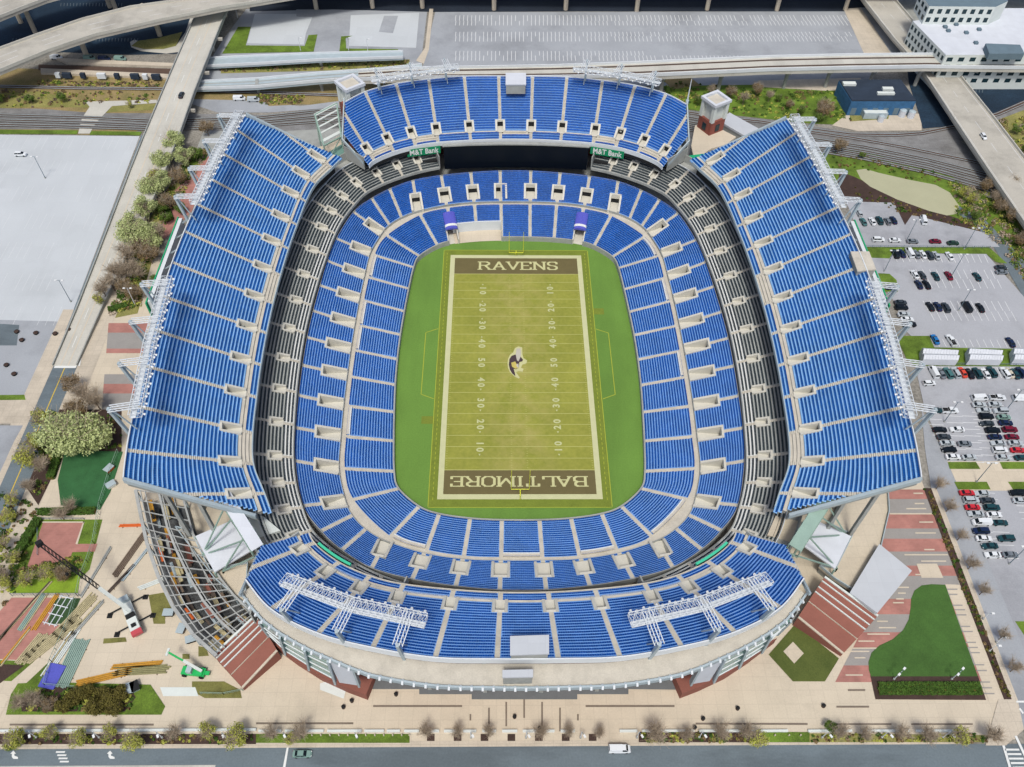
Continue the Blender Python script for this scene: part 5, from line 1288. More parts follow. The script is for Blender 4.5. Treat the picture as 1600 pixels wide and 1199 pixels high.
# corner concourses
def slab_thing(name, label, cat, px, z, m, th=1.0, wall=None, group=None, zb=None):
    q = [tuple(P(u,v,z))[:2] for u,v in px]; r = empty(name, (*q[0], G), 0, label, cat, group)
    mb = MB(); mb.prism(q, z-th, z); rel(mb.build('slab', m), r)
    c_ = sum((Vector(p) for p in q), Vector((0,0)))/len(q)
    mb = MB(); mb.prism([tuple(Vector(p)+(c_-Vector(p))*.08) for p in q], G, z-th); rel(mb.build('walls', wall or M['conc_grey']), r)
    if zb:
        for i in range(len(q)):
            mb = MB(); a, b = q[i], q[(i+1)%len(q)]; mb.beam((*a, z+.5),(*b, z+.5), .25, 1.0); rel(mb.build('parapet', M['steel']), r)
    return r
slab_thing('concourse', 'tan open concourse floor beyond the south east corner canopy', 'concourse', [(1318,786),(1386,762),(1388,800),(1376,852),(1372,880),(1335,925),(1303,905),(1280,885),(1306,888),(1331,838),(1300,822)], 11, M['plaza'], zb=1)
slab_thing('concourse', 'small pale concourse floor between the club seats and the south east truss', 'concourse', [(1212,806),(1262,818),(1243,850),(1199,836)], 21, M['plaza'], zb=None)
slab_thing('concourse', 'white floored corner platform between the club seats and the south west truss', 'concourse', [(374,813),(410,806),(438,829),(400,842)], 21, M['facade'], zb=None)
slab_thing('concourse', 'tan concourse floor left of the near upper deck beside the white canopy', 'concourse', [(298,830),(330,893),(388,880),(384,930),(402,962),(336,905),(275,825)], 12, M['plaza'], zb=1)
slab_thing('grey_roof', 'large plain grey metal roof at the south east corner above the brick ramp', 'roof', [(1374,850),(1425,892),(1371,958),(1328,926)], 14, M['roof_grey'])
slab_thing('concourse', 'tan concourse roof in front of the free standing brick tower', 'concourse', [(1086,196),(1104,190),(1150,214),(1135,226),(1112,232),(1085,250),(1080,228)], 16, M['plaza'])
slab_thing('grey_roof', 'light grey sloping roof right of the free standing brick tower', 'roof', [(1122,188),(1140,176),(1198,208),(1170,216)], 15, M['roof_grey'])
slab_thing('glass_roof', 'pale green glass roof in the gap left of the northern upper deck', 'roof', [(510,240),(533,226),(556,243),(522,263)], 20, M['glass_green'])
slab_thing('green_tarp', 'bright green tarpaulin with white stripes in the gap right of the northern deck', 'tarpaulin', [(1064,250),(1078,243),(1102,240),(1092,258),(1080,257)], 20, M['green_sign'])
slab_thing('concourse', 'tan concourse landing left of the northern deck below the steel stair', 'concourse', [(480,235),(505,228),(530,212),(540,232),(515,245),(495,250)], 17, M['plaza'])
# open steel stair frame at the north west corner
r = empty('steel_stair_frame', tuple(P(510,220,G)), 0, 'open steel frame with white roof slats left of the northern deck', 'steel frame')
q = [P(492,180,30),P(526,162,30),P(533,214,26),P(506,228,26)]
for i in range(4):
    mb = MB(); mb.beam(q[i], q[(i+1)%4], .6, .6); mb.beam(q[i], (q[i].x,q[i].y,G), .45,.45); mb.beam(q[i], (q[(i+1)%4].x,q[(i+1)%4].y,18), .3,.3); rel(mb.build('frame', M['steel_green']), r)
for k in (0,.2,.4,.6,.85):
    a = q[0].lerp(q[3],k); b = q[1].lerp(q[2],k); mb = MB(); mb.beam(a,b,1.6 if k in (0,.85) else .8,.25); rel(mb.build('roof_slat', M['facade']), r)
# unfinished steel frame at the south west corner (building works)
r = empty('steel_framework', tuple(P(290,900,G)), 0, 'unfinished grey steel framework with open beams curving round the south west corner', 'framework')
OUT = [(212,766),(222,815),(230,850),(247,900),(270,948),(302,992),(338,1025)]; INN = [(330,790),(302,835),(322,870),(345,905),(365,930),(385,950),(402,964)]
zo = 13.0
M['frame_steel'] = mat('frame_steel', (176,178,176), amt=.15)
o_ = [P(u,v,zo) for u,v in OUT]; i_ = [P(u,v,zo) for u,v in INN]; i_[0] = P(285,775,zo)
mb = MB(); mb.strip([(p.x,p.y,G+.55) for p in o_], [(p.x,p.y,G+.55) for p in i_]); rel(mb.build('floor', mat('muddy_slab', (88,92,94), amt=.3, scale=.25, fine=2, sat2=(56,52,50))), r)
for nm, L_, w_ in (('ring_beam', o_, .9), ('ring_beam', [a.lerp(b,.5) for a,b in zip(o_,i_)], .6), ('ring_beam', i_, .5), ('ring_beam', [a.lerp(b,.2) for a,b in zip(o_,i_)], .25), ('ring_beam', [a.lerp(b,.1) for a,b in zip(o_,i_)], .25), ('ring_beam', [a.lerp(b,.56) for a,b in zip(o_,i_)], .25), ('ring_beam', [a.lerp(b,.8) for a,b in zip(o_,i_)], .25)):
    mb = MB()
    for a, b in zip(L_[:-1], L_[1:]): mb.beam(a, b, w_, .6)
    rel(mb.build(nm, M['frame_steel']), r)
for i in range(len(o_)-1):
    for k in (0,.33,.66):
        a = o_[i].lerp(o_[i+1],k); b = i_[i].lerp(i_[i+1],k); mb = MB(); mb.beam(a,b,.22,.4); rel(mb.build('cross_beam', M['frame_steel']), r)
        if k == 0:
            for p in (a, a.lerp(b,.5), b): mb = MB(); mb.beam(p,(p.x,p.y,G),.45,.45); rel(mb.build('column', M['steel']), r)
for i in range(80):
    t_ = rng.random()*5.9; k = .1+.8*rng.random(); j = int(t_); a = o_[j].lerp(o_[j+1],t_-j); b = i_[j].lerp(i_[j+1],t_-j); c_ = a.lerp(b,k); d = (o_[j+1]-o_[j]).normalized()
    mb = MB(); zc = G+1+rng.random()*3; L_ = 1.5+rng.random()*3
    mb.beam(Vector((c_.x,c_.y,zc))-d*L_, Vector((c_.x,c_.y,zc))+d*L_, .5+rng.random()*.8, .3)
    rel(mb.build('timber_deck' if i%3 else 'orange_brace', M[('wood','ochre','bark','conc_grey','bark_dark','steel','brick_roof','orange' if i < 20 else 'wood','dark')[i%9]]), r)

# ================================================================ VEHICLES
PAINT = {'white':(232,236,240),'silver':(186,194,200),'grey':(120,128,136),'dark grey':(62,70,78),'black':(24,30,38),'navy':(28,44,78),'dark teal':(34,72,80),'teal':(76,120,122),'blue':(36,120,190),'red':(206,50,62),'maroon':(120,28,52),'orange red':(222,80,60),'dark green':(44,72,60),'grey green':(130,160,152),'beige':(208,200,180)}
for k_, v_ in PAINT.items(): M['paint_'+k_] = mat('car_paint_'+k_.replace(' ','_'), v_, rough=.28, amt=0)
M['headlight'] = mat('headlight_glass', (235,238,240), rough=.2, amt=0); M['taillight'] = mat('taillight_glass', (150,20,20), rough=.3, amt=0)
M['carglass'] = mat('car_glass', (26,36,44), rough=.1, amt=0)
SH = {'sedan': dict(L=4.8,W=1.85,b=[(-2.4,.55,.78),(-2.3,.92,.9),(-1.55,1.0,.96),(1.0,.98,.97),(2.1,.86,.9),(2.4,.6,.75)], c=(-1.75,-1.05,.45,1.15,1.44)),
      'hatchback': dict(L=4.4,W=1.8,b=[(-2.2,.55,.8),(-2.12,1.0,.92),(-1.5,1.03,.96),(1.0,1.0,.97),(1.95,.88,.9),(2.2,.6,.75)], c=(-2.05,-1.6,.4,1.15,1.5)),
      'suv': dict(L=4.9,W=1.95,b=[(-2.45,.6,.88),(-2.4,1.1,.95),(-1.6,1.14,.98),(1.1,1.12,.98),(2.3,1.0,.92),(2.45,.65,.8)], c=(-2.3,-2.0,.6,1.3,1.78)),
      'van': dict(L=5.6,W=2.05,b=[(-2.8,.6,.95),(-2.78,1.25,.97),(-1.6,1.3,1),(1.6,1.28,1),(2.5,1.1,.92),(2.8,.7,.82)], c=(-2.76,-2.65,1.5,2.1,2.15)),
      'pickup': dict(L=5.6,W=2.0,b=[(-2.8,.6,.94),(-2.75,1.1,.96),(-.9,1.1,.98),(1.3,1.12,.98),(2.6,1.02,.92),(2.8,.65,.82)], c=(-.75,-.55,.9,1.5,1.82))}
PROTO = {}
def make_car(kind, color):
    s = SH[kind]; L, W = s['L'], s['W']; hw = W/2
    r = empty('parked_car' if kind in ('sedan','hatchback','suv') else {'van':'parked_van','pickup':'pickup_truck'}[kind])
    mb = MB(); prev = None
    def section(x, zt, k):          # rounded hull cross-section
        w_ = hw*k; return [(x,-w_*.9,.22),(x,-w_,.45),(x,-w_*.98,zt-.22),(x,-w_*.86,zt),(x,w_*.86,zt),(x,w_*.98,zt-.22),(x,w_,.45),(x,w_*.9,.22)]
    secs = [section(*b) for b in s['b']]
    base = 0
    for q in secs: mb.v += q
    for i in range(len(secs)-1):
        for k in range(8): a, b = i*8+k, i*8+(k+1)%8; mb.f.append((a,a+8,b+8,b)); mb.m.append(0)
    mb.f.append(tuple(range(8))); mb.m.append(0); mb.f.append(tuple(range(len(secs)*8-1, len(secs)*8-9, -1))); mb.m.append(0)
    x0, x1, x2, x3, zt = s['c']; zb = s['b'][2][1]-.02
    # roof panel and pillars
    wr = hw*.70; wb = hw*.86
    mb.hexa([(x1,-wr,zt-.06),(x2,-wr,zt-.06),(x2,wr,zt-.06),(x1,wr,zt-.06)],[(x1+.05,-wr*.95,zt),(x2-.05,-wr*.95,zt),(x2-.05,wr*.95,zt),(x1+.05,wr*.95,zt)])
    for sy in (-1,1):
        mb.beam((x0+.02,sy*wb,zb),(x1,sy*wr,zt-.03),.09,.09); mb.beam((x3-.02,sy*wb,zb),(x2,sy*wr,zt-.03),.07,.07); mb.beam(((x1+x2)/2,sy*(wb+.01),zb),((x1+x2)/2,sy*(wr+.01),zt-.03),.09,.06)
    if kind == 'pickup':
        for sy in (-1,1): mb.box(-2.72,-.8,sy*hw*.88-.06,sy*hw*.88+.06,1.05,1.28)
        mb.box(-2.75,-2.65,-hw*.88,hw*.88,1.05,1.26)
    mb.build('body', M['paint_'+color], r)
    mb = MB(); mb.hexa([(x0,-wb,zb),(x3,-wb,zb),(x3,wb,zb),(x0,wb,zb)],[(x1+.02,-wr,zt-.06),(x2-.02,-wr,zt-.06),(x2-.02,wr,zt-.06),(x1+.02,wr,zt-.06)])
    mb.build('windows', M['carglass'] , r)
    if kind == 'van':
        mb = MB(); 
        for sy in (-1,1): mb.hexa([(-2.7,sy*wb-.02,zb),(.6,sy*wb-.02,zb),(.6,sy*wb+.05,zb),(-2.7,sy*wb+.05,zb)],[(-2.6,sy*wr-.02,zt-.05),(.6,sy*wr-.02,zt-.05),(.6,sy*wr+.06,zt-.05),(-2.6,sy*wr+.06,zt-.05)])
        mb.build('side_panels', M['paint_'+color], r)
    if kind == 'pickup':
        mb = MB(); mb.box(-2.64,-.82,-hw*.8,hw*.8,1.06,1.13); mb.build('load_bed', M['dark'], r)
    for sx_ in (-1,1):
        for sy in (-1,1):
            mb = MB(); xx = sx_*L*.31; mb.tube([(xx,sy*(hw-.22),.34),(xx,sy*(hw+.01),.34)], .34, 10); wv = mb.build('wheel', M['tyre'], r)
    for sy in (-1,1):
        mb = MB(); mb.box(L/2-.16,L/2-.02,sy*hw*.6-.16,sy*hw*.6+.16,.62,.76); mb.build('headlight', M['headlight'], r)
        mb = MB(); mb.box(-L/2+.02,-L/2+.1,sy*hw*.66-.14,sy*hw*.66+.14,.66,.84); mb.build('taillight', M['taillight'], r)
    return r
CARS = 0
def car(kind, color, u, v, ang, label, group=None, z=None):
    key = (kind, color); zz = (G+.28) if z is None else z; p = P(u, v, zz+.7)
    first = key not in PROTO
    if first: PROTO[key] = make_car(kind, color); o = PROTO[key]
    else: o = dup(PROTO[key])
    o.location = (p.x, p.y, zz); o.rotation_euler = (0,0,R_(ang)); o['category'] = {'van':'van','pickup':'pickup truck'}.get(kind,'car'); o['label'] = label
    if group: o['group'] = group
    elif 'group' in o: del o['group']
def R4(u, v, z4): return (1200+u/4, z4+v/4)
rowsC = [
 ('at the left of the small upper lot', 'cars in the small upper lot', 300, 95, [(570,130,'silver','hatchback'),(597,185,'teal','sedan'),(652,183,'white','sedan'),(697,178,'dark teal','suv'),(748,182,'grey','hatchback'),(785,175,'navy','sedan')]),
 ('along the lower edge of the small lot', 'cars along the small upper lot', 300, 0, [(690,297,'white','suv'),(793,300,'white','sedan'),(905,308,'grey','sedan'),(1048,308,'maroon','sedan'),(1158,318,'dark green','sedan')]),
 ('in the top row, middle lot', 'cars in the top row of the middle lot', 300, 96, [(797,387,'black','suv'),(838,383,'navy','sedan'),(885,380,'white','van'),(928,388,'grey','sedan'),(968,390,'white','sedan'),(1010,395,'dark grey','suv'),(1052,397,'silver','sedan'),(1135,400,'white','sedan')]),
 ('in the second row, middle lot', 'cars in the second row of the middle lot', 300, 97, [(918,515,'white','sedan'),(965,520,'dark grey','sedan'),(1048,525,'dark teal','sedan'),(1130,522,'maroon','sedan'),(1307,528,'dark teal','sedan')]),
 ('tucked under the second row, middle lot', 'cars below the second row of the middle lot', 300, 97, [(943,577,'navy','sedan'),(992,578,'black','sedan')]),
 ('in the third row of the middle east lot', 'cars in the third row of the middle lot', 300, 97, [(1014,715,'black','sedan'),(1062,715,'navy','sedan'),(1112,722,'dark grey','suv'),(1242,718,'black','van'),(1327,722,'black','sedan')]),
 ('in the bottom row above the tents', 'cars in the bottom row of the middle lot', 300, 97, [(1045,920,'blue','sedan'),(1145,928,'white','pickup'),(1517,938,'navy','sedan')]),
 ('in the packed row below the tents', 'cars in the row below the tents', 300, 97, [(1035,1125,'white','van'),(1083,1133,'grey','sedan'),(1127,1132,'teal','suv'),(1174,1130,'silver','suv'),(1217,1127,'orange red','sedan'),(1262,1134,'black','sedan'),(1309,1132,'dark teal','suv'),(1361,1135,'white','sedan'),(1400,1125,'dark teal','suv'),(1482,1130,'white','suv'),(1510,1130,'beige','sedan'),(1545,1135,'dark teal','sedan'),(1582,1128,'navy','suv')]),
]
for desc, grp, v0, ang, L_ in rowsC:
    for i, (x, y, col, kd) in enumerate(L_):
        u, v = R4(x, y, v0); car(kd, col, u, v, ang+rng.normal()*1.2, '%s %s, %s from the left %s' % (col, kd, ORD[i], desc), grp)
colsC = [
 ('beside the stadium, middle lot', 'cars against the stadium', 300, 0, [(775,597,'navy','suv'),(830,690,'dark grey','sedan'),(835,722,'black','suv'),(850,765,'silver','sedan'),(870,795,'white','sedan'),(885,828,'black','suv')]),
 ('at the right edge, middle lot', 'cars at the right edge of the middle lot', 300, 0, [(1457,472,'dark grey','sedan'),(1462,500,'grey','sedan')]),
 ("in the small block's right column, lower lot", 'cars of the left block, right column', 600, 0, [(1183,283,'white','sedan'),(1230,373,'grey','sedan'),(1258,457,'silver','sedan')]),
 ("in the small block's left column, lower lot", 'cars of the left block, left column', 600, 0, [(1050,165,'dark teal','hatchback'),(1075,285,'black','sedan'),(1100,330,'dark grey','sedan'),(1120,370,'silver','sedan'),(1133,410,'black','sedan'),(1157,455,'white','sedan')]),
 ("in the double row's left column, lower lot", 'cars of the long double row, left column', 600, 0, [(1325,88,'white','van'),(1320,130,'silver','sedan'),(1350,165,'silver','sedan'),(1365,203,'black','suv'),(1368,247,'dark grey','sedan'),(1405,290,'black','suv'),(1420,330,'navy','sedan'),(1440,370,'silver','sedan'),(1450,413,'white','suv'),(1470,458,'silver','sedan')]),
 ("in the double row's right column, lower lot", 'cars of the long double row, right column', 600, 0, [(1435,85,'white','pickup'),(1420,128,'silver','sedan'),(1455,168,'silver','suv'),(1475,207,'grey green','sedan'),(1487,243,'navy','sedan'),(1512,285,'maroon','suv'),(1527,330,'maroon','sedan'),(1548,370,'silver','sedan'),(1562,413,'red','sedan'),(1588,460,'dark teal','sedan')]),
 ("in the bottom right lot's left column", 'cars of the bottom right lot, left column', 600, 0, [(1245,680,'red','sedan'),(1270,725,'silver','suv'),(1280,770,'red','sedan'),(1300,812,'silver','sedan'),(1335,865,'white','van'),(1332,918,'navy','suv'),(1350,965,'white','sedan'),(1387,1012,'dark teal','sedan'),(1405,1067,'white','sedan')]),
 ("in the bottom right lot's right column", 'cars of the bottom right lot, right column', 600, 0, [(1338,683,'silver','sedan'),(1373,727,'dark grey','sedan'),(1400,772,'dark teal','suv'),(1413,817,'white','sedan'),(1452,867,'dark teal','sedan'),(1490,965,'dark teal','suv'),(1515,1067,'grey','sedan')]),
 ('at the right picture edge', 'cars at the right picture edge', 600, 0, [(1582,90,'white','van'),(1560,680,'black','suv'),(1578,728,'silver','sedan')]),
]
for desc, grp, v0, ang, L_ in colsC:
    for i, (x, y, col, kd) in enumerate(L_):
        u, v = R4(x, y, v0); car(kd, col, u, v, (180 if rng.random() < .3 else 0)+rng.normal()*1.2, '%s %s, %s from top %s' % (col, kd, ORD[i], desc), grp)
car('van','white',*R4(972,175,300),82,'white delivery van alone beside the orange kerb of the small upper lot')
car('pickup','white',*R4(1138,165,600),0,'white pickup truck standing alone left of the double row under a lamp')
car('hatchback','white',1256*1.0+196,598.5,3,'white hatchback alone right below the left end of the tent strip')
car('sedan','dark grey',283,148,88,'dark sedan driving alone on the road bridge left of the stadium', z=13.4)
car('suv','white',32,241,0,'white car parked alone in the huge pale parking lot')
car('hatchback','white',1537,213,-88,'white car driving alone on the bridge at the right edge', z=zE+.05)
car('van','white',968,1170.5,0,'white van driving on the street at the bottom, below the plaza', z=G+.1)
car('sedan','grey green',472,1178,0,'grey green sedan at the stop line on the bottom street', z=G+.1)
car('van','blue',370,101,2,'bright blue box truck beside the rail viaduct, right of the road bridge', z=G+.2)
car('van','white',374,154,2,'white truck standing left of its twin on the gravel yard below the viaducts', z=G+.2)
car('van','silver',396,156,2,'silver white truck parked right of another on the gravel yard below the viaducts', z=G+.2)
for i,(u,v,c_) in enumerate(((88,90,'white'),(140,91,'grey green'),(163,92,'navy'),(188,92,'grey green'))): car('van',c_,u,v,-2,'%s van, %s from the left above the station platforms' % (c_, ORD[i]), 'vans above the station')
# white ribbed tents between the lots
for i, (u0,u1) in enumerate(((1441,1496),(1513,1565),(1583,1640))):
    a, b, c_, d = P(u0,544,G+3.6), P(u1,547,G+3.6), P(u1+2,563,G+3.6), P(u0+2,562,G+3.6)
    t = empty('event_tent', tuple(a.lerp(c_,.5))[:2]+(G,), 0, 'long white twin ridge tent on the grass strip between the lots, %s from the left' % ORD[i], 'tent', 'white tents between the lots')
    for k in (0,1):
        q0, q1, q2, q3 = a.lerp(d,k*.52), b.lerp(c_,k*.52), b.lerp(c_,k*.52+.46), a.lerp(d,k*.52+.46); rg = Vector((0,0,1.1))
        mb = MB(); m0, m1 = q0.lerp(q3,.5)+rg, q1.lerp(q2,.5)+rg; N_ = 12
        for j in range(N_):
            f0, f1 = j/N_, (j+.94)/N_
            mb.face([q3.lerp(q2,f0),q3.lerp(q2,f1),m0.lerp(m1,f1),m0.lerp(m1,f0)]); mb.face([m0.lerp(m1,f0),m0.lerp(m1,f1),q0.lerp(q1,f1),q0.lerp(q1,f0)])
        mb.face([q3,m0,q0]); mb.face([q1,m1,q2]); dz = Vector((0,0,-3))
        mb.face([q3+dz,q2+dz,q2,q3]); mb.face([q0,q1,q1+dz,q0+dz]); mb.face([q0,q0+dz,q3+dz,q3]); mb.face([q1,q2,q2+dz,q1+dz])
        rel(mb.build('ridge_tent', M['roof_white']), t)

# ================================================================ LAMPS AND SMALL STREET THINGS
LP_ = None
def lamp_post(u, v, h, label, arms=2, grp='lamp posts in the lots', ang=0, zb=G):
    p = P(u, v, zb); t = empty('lamp_post', tuple(p), R_(ang), label, 'lamp post', grp)
    mb = MB(); mb.tube([(0,0,0),(0,0,h)], [.14,.09], 6); mb.build('pole', M['roof_slate'] if h > 9 else M['white'], t)
    mb = MB(); mb.tube([(0,0,0),(0,0,.7)], .3, 8); mb.build('foot', M['conc_grey'], t)
    for k in range(arms):
        a = k*2*math.pi/arms; e = Vector((math.cos(a)*1.0, math.sin(a)*1.0, h)); mb = MB(); mb.tube([(0,0,h-.1), tuple(e)], .06, 5); mb.build('arm', M['roof_slate'], t)
        mb = MB(); mb.obox((e.x*1.2,e.y*1.2), .42, .26, h-.12, h+.1, a); mb.build('lamp_head', M['lamp'], t)
poles = [(1487,431,'beside the maroon car in the middle east lot'),(1497,486,'in the third row of the middle east lot'),(1416,377,'above the line of cars in the small upper lot'),(1506,390,'on the right of the small upper lot'),(1381,425,'beside the rounded grass island near the stadium'),
 (1475,660,'left of the double row in the lower east lot'),(1572,641,'inside the long double row of cars'),(1525,754,'on the tan walkway between the grass patches'),(1576,882,'at the bottom right end of the parked cars'),(71,279,'in the huge pale lot, upper one of two'),(111,472,'in the huge pale lot, lower one of two')]
for u,v,d in poles: lamp_post(u, v, 11, 'tall dark lamp post '+d)
for i,u in enumerate((56,154,252,352,446,556,734,820,905,993,1090,1282,1375,1470)):
    lamp_post(u+2, 1153, 5.0, 'slim white street lamp at the bottom street, %s from the left' % ORD[i], 1, 'street lamps along the bottom street', -60)
for i,(u,v) in enumerate(((1396,1062),(1486,1062))): lamp_post(u, v, 6, 'white lamp standing at the mulch bed below the big lawn, %s of two' % ('left' if i == 0 else 'right'), 2, 'lamps at the mulch bed', 40)
lamp_post(212,478,9,'twin headed lamp post on the western forecourt beside the brick paving')
for i,(u,v) in enumerate(((1535,968),(1556,1005),(1545,1018))): lamp_post(u, v, 4, 'low white lamp by the east planting strip, %s from top' % ORD[i], 1, 'low lamps by the east strip')
# low white wall pieces along the bottom pavement
segs = [(-20,400),(405,440),(446,506),(512,565),(570,600),(605,625),(632,655),(665,686),(694,718),(724,744),(754,775),(785,808),(817,838),(846,866),(876,898),(968,995),(1003,1024),(1030,1084),(1092,1125),(1130,1180),(1186,1230),(1262,1330),(1345,1420),(1430,1500)]
for i,(a,b) in enumerate(segs):
    p, q = P(a,1143.5,G), P(b,1143.5,G); t = empty('low_wall', tuple(p.lerp(q,.5)), 0, 'low white wall piece along the bottom pavement, %s' % (ORD[i]+' from the left' if i < 12 else ORD[len(segs)-1-i]+' from the right'), 'wall', 'low white walls along the pavement')
    mb = MB(); mb.box(p.x,q.x,p.y-.22,p.y+.22,G,G+.7); rel(mb.build('wall', M['white']), t)
    mb = MB(); mb.box(p.x-.05,q.x+.05,p.y-.3,p.y+.3,G+.7,G+.8); rel(mb.build('coping', M['facade']), t)
k = 0
for u in list(range(432,632,14))+[1210,1232,1250]+list(range(640,664,12)):
    p = P(u,1150,G); k += 1; mb = MB(); mb.tube([p, p+Vector((0,0,.9))], .16, 7); mb.tube([p+Vector((0,0,.9)), p+Vector((0,0,1.0))], [.2,.08], 7); tag(mb.build('bollard', M['plaza']), 'short pale bollard in the green strip along the bottom street', 'bollard', 'bollards in the green strip')
for i,(u,v,nm) in enumerate(((619,1086,'below the west end of the terrace'),(550,1096,'near the western brick base'),(537,1106,'just below another bin on the plaza'),(1152,1108,'on the plaza right of the terrace'),(1098,1124,'on the plaza above the low wall'),(1286,1104,'on the plaza left of the paving bars'),(804,1121,'beside the dark paving bars at the centre'),(843,1139,'behind the low wall at the centre'),(1085,1138,'behind the low wall, right of centre'))):
    p = P(u,v,G); t = empty('litter_bin', tuple(p), 0, 'small dark round litter bin '+nm, 'bin', 'litter bins on the plaza'); mb = MB(); mb.tube([(0,0,0),(0,0,1.0)], .5, 10); mb.build('drum', M['mulch'], t); mb = MB(); mb.tube([(0,0,1.0),(0,0,1.15)], [.52,.3], 10); mb.build('lid', M['dark'], t)
for i,(u,v) in enumerate(((27,520),(57,522),(87,523),(35,533),(23,586),(11,572),(108,517))):
    p = P(u,v,G); t = empty('planter', tuple(p), 0, 'round dark planter by the pale lot corner, %s listed from the top left' % ORD[i], 'planter', 'planters by the pale lot'); mb = MB(); mb.tube([(0,0,0),(0,0,.8)], [.7,.9], 10); mb.build('pot', M['dark'], t); mb = MB(); mb.tube([(0,0,.8),(0,0,1.0)], [.85,.5], 10); mb.build('soil', M['mulch'], t)

# ================================================================ TREES AND HEDGES
M['leaf_pale'] = mat('pale_blossom_leaf', (200,208,150), amt=.2, scale=1.2, fine=5, sat2=(138,152,90)); M['leaf_bud'] = mat('budding_leaf', (188,190,90), amt=.25, scale=1.0, fine=5, sat2=(118,122,54))
M['leaf_green'] = mat('green_leaf', (104,128,52), amt=.3, scale=1.0, fine=5, sat2=(58,78,30)); M['leaf_olive'] = mat('olive_leaf', (112,104,48), amt=.3, scale=1.0, fine=5, sat2=(62,60,28))
M['twig'] = mat('twig_bark', (176,160,140), amt=.15, scale=2); M['leaf_brown'] = mat('brown_leaf', (140,118,84), amt=.25, scale=1, sat2=(92,78,52)); M['hedge'] = mat('hedge_leaf', (74,104,36), amt=.3, scale=1.2, fine=5, sat2=(40,62,22))
def tree_proto(kind, H, Rr, leaf, nleaf, ntw, seed, lsz=.42, dens=1.0, bark='bark'):
    rg = np.random.default_rng(seed); r = empty(kind)
    tb = MB(); tb.tube([(0,0,0),(.05,.02,H*.22),(0,.05,H*.42)], [.22,.17,.12], 7); tips = []
    nl = 7
    for i in range(nl):
        a = i*2.4+rg.random()*.5; el = .5+rg.random()*.8; L = Rr*(.55+.35*rg.random()); z0 = H*(.25+.2*rg.random())
        p1 = Vector((math.cos(a)*L*.5*math.cos(el), math.sin(a)*L*.5*math.cos(el), z0+L*.45*math.sin(el)+.4)); p2 = Vector((math.cos(a)*L*math.cos(el), math.sin(a)*L*math.cos(el), z0+L*1.05*math.sin(el)+.8))
        tb.tube([(0,0,z0),p1,p2], [.10,.065,.035], 5); tips += [p1,p2]
    tb.tube([(0,0,H*.4),(.1,-.1,H*.8)], [.11,.03], 5); tips.append(Vector((.1,-.1,H*.75)))
    tb.build('trunk', M[bark], r)
    cen = Vector((0,0,H*.62)); rz = H*.38
    if ntw:
        mb = MB()
        for i in range(ntw):
            t0 = tips[i % len(tips)]; d = Vector(rg.normal(size=3)); d.z = abs(d.z)*.9+.2; d.normalize(); q = t0.lerp(cen, .15*rg.random()); L = Rr*(.35+.45*rg.random())
            e = q+d*L; f = e+Vector(rg.normal(size=3))*.25+Vector((0,0,.3)); mb.tube([q,e,f], [.035,.025,.012], 3)
        if nleaf == 0: mb.build('crown', M['twig'], r); return r
        mb.build('twigs', M['twig'], r)
    K = 16; cl = []
    for i in range(K):
        d = Vector(rg.normal(size=3)).normalized(); k = .45+.5*rg.random(); cl.append((cen+Vector((d.x*Rr*k*.85, d.y*Rr*k*.85, d.z*rz*k*.8)), Rr*(.26+.24*rg.random())))
    mb = MB()
    for i in range(nleaf):
        c_, rr = cl[rg.integers(K)]; d = Vector(rg.normal(size=3)).normalized(); p = c_+d*rr*(rg.random()**.4)
        if p.z < H*.2: continue
        n1_ = (d+Vector(rg.normal(size=3))*.7).normalized(); t1 = n1_.cross(Vector(rg.normal(size=3))).normalized(); t2 = n1_.cross(t1); s_ = lsz*(.5+rg.random()*.8)
        mb.face([p-t1*s_*.5, p+t2*s_*.35, p+t1*s_*.5, p-t2*s_*.35])
    mb.build('crown', M[leaf], r)
    return r
TP = {}
def tree(kind, u, v, s, label, group, z=G, at_top=False):
    spec = {'pale': ('blossoming_tree', 9, 4.4, 'leaf_pale', 5200, 60), 'pale2': ('blossoming_tree', 8, 4.8, 'leaf_pale', 5200, 60), 'bud': ('budding_tree', 7, 3.2, 'leaf_bud', 1700, 220), 'bud2': ('budding_tree', 6.5, 3.0, 'leaf_bud', 1100, 220), 'bare': ('bare_tree', 7.5, 3.4, None, 0, 460), 'bare2': ('bare_tree', 7, 3.8, None, 0, 430),
            'green': ('leafy_tree', 7, 3.2, 'leaf_green', 3200, 40), 'olive': ('evergreen_shrub', 4.5, 3.0, 'leaf_olive', 3600, 0), 'brown': ('budding_tree', 8, 3.8, 'leaf_brown', 1800, 420)}[kind]
    nm, H, Rr, lf, nlf, ntw = spec
    if kind not in TP: TP[kind] = tree_proto(nm, H, Rr, lf, nlf, ntw, len(TP)*11+3); o = TP[kind]
    else: o = dup(TP[kind])
    p = P(u, v, z); o.location = p; o.rotation_euler = (0,0,rng.random()*6.28); o.scale = (s*(1+rng.normal()*.05),)*2+(s,)
    o['label'] = label; o['category'] = 'tree' if kind != 'olive' else 'shrub'; o['group'] = group
ADJ = {'pale':'pale blossoming tree','pale2':'broad pale blossoming tree','bud':'yellow green budding tree','bud2':'thin yellow green budding tree','bare':'bare brown tree','bare2':'spreading bare tree','green':'green leafy tree','olive':'dense olive shrub','brown':'bushy brown tree'}
def tree_row(L_, where, group):
    for i, (k, u, v, s) in enumerate(L_): tree(k, u, v, s, '%s, %s %s' % (ADJ[k], ORD[i % 20] if i < 20 else str(i+1)+'th', where), group)
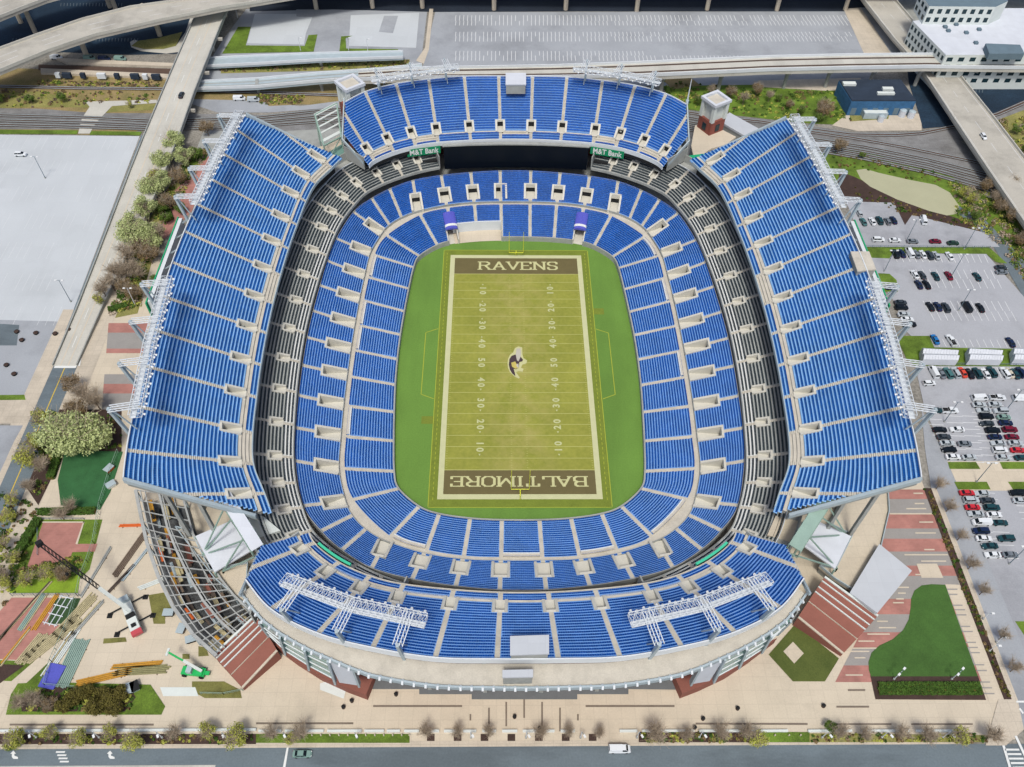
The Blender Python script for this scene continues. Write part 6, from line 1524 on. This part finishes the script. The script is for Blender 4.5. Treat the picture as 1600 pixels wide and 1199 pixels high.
tree_row([('bud',32,1163,1.0),('bud',85,1152,.75),('bud',128,1160,.8),('green',24,1168,.6),('bud2',178,1150,.8),('bud',216,1164,.95),('bare',278,1152,.8),('bud',328,1150,.85),('bud',372,1160,1.05),('bare2',428,1154,.8),('bare2',474,1152,.85),('bud2',459,1160,.7),('bare2',668,1150,.75),('bare2',716,1148,.6),('bare2',764,1148,.65),('bare2',846,1150,.7),('bare2',888,1148,.65),('bare2',936,1150,.6),('bare',1020,1156,1.05),('bare2',1070,1154,.7)],
    'from the left along the bottom street', 'street trees, left and middle')
tree_row([('bare2',1122,1152,.85),('bare',1160,1152,.95),('bud',1178,1158,.85),('green',1294,1140,.55),('bare2',1308,1150,.7),('bare2',1345,1154,.75),('bare2',1400,1152,.8),('bare',1440,1158,1.0),('bud2',1488,1158,1.05),('bare',1540,1156,.9)],
    'from left, right half of street row', 'street trees, right half')
tree_row([('green',308,252,1.06),('pale',276,238,1.25),('pale',262,268,1.25),('bud',250,292,1.19),('pale2',242,310,1.25),('brown',268,330,0.99),('pale',232,345,1.25),('green',262,350,0.79),('pale2',215,385,1.39),('pale',240,378,1.19),('bare',205,415,1.32),('brown',238,412,1.06),('bare',188,440,1.19),('bare2',222,440,1.19),('green',246,448,0.79),('bare',168,468,1.19),('brown',200,462,0.92)],
    'along the belt left of the stadium', 'tree belt left of the stadium')
tree_row([('brown',118,612,0.92),('bare',140,632,1.32),('bare2',158,642,1.19),('brown',128,655,1.06),('pale2',110,700,1.65),('pale2',140,705,1.78),('pale',168,702,1.52),('bud2',72,668,1.19),('bud2',60,705,1.19),('bud',54,728,1.25),('bare',75,740,1.06)],
    'from the top beside the left street', 'trees beside the left street')
tree_row([('bud2',28,790,.9),('bare',52,770,.8),('bud',20,815,.8),('bare2',118,800,.8),('bare2',100,812,.7),('bud2',12,860,.9),('bud2',30,880,.85),('bud',80,905,.9),('bud2',50,915,.9),('brown',105,905,.7),('bud',15,915,.8),('bare',8,905,.8)],
    'from the top, round the brick courts', 'trees around the brick courts')
tree_row([('bare',40,1105,.8),('bare2',62,1100,.8),('olive',105,1107,.95),('olive',128,1090,.9),('olive',152,1108,.95),('olive',142,1082,.8),('olive',176,1095,.9),('olive',185,1112,.8),('olive',163,1085,.7),('olive',192,1085,.8),('brown',85,1108,.6)],
    'in the dark planting bed, bottom left', 'planting bed shrubs')
tree_row([('brown',326,212,.9),('green',50,162,.7),('green',100,160,.75),('green',2,162,.7),('bud2',205,170,.6)], 'among the scrub near the railway, left side', 'railway scrub trees')
tree_row([('brown',1140,155,.8),('bare',1160,165,.9),('brown',1180,150,.8),('bare',1200,160,.8),('green',1090,165,.7),('green',1250,180,.7),('brown',1282,185,1.1),('green',1278,192,.8),('green',1215,160,.6),('brown',1232,172,.6),('bare2',1110,150,.7)],
    'in the green patch right of the tower', 'trees right of the tower')
tree_row([('brown',1308,240,.9),('green',1345,248,.5),('bud',1502,312,.9),('bud',1515,322,.9),('brown',1535,300,.8),('brown',1556,335,.9),('green',1520,345,.7),('brown',1575,350,.9),('green',1585,210,.6),('brown',1578,300,.9),('bare',1548,318,.8),('brown',1590,385,.8),('bud2',1572,338,.7),('green',1598,240,.6)],
    'counted from the left around the pond', 'trees around the pond')
tree_row([('bare2',1462,765,.7),('bare2',1478,800,.7),('bare2',1495,845,.7),('bare2',1512,890,.75),('bare2',1530,930,.7),('bare2',1560,1000,.7),('bare2',1578,1050,.7)], 'from the top along the east planting strip', 'trees on the east strip')
def hedge(px0, px1, w_, h, label, grp='clipped hedges', n_=None):
    a, b = P(*px0,G), P(*px1,G); d = (b-a); L = d.length; d.normalize(); s_ = Vector((-d.y,d.x,0)); r = empty('hedge', tuple(a.lerp(b,.5)), 0, label, 'hedge', grp)
    mb = MB(); mb.hexa([a-s_*w_*.4,b-s_*w_*.4,b+s_*w_*.4,a+s_*w_*.4],[a-s_*w_*.36+Vector((0,0,h*.8)),b-s_*w_*.36+Vector((0,0,h*.8)),b+s_*w_*.36+Vector((0,0,h*.8)),a+s_*w_*.36+Vector((0,0,h*.8))])
    rel(mb.build('core', M['leaf_olive']), r); mb = MB()
    for i in range(int(L*w_*60)):
        t_ = rng.random()*L; q = rng.random(); x = (rng.random()-.5)*w_; z_ = h*(.85+.2*rng.random()) if q < .6 else h*rng.random()
        if q >= .6: x = math.copysign(w_*(.45+.06*rng.random()), x)
        p = a+d*t_+s_*x+Vector((0,0,z_)); n1_ = Vector(rng.normal(size=3)); n1_.z = abs(n1_.z)+.5; n1_.normalize(); t1 = n1_.cross(Vector(rng.normal(size=3))).normalized(); t2 = n1_.cross(t1); k = .18+.14*rng.random()
        mb.face([p-t1*k,p+t2*k*.8,p+t1*k,p-t2*k*.8])
    rel(mb.build('foliage', M['hedge']), r)
hedge((96,705),(80,750),2.2,1.6,'clipped hedge along the left side of the green court'); hedge((62,812),(22,880),2.4,1.6,'long clipped hedge left of the upper brick court'); hedge((62,802),(150,800),2.0,1.4,'low hedge between the green court and the brick court')
hedge((1372,1073),(1530,1073),1.8,1.0,'upper clipped hedge in the mulch bed below the lawn'); hedge((1372,1081),(1532,1081),1.8,1.0,'lower clipped hedge in the mulch bed below the lawn'); hedge((170,486),(200,478),2.2,1.2,'dark hedge at the top of the western forecourt'); hedge((250,300),(268,345),2,1.4,'short hedge among the trees left of the stadium')

tree_row([('pale',292,262,1.1),('brown',282,290,1.0),('pale',256,300,1.1),('green',255,335,.9),('pale',218,368,1.25),('bare2',255,380,1.1),('brown',225,400,1.1),('pale2',238,392,.95),('bare2',205,440,1.2),('bare',180,455,1.1),('brown',215,470,.9),('bud2',160,478,.9),('bare2',238,470,.9),('green',285,335,.8)],
    'among the inner trees, belt beside west forecourt', 'inner trees of the belt')
def scrub(polys, n_, mats_, size, label_unused=None):
    import itertools
    mb = MB()
    for poly in polys:
        us = [p[0] for p in poly]; vs_ = [p[1] for p in poly]
        def inside(x, y):
            c = False
            for i in range(len(poly)):
                (x1,y1),(x2,y2) = poly[i], poly[i-1]
                if (y1 > y) != (y2 > y) and x < (x2-x1)*(y-y1)/(y2-y1)+x1: c = not c
            return c
        k = 0; tries = 0
        while k < n_ and tries < n_*20:
            tries += 1; u = us[0]+0; u = rng.uniform(min(us), max(us)); v = rng.uniform(min(vs_), max(vs_))
            if not inside(u, v): continue
            k += 1; c = P(u, v, G+.2); r_ = size*(.35+rng.random()**2*1.3); mi = int(rng.integers(len(mats_)))
            for j in range(int(10+r_*16)):
                d = Vector(rng.normal(size=3)).normalized(); d.z = abs(d.z)*.8; p = c+d*r_*(.5+.5*rng.random()); nn_ = (d+Vector(rng.normal(size=3))*.6).normalized(); t1 = nn_.cross(Vector(rng.normal(size=3))).normalized(); t2 = nn_.cross(t1); s_ = .22+.25*rng.random()
                mb.face([p-t1*s_, p+t2*s_*.7, p+t1*s_, p-t2*s_*.7], mi)
    o = mb.build('undergrowth', [M[q] for q in mats_]); tag(o, kind='stuff'); return o
scrub([[(1030,125),(1180,140),(1330,140),(1330,190),(1260,190),(1110,174),(1045,160)]], 260, ['leaf_green','leaf_brown','leaf_bud','hedge'], 1.3)
scrub([[(1480,285),(1540,300),(1600,370),(1640,430),(1600,440),(1560,380),(1500,345)], [(1540,195),(1600,180),(1680,300),(1640,360),(1570,290)]], 260, ['leaf_green','leaf_brown','leaf_bud','twig'], 1.5)
scrub([[(1300,232),(1480,274),(1500,292),(1420,280),(1340,262),(1300,262)],[(1310,285),(1420,320),(1540,358),(1538,364),(1410,334),(1330,300)]], 70, ['hedge','leaf_brown','leaf_olive'], .7)
scrub([[(-20,140),(240,146),(240,162),(140,160),(130,168),(-20,168)], [(60,126),(250,129),(250,137),(60,134)], [(400,148),(476,150),(470,162),(410,164)], [(345,100),(640,95),(640,106),(345,113)]], 170, ['leaf_brown','leaf_bud','leaf_green','bark'], .8)
scrub([[(300,235),(325,235),(262,345),(230,420),(215,480),(170,492),(195,440),(245,330)]], 330, ['leaf_green','leaf_brown','hedge','twig','leaf_bud'], 1.2)
scrub([[(62,645),(190,645),(190,700),(102,700),(62,780),(45,755)], [(0,770),(60,790),(40,900),(0,960)], [(30,890),(130,870),(125,898),(25,906)], [(60,1076),(205,1076),(208,1108),(40,1110)]], 130, ['leaf_green','leaf_brown','hedge','leaf_bud'], .9)
scrub([[(0,1148),(400,1148),(400,1162),(0,1162)], [(1000,1145),(1185,1145),(1185,1159),(1000,1159)], [(1265,1147),(1558,1149),(1560,1159),(1265,1159)]], 130, ['leaf_bud','hedge','leaf_brown'], .45)
scrub([[(1444,764),(1454,764),(1579,1092),(1570,1092)]], 160, ['hedge','leaf_olive','leaf_brown'], .45)

# ================================================================ BUILDING SITE
def stack(name, u, v, L, n_, ang, m, label, dz=.3, w_=.35, gap=.15, layers=1):
    p = P(u, v, G); r = empty(name, tuple(p), R_(ang), label, 'beams' if 'beam' in name else 'timber', 'stacked site materials')
    for l in range(layers):
        for i in range(n_):
            x = (i-(n_-1)/2)*(w_+gap); j = rng.normal()*.3; mb = MB(); mb.box(-L/2+j, L/2+j, x-w_/2, x+w_/2, .15+l*(dz+.04), .15+l*(dz+.04)+dz); mb.build('beam', m if rng.random() > .15 else M['wood'], r)
    for xx in (-L*.3, L*.3): mb = MB(); mb.box(xx-.15,xx+.15,-n_*(w_+gap)/2-.2,n_*(w_+gap)/2+.2,0,.15); mb.build('bearer', M['bark'], r)
stack('beam_stack', 222,1048,14,5,3,M['olive_beam'],'olive steel beams lying above the shrubs, right group'); stack('beam_stack', 214,1040,13,3,5,M['ochre'],'ochre beams lying just above the olive ones near the shrubs')
stack('beam_stack', 164,1059,14,4,14,M['ochre'],'long ochre beams lying left of the other ochre pile'); stack('beam_stack', 112,1036,13,9,82,M['steel_green'],'pale green beams stacked right of the purple tarpaulin')
stack('beam_stack', 96,1020,13,5,72,M['facade'],'white beams with red ends above the purple tarpaulin'); stack('beam_stack', 52,957,11,4,74,M['steel_green'],'pale green beams on the lower brick court, upper group'); stack('beam_stack', 72,957,11,3,74,M['ochre'],'ochre beams on the lower brick court, upper group'); stack('beam_stack', 24,1012,11,2,68,M['ochre'],'pair of ochre beams at the left of the lower brick court')
stack('beam_stack', 35,960,22,2,64,M['bark_dark'],'long dark beams lying diagonally across the lower brick court'); stack('beam_stack', 14,985,20,1,66,M['bark'],'single long brown beam at the far left of the brick court')
stack('beam_stack', 50,1015,9,6,66,M['wood'],'short mixed timbers at the bottom of the lower brick court'); stack('timber_stack', 83,1000,16,7,48,M['wood'],'diagonal timber pile across the path beside the brick court'); stack('timber_stack', 118,963,14,6,60,M['wood'],'pale timber pile above the diagonal one near the court'); stack('timber_stack', 134,970,13,3,62,M['conc_grey'],'grey plank stack right of the pale timber pile')
stack('timber_stack', 205,865,16,4,70,M['bark'],'long brown plank stack beside the steel framework'); stack('timber_stack', 214,880,12,2,66,M['steel'],'short steel bars beside the brown plank stack'); stack('timber_stack', 190,905,11,2,60,M['bark_dark'],'dark narrow planks above the crane'); stack('timber_stack', 240,912,8,3,25,M['facade'],'pale boards against the foot of the steel framework')
stack('timber_stack', 150,895,16,2,76,M['conc_grey'],'long grey planks beside the site fence'); stack('beam_stack', 204,822,7,2,2,M['orange'],'orange beams sticking out of the framework, upper left')
p = P(83,1058,G); t = empty('tarpaulin_pile', tuple(p), R_(78), 'flat purple blue tarpaulin at the lower left corner of the site', 'tarpaulin'); mb = MB(); mb.box(-3.2,3.2,-2.2,2.2,.1,.7); mb.build('cover', M['purple'], t); mb = MB(); mb.box(-3.4,3.4,-2.4,2.4,0,.12); mb.build('pallet', M['wood'], t)
p = P(92,955,G); t = empty('scaffold_frame', tuple(p), R_(76), 'white ladder like scaffold frame lying on the dark lawn', 'scaffold')
for y in (-1.6,0,1.6): mb = MB(); mb.box(-4.5,4.5,y-.1,y+.1,.1,.35); mb.build('rail', M['white'], t)
for x in (-4,-1.3,1.3,4): mb = MB(); mb.box(x-.12,x+.12,-2.2,2.2,.35,.5); mb.build('rung', M['white'], t)
# mobile crane
a, tip = P(212,975,G), P(62,850,G+26); base = P(203,955,G+3)
t = empty('mobile_crane', tuple(a), 0, 'white mobile crane with red tail and long dark lattice boom reaching up left', 'crane')
cd_ = (P(218,990,G)-P(200,945,G)); cd_.z = 0; cd_.normalize(); cs = Vector((-cd_.y,cd_.x,0)); c0 = P(208,968,G)
def cbox(f, b, w_, z0, z1, m, nm): 
    q = [c0+cd_*b-cs*w_, c0+cd_*f-cs*w_, c0+cd_*f+cs*w_, c0+cd_*b+cs*w_]; mb = MB(); mb.hexa([(p.x,p.y,G+z0) for p in q],[(p.x,p.y,G+z1) for p in q]); return rel(mb.build(nm, m), t)
cbox(5.5,-6.5,1.35,.8,1.5,M['facade'],'carrier'); cbox(4.8,1.0,1.3,1.5,2.9,M['facade'],'superstructure'); cbox(6.2,4.8,1.4,1.5,2.7,M['red'],'counterweight'); cbox(-5.0,-6.6,1.3,1.5,2.8,M['steel'],'cab'); cbox(.6,-.8,1.2,1.5,2.6,M['dark'],'winch'); cbox(4.0,3.0,.6,2.9,3.3,M['dark'],'engine_hood')
for f in (-5,-3.4,1.4,3.2):
    for s_ in (-1,1): pp = c0+cd_*f+cs*s_*1.25; mb = MB(); mb.tube([pp-cs*s_*.35+Vector((0,0,.6)),pp+cs*s_*.1+Vector((0,0,.6))], .6, 10); rel(mb.build('wheel', M['tyre']), t)
for f in (-4.5,2.0):
    for s_ in (-1,1): p0 = c0+cd_*f+Vector((0,0,1.0)); p1 = p0+cs*s_*5.0; mb = MB(); mb.beam(p0,p1,.3,.3); mb.beam(p1,(p1.x,p1.y,G+.2),.25,.25); mb.obox(p1,.7,.7,G+.05,G+.25); rel(mb.build('outrigger', M['dark']), t)
mid = base.lerp(tip,.36); mb = MB(); mb.beam(base, mid, .9, .9); rel(mb.build('boom_section', M['facade']), t)
dr = (tip-mid); s1_ = Vector((-dr.y,dr.x,0)).normalized()*.45; up_ = Vector((0,0,.8)); mb = MB(); N_ = 16
for i in range(N_):
    A = mid+dr*(i/N_); B = mid+dr*((i+1)/N_)
    for o_ in (s1_, -s1_, s1_+up_, -s1_+up_): mb.beam(A+o_,B+o_,.18,.18)
    mb.beam(A+s1_,B-s1_,.12,.12); mb.beam(A+s1_+up_,B-s1_+up_,.12,.12); mb.beam(A+s1_,B+s1_+up_,.12,.12); mb.beam(A-s1_,B-s1_+up_,.12,.12)
rel(mb.build('boom_lattice', M['dark']), t); mb = MB(); mb.obox((tip.x,tip.y),.8,.6,tip.z-.6,tip.z+.9,.7); rel(mb.build('boom_head', M['dark']), t); mb = MB(); mb.tube([tip, (tip.x,tip.y,G+9)], .06, 4); mb.obox((tip.x,tip.y),.3,.3,G+8,G+9); rel(mb.build('hook', M['dark']), t)
# green telehandler
c0 = P(305,1052,G); t = empty('telescopic_handler', tuple(c0), 0, 'bright green telescopic handler with a raised white boom', 'telehandler'); cd_ = Vector((1,-.12,0)).normalized(); cs = Vector((-cd_.y,cd_.x,0))
cbox(3.0,-3.2,1.1,.7,1.5,M['green_paint'],'chassis'); cbox(2.6,.8,1.0,1.5,2.0,M['green_paint'],'engine_hood'); cbox(-.2,-1.6,.9,1.5,2.9,M['steel'],'cab'); cbox(4.2,3.0,.5,.9,1.3,M['green_paint'],'rear_arm')
for f in (-2.4,2.2):
    for s_ in (-1,1): pp = c0+cd_*f+cs*s_*1.2; mb = MB(); mb.tube([pp-cs*s_*.3+Vector((0,0,.65)),pp+cs*s_*.2+Vector((0,0,.65))], .65, 10); rel(mb.build('wheel', M['tyre']), t)
b0 = c0+cd_*2.4+Vector((0,0,2.2)); b1 = P(262,1019,G+7); mb = MB(); mb.beam(b0,b0.lerp(b1,.55),.7,.7); rel(mb.build('boom', M['facade']), t); mb = MB(); mb.beam(b0.lerp(b1,.55),b1,.45,.45); rel(mb.build('boom_extension', M['green_paint']), t); mb = MB(); mb.beam(b1-cs,b1+cs,.6,.3); rel(mb.build('platform', M['facade']), t)
# site odds and ends
for i,(u,v,m_,lb) in enumerate(((265,960,'dark','black skip at the foot of the framework, upper one'),(300,1001,'dark','black skip at the foot of the framework, lower one'),(175,760,'facade','white site cabin above the plank stacks'),(172,735,'orange','orange crate by the corner of the west deck'),(285,985,'bark','brown cable drum frame near the black skips'),(205,1078,'dark','dark generator beside the small shrubs'),(213,1075,'steel','grey generator beside the dark one'))):
    p = P(u,v,G); t = empty('site_container', tuple(p), R_(20*i), lb, 'container', 'site containers'); mb = MB(); mb.hexa([(-1.1,-.8,.15),(1.1,-.8,.15),(1.1,.8,.15),(-1.1,.8,.15)],[(-1.4,-1,1.4),(1.4,-1,1.4),(1.4,1,1.4),(-1.4,1,1.4)]); mb.build('tub', M[m_], t); mb = MB(); mb.box(-1.45,1.45,-1.05,1.05,1.4,1.5); mb.build('lid', M['steel'] if m_ != 'steel' else M['dark'], t)
def fence(pxs, h, label, m='steel_green', grp='site fences'):
    q = pts_px(pxs); r = empty('fence', tuple(q[0]), 0, label, 'fence', grp)
    for a, b in zip(q[:-1], q[1:]):
        L = (b-a).length; n_ = max(1, int(L/3)); mb = MB(); mb.beam(a+Vector((0,0,h)), b+Vector((0,0,h)), .09,.09); mb.beam(a+Vector((0,0,h*.5)), b+Vector((0,0,h*.5)), .05,.05)
        for k in range(n_*4): pp = a.lerp(b,k/(n_*4)); mb.beam(pp, pp+Vector((0,0,h)), .035,.035)
        rel(mb.build('mesh_panel', M[m]), r)
        for k in range(n_+1): pp = a.lerp(b,k/n_); mb = MB(); mb.beam(pp, pp+Vector((0,0,h+.1)), .12,.12); rel(mb.build('post', M[m]), r)
fence([(186,708),(172,745),(158,790),(148,850),(138,880),(128,905)], 2.2, 'tall green mesh fence down the right side of the courts'); fence([(128,905),(122,932),(110,972),(98,1000),(82,1035),(72,1072)], 2.2, 'green mesh fence continuing past the lower brick court'); fence([(72,1072),(120,1076)], 2.0, 'short mesh fence behind the planting bed'); fence([(20,932),(126,932)], 2.0, 'mesh fence along the top of the lower brick court', 'roof_slate'); fence([(315,1085),(350,1086),(380,1080)], 1.6, 'pale barrier row below the brick red ramp')
fence([(60,868),(60,812),(132,812)], 1.0, 'low rail round the upper brick court', 'roof_slate')
fence([(1350,388),(1545,389)], 1.4, 'rail fence between the small upper lot and the middle lot', 'roof_slate', 'lot fences'); fence([(1436,571),(1640,573)], 1.4, 'rail fence below the white tents', 'roof_slate', 'lot fences')
for i,(u,v,h_) in enumerate(((372,30,9),(575,82,7),(545,80,7),(470,80,7))): lamp_post(u, v, h_, 'thin lamp post at the northern lots, %s in its row' % ORD[i], 1, 'lamp posts at the northern lots')
# bank of aqua ribbon screens on the south deck front
TS = Tier(mirror_y(UEf))
for sx, nm_ in ((-1,'left'),(1,'right')):
    ts_ = np.linspace(1.15, 2.35, 12) if sx < 0 else np.linspace(len(UEf)-1-2.35, len(UEf)-1-1.15, 12)
    pts_ = TS.at(ts_, -.035); r = empty('ribbon_screen', (float(pts_[6][0]),float(pts_[6][1]),24), 0, 'thin aqua green ribbon screen on the %s front of the near upper deck' % nm_, 'screen', 'ribbon screens')
    o = edge_wall('screen', pts_, 24.2, .9, .7, mat('aqua_screen', (74,206,164), amt=0), None); rel(o, r); o = edge_wall('backing', TS.at(ts_, -.01), 23.8, 1.2, .3, M['dark'], None); rel(o, r)
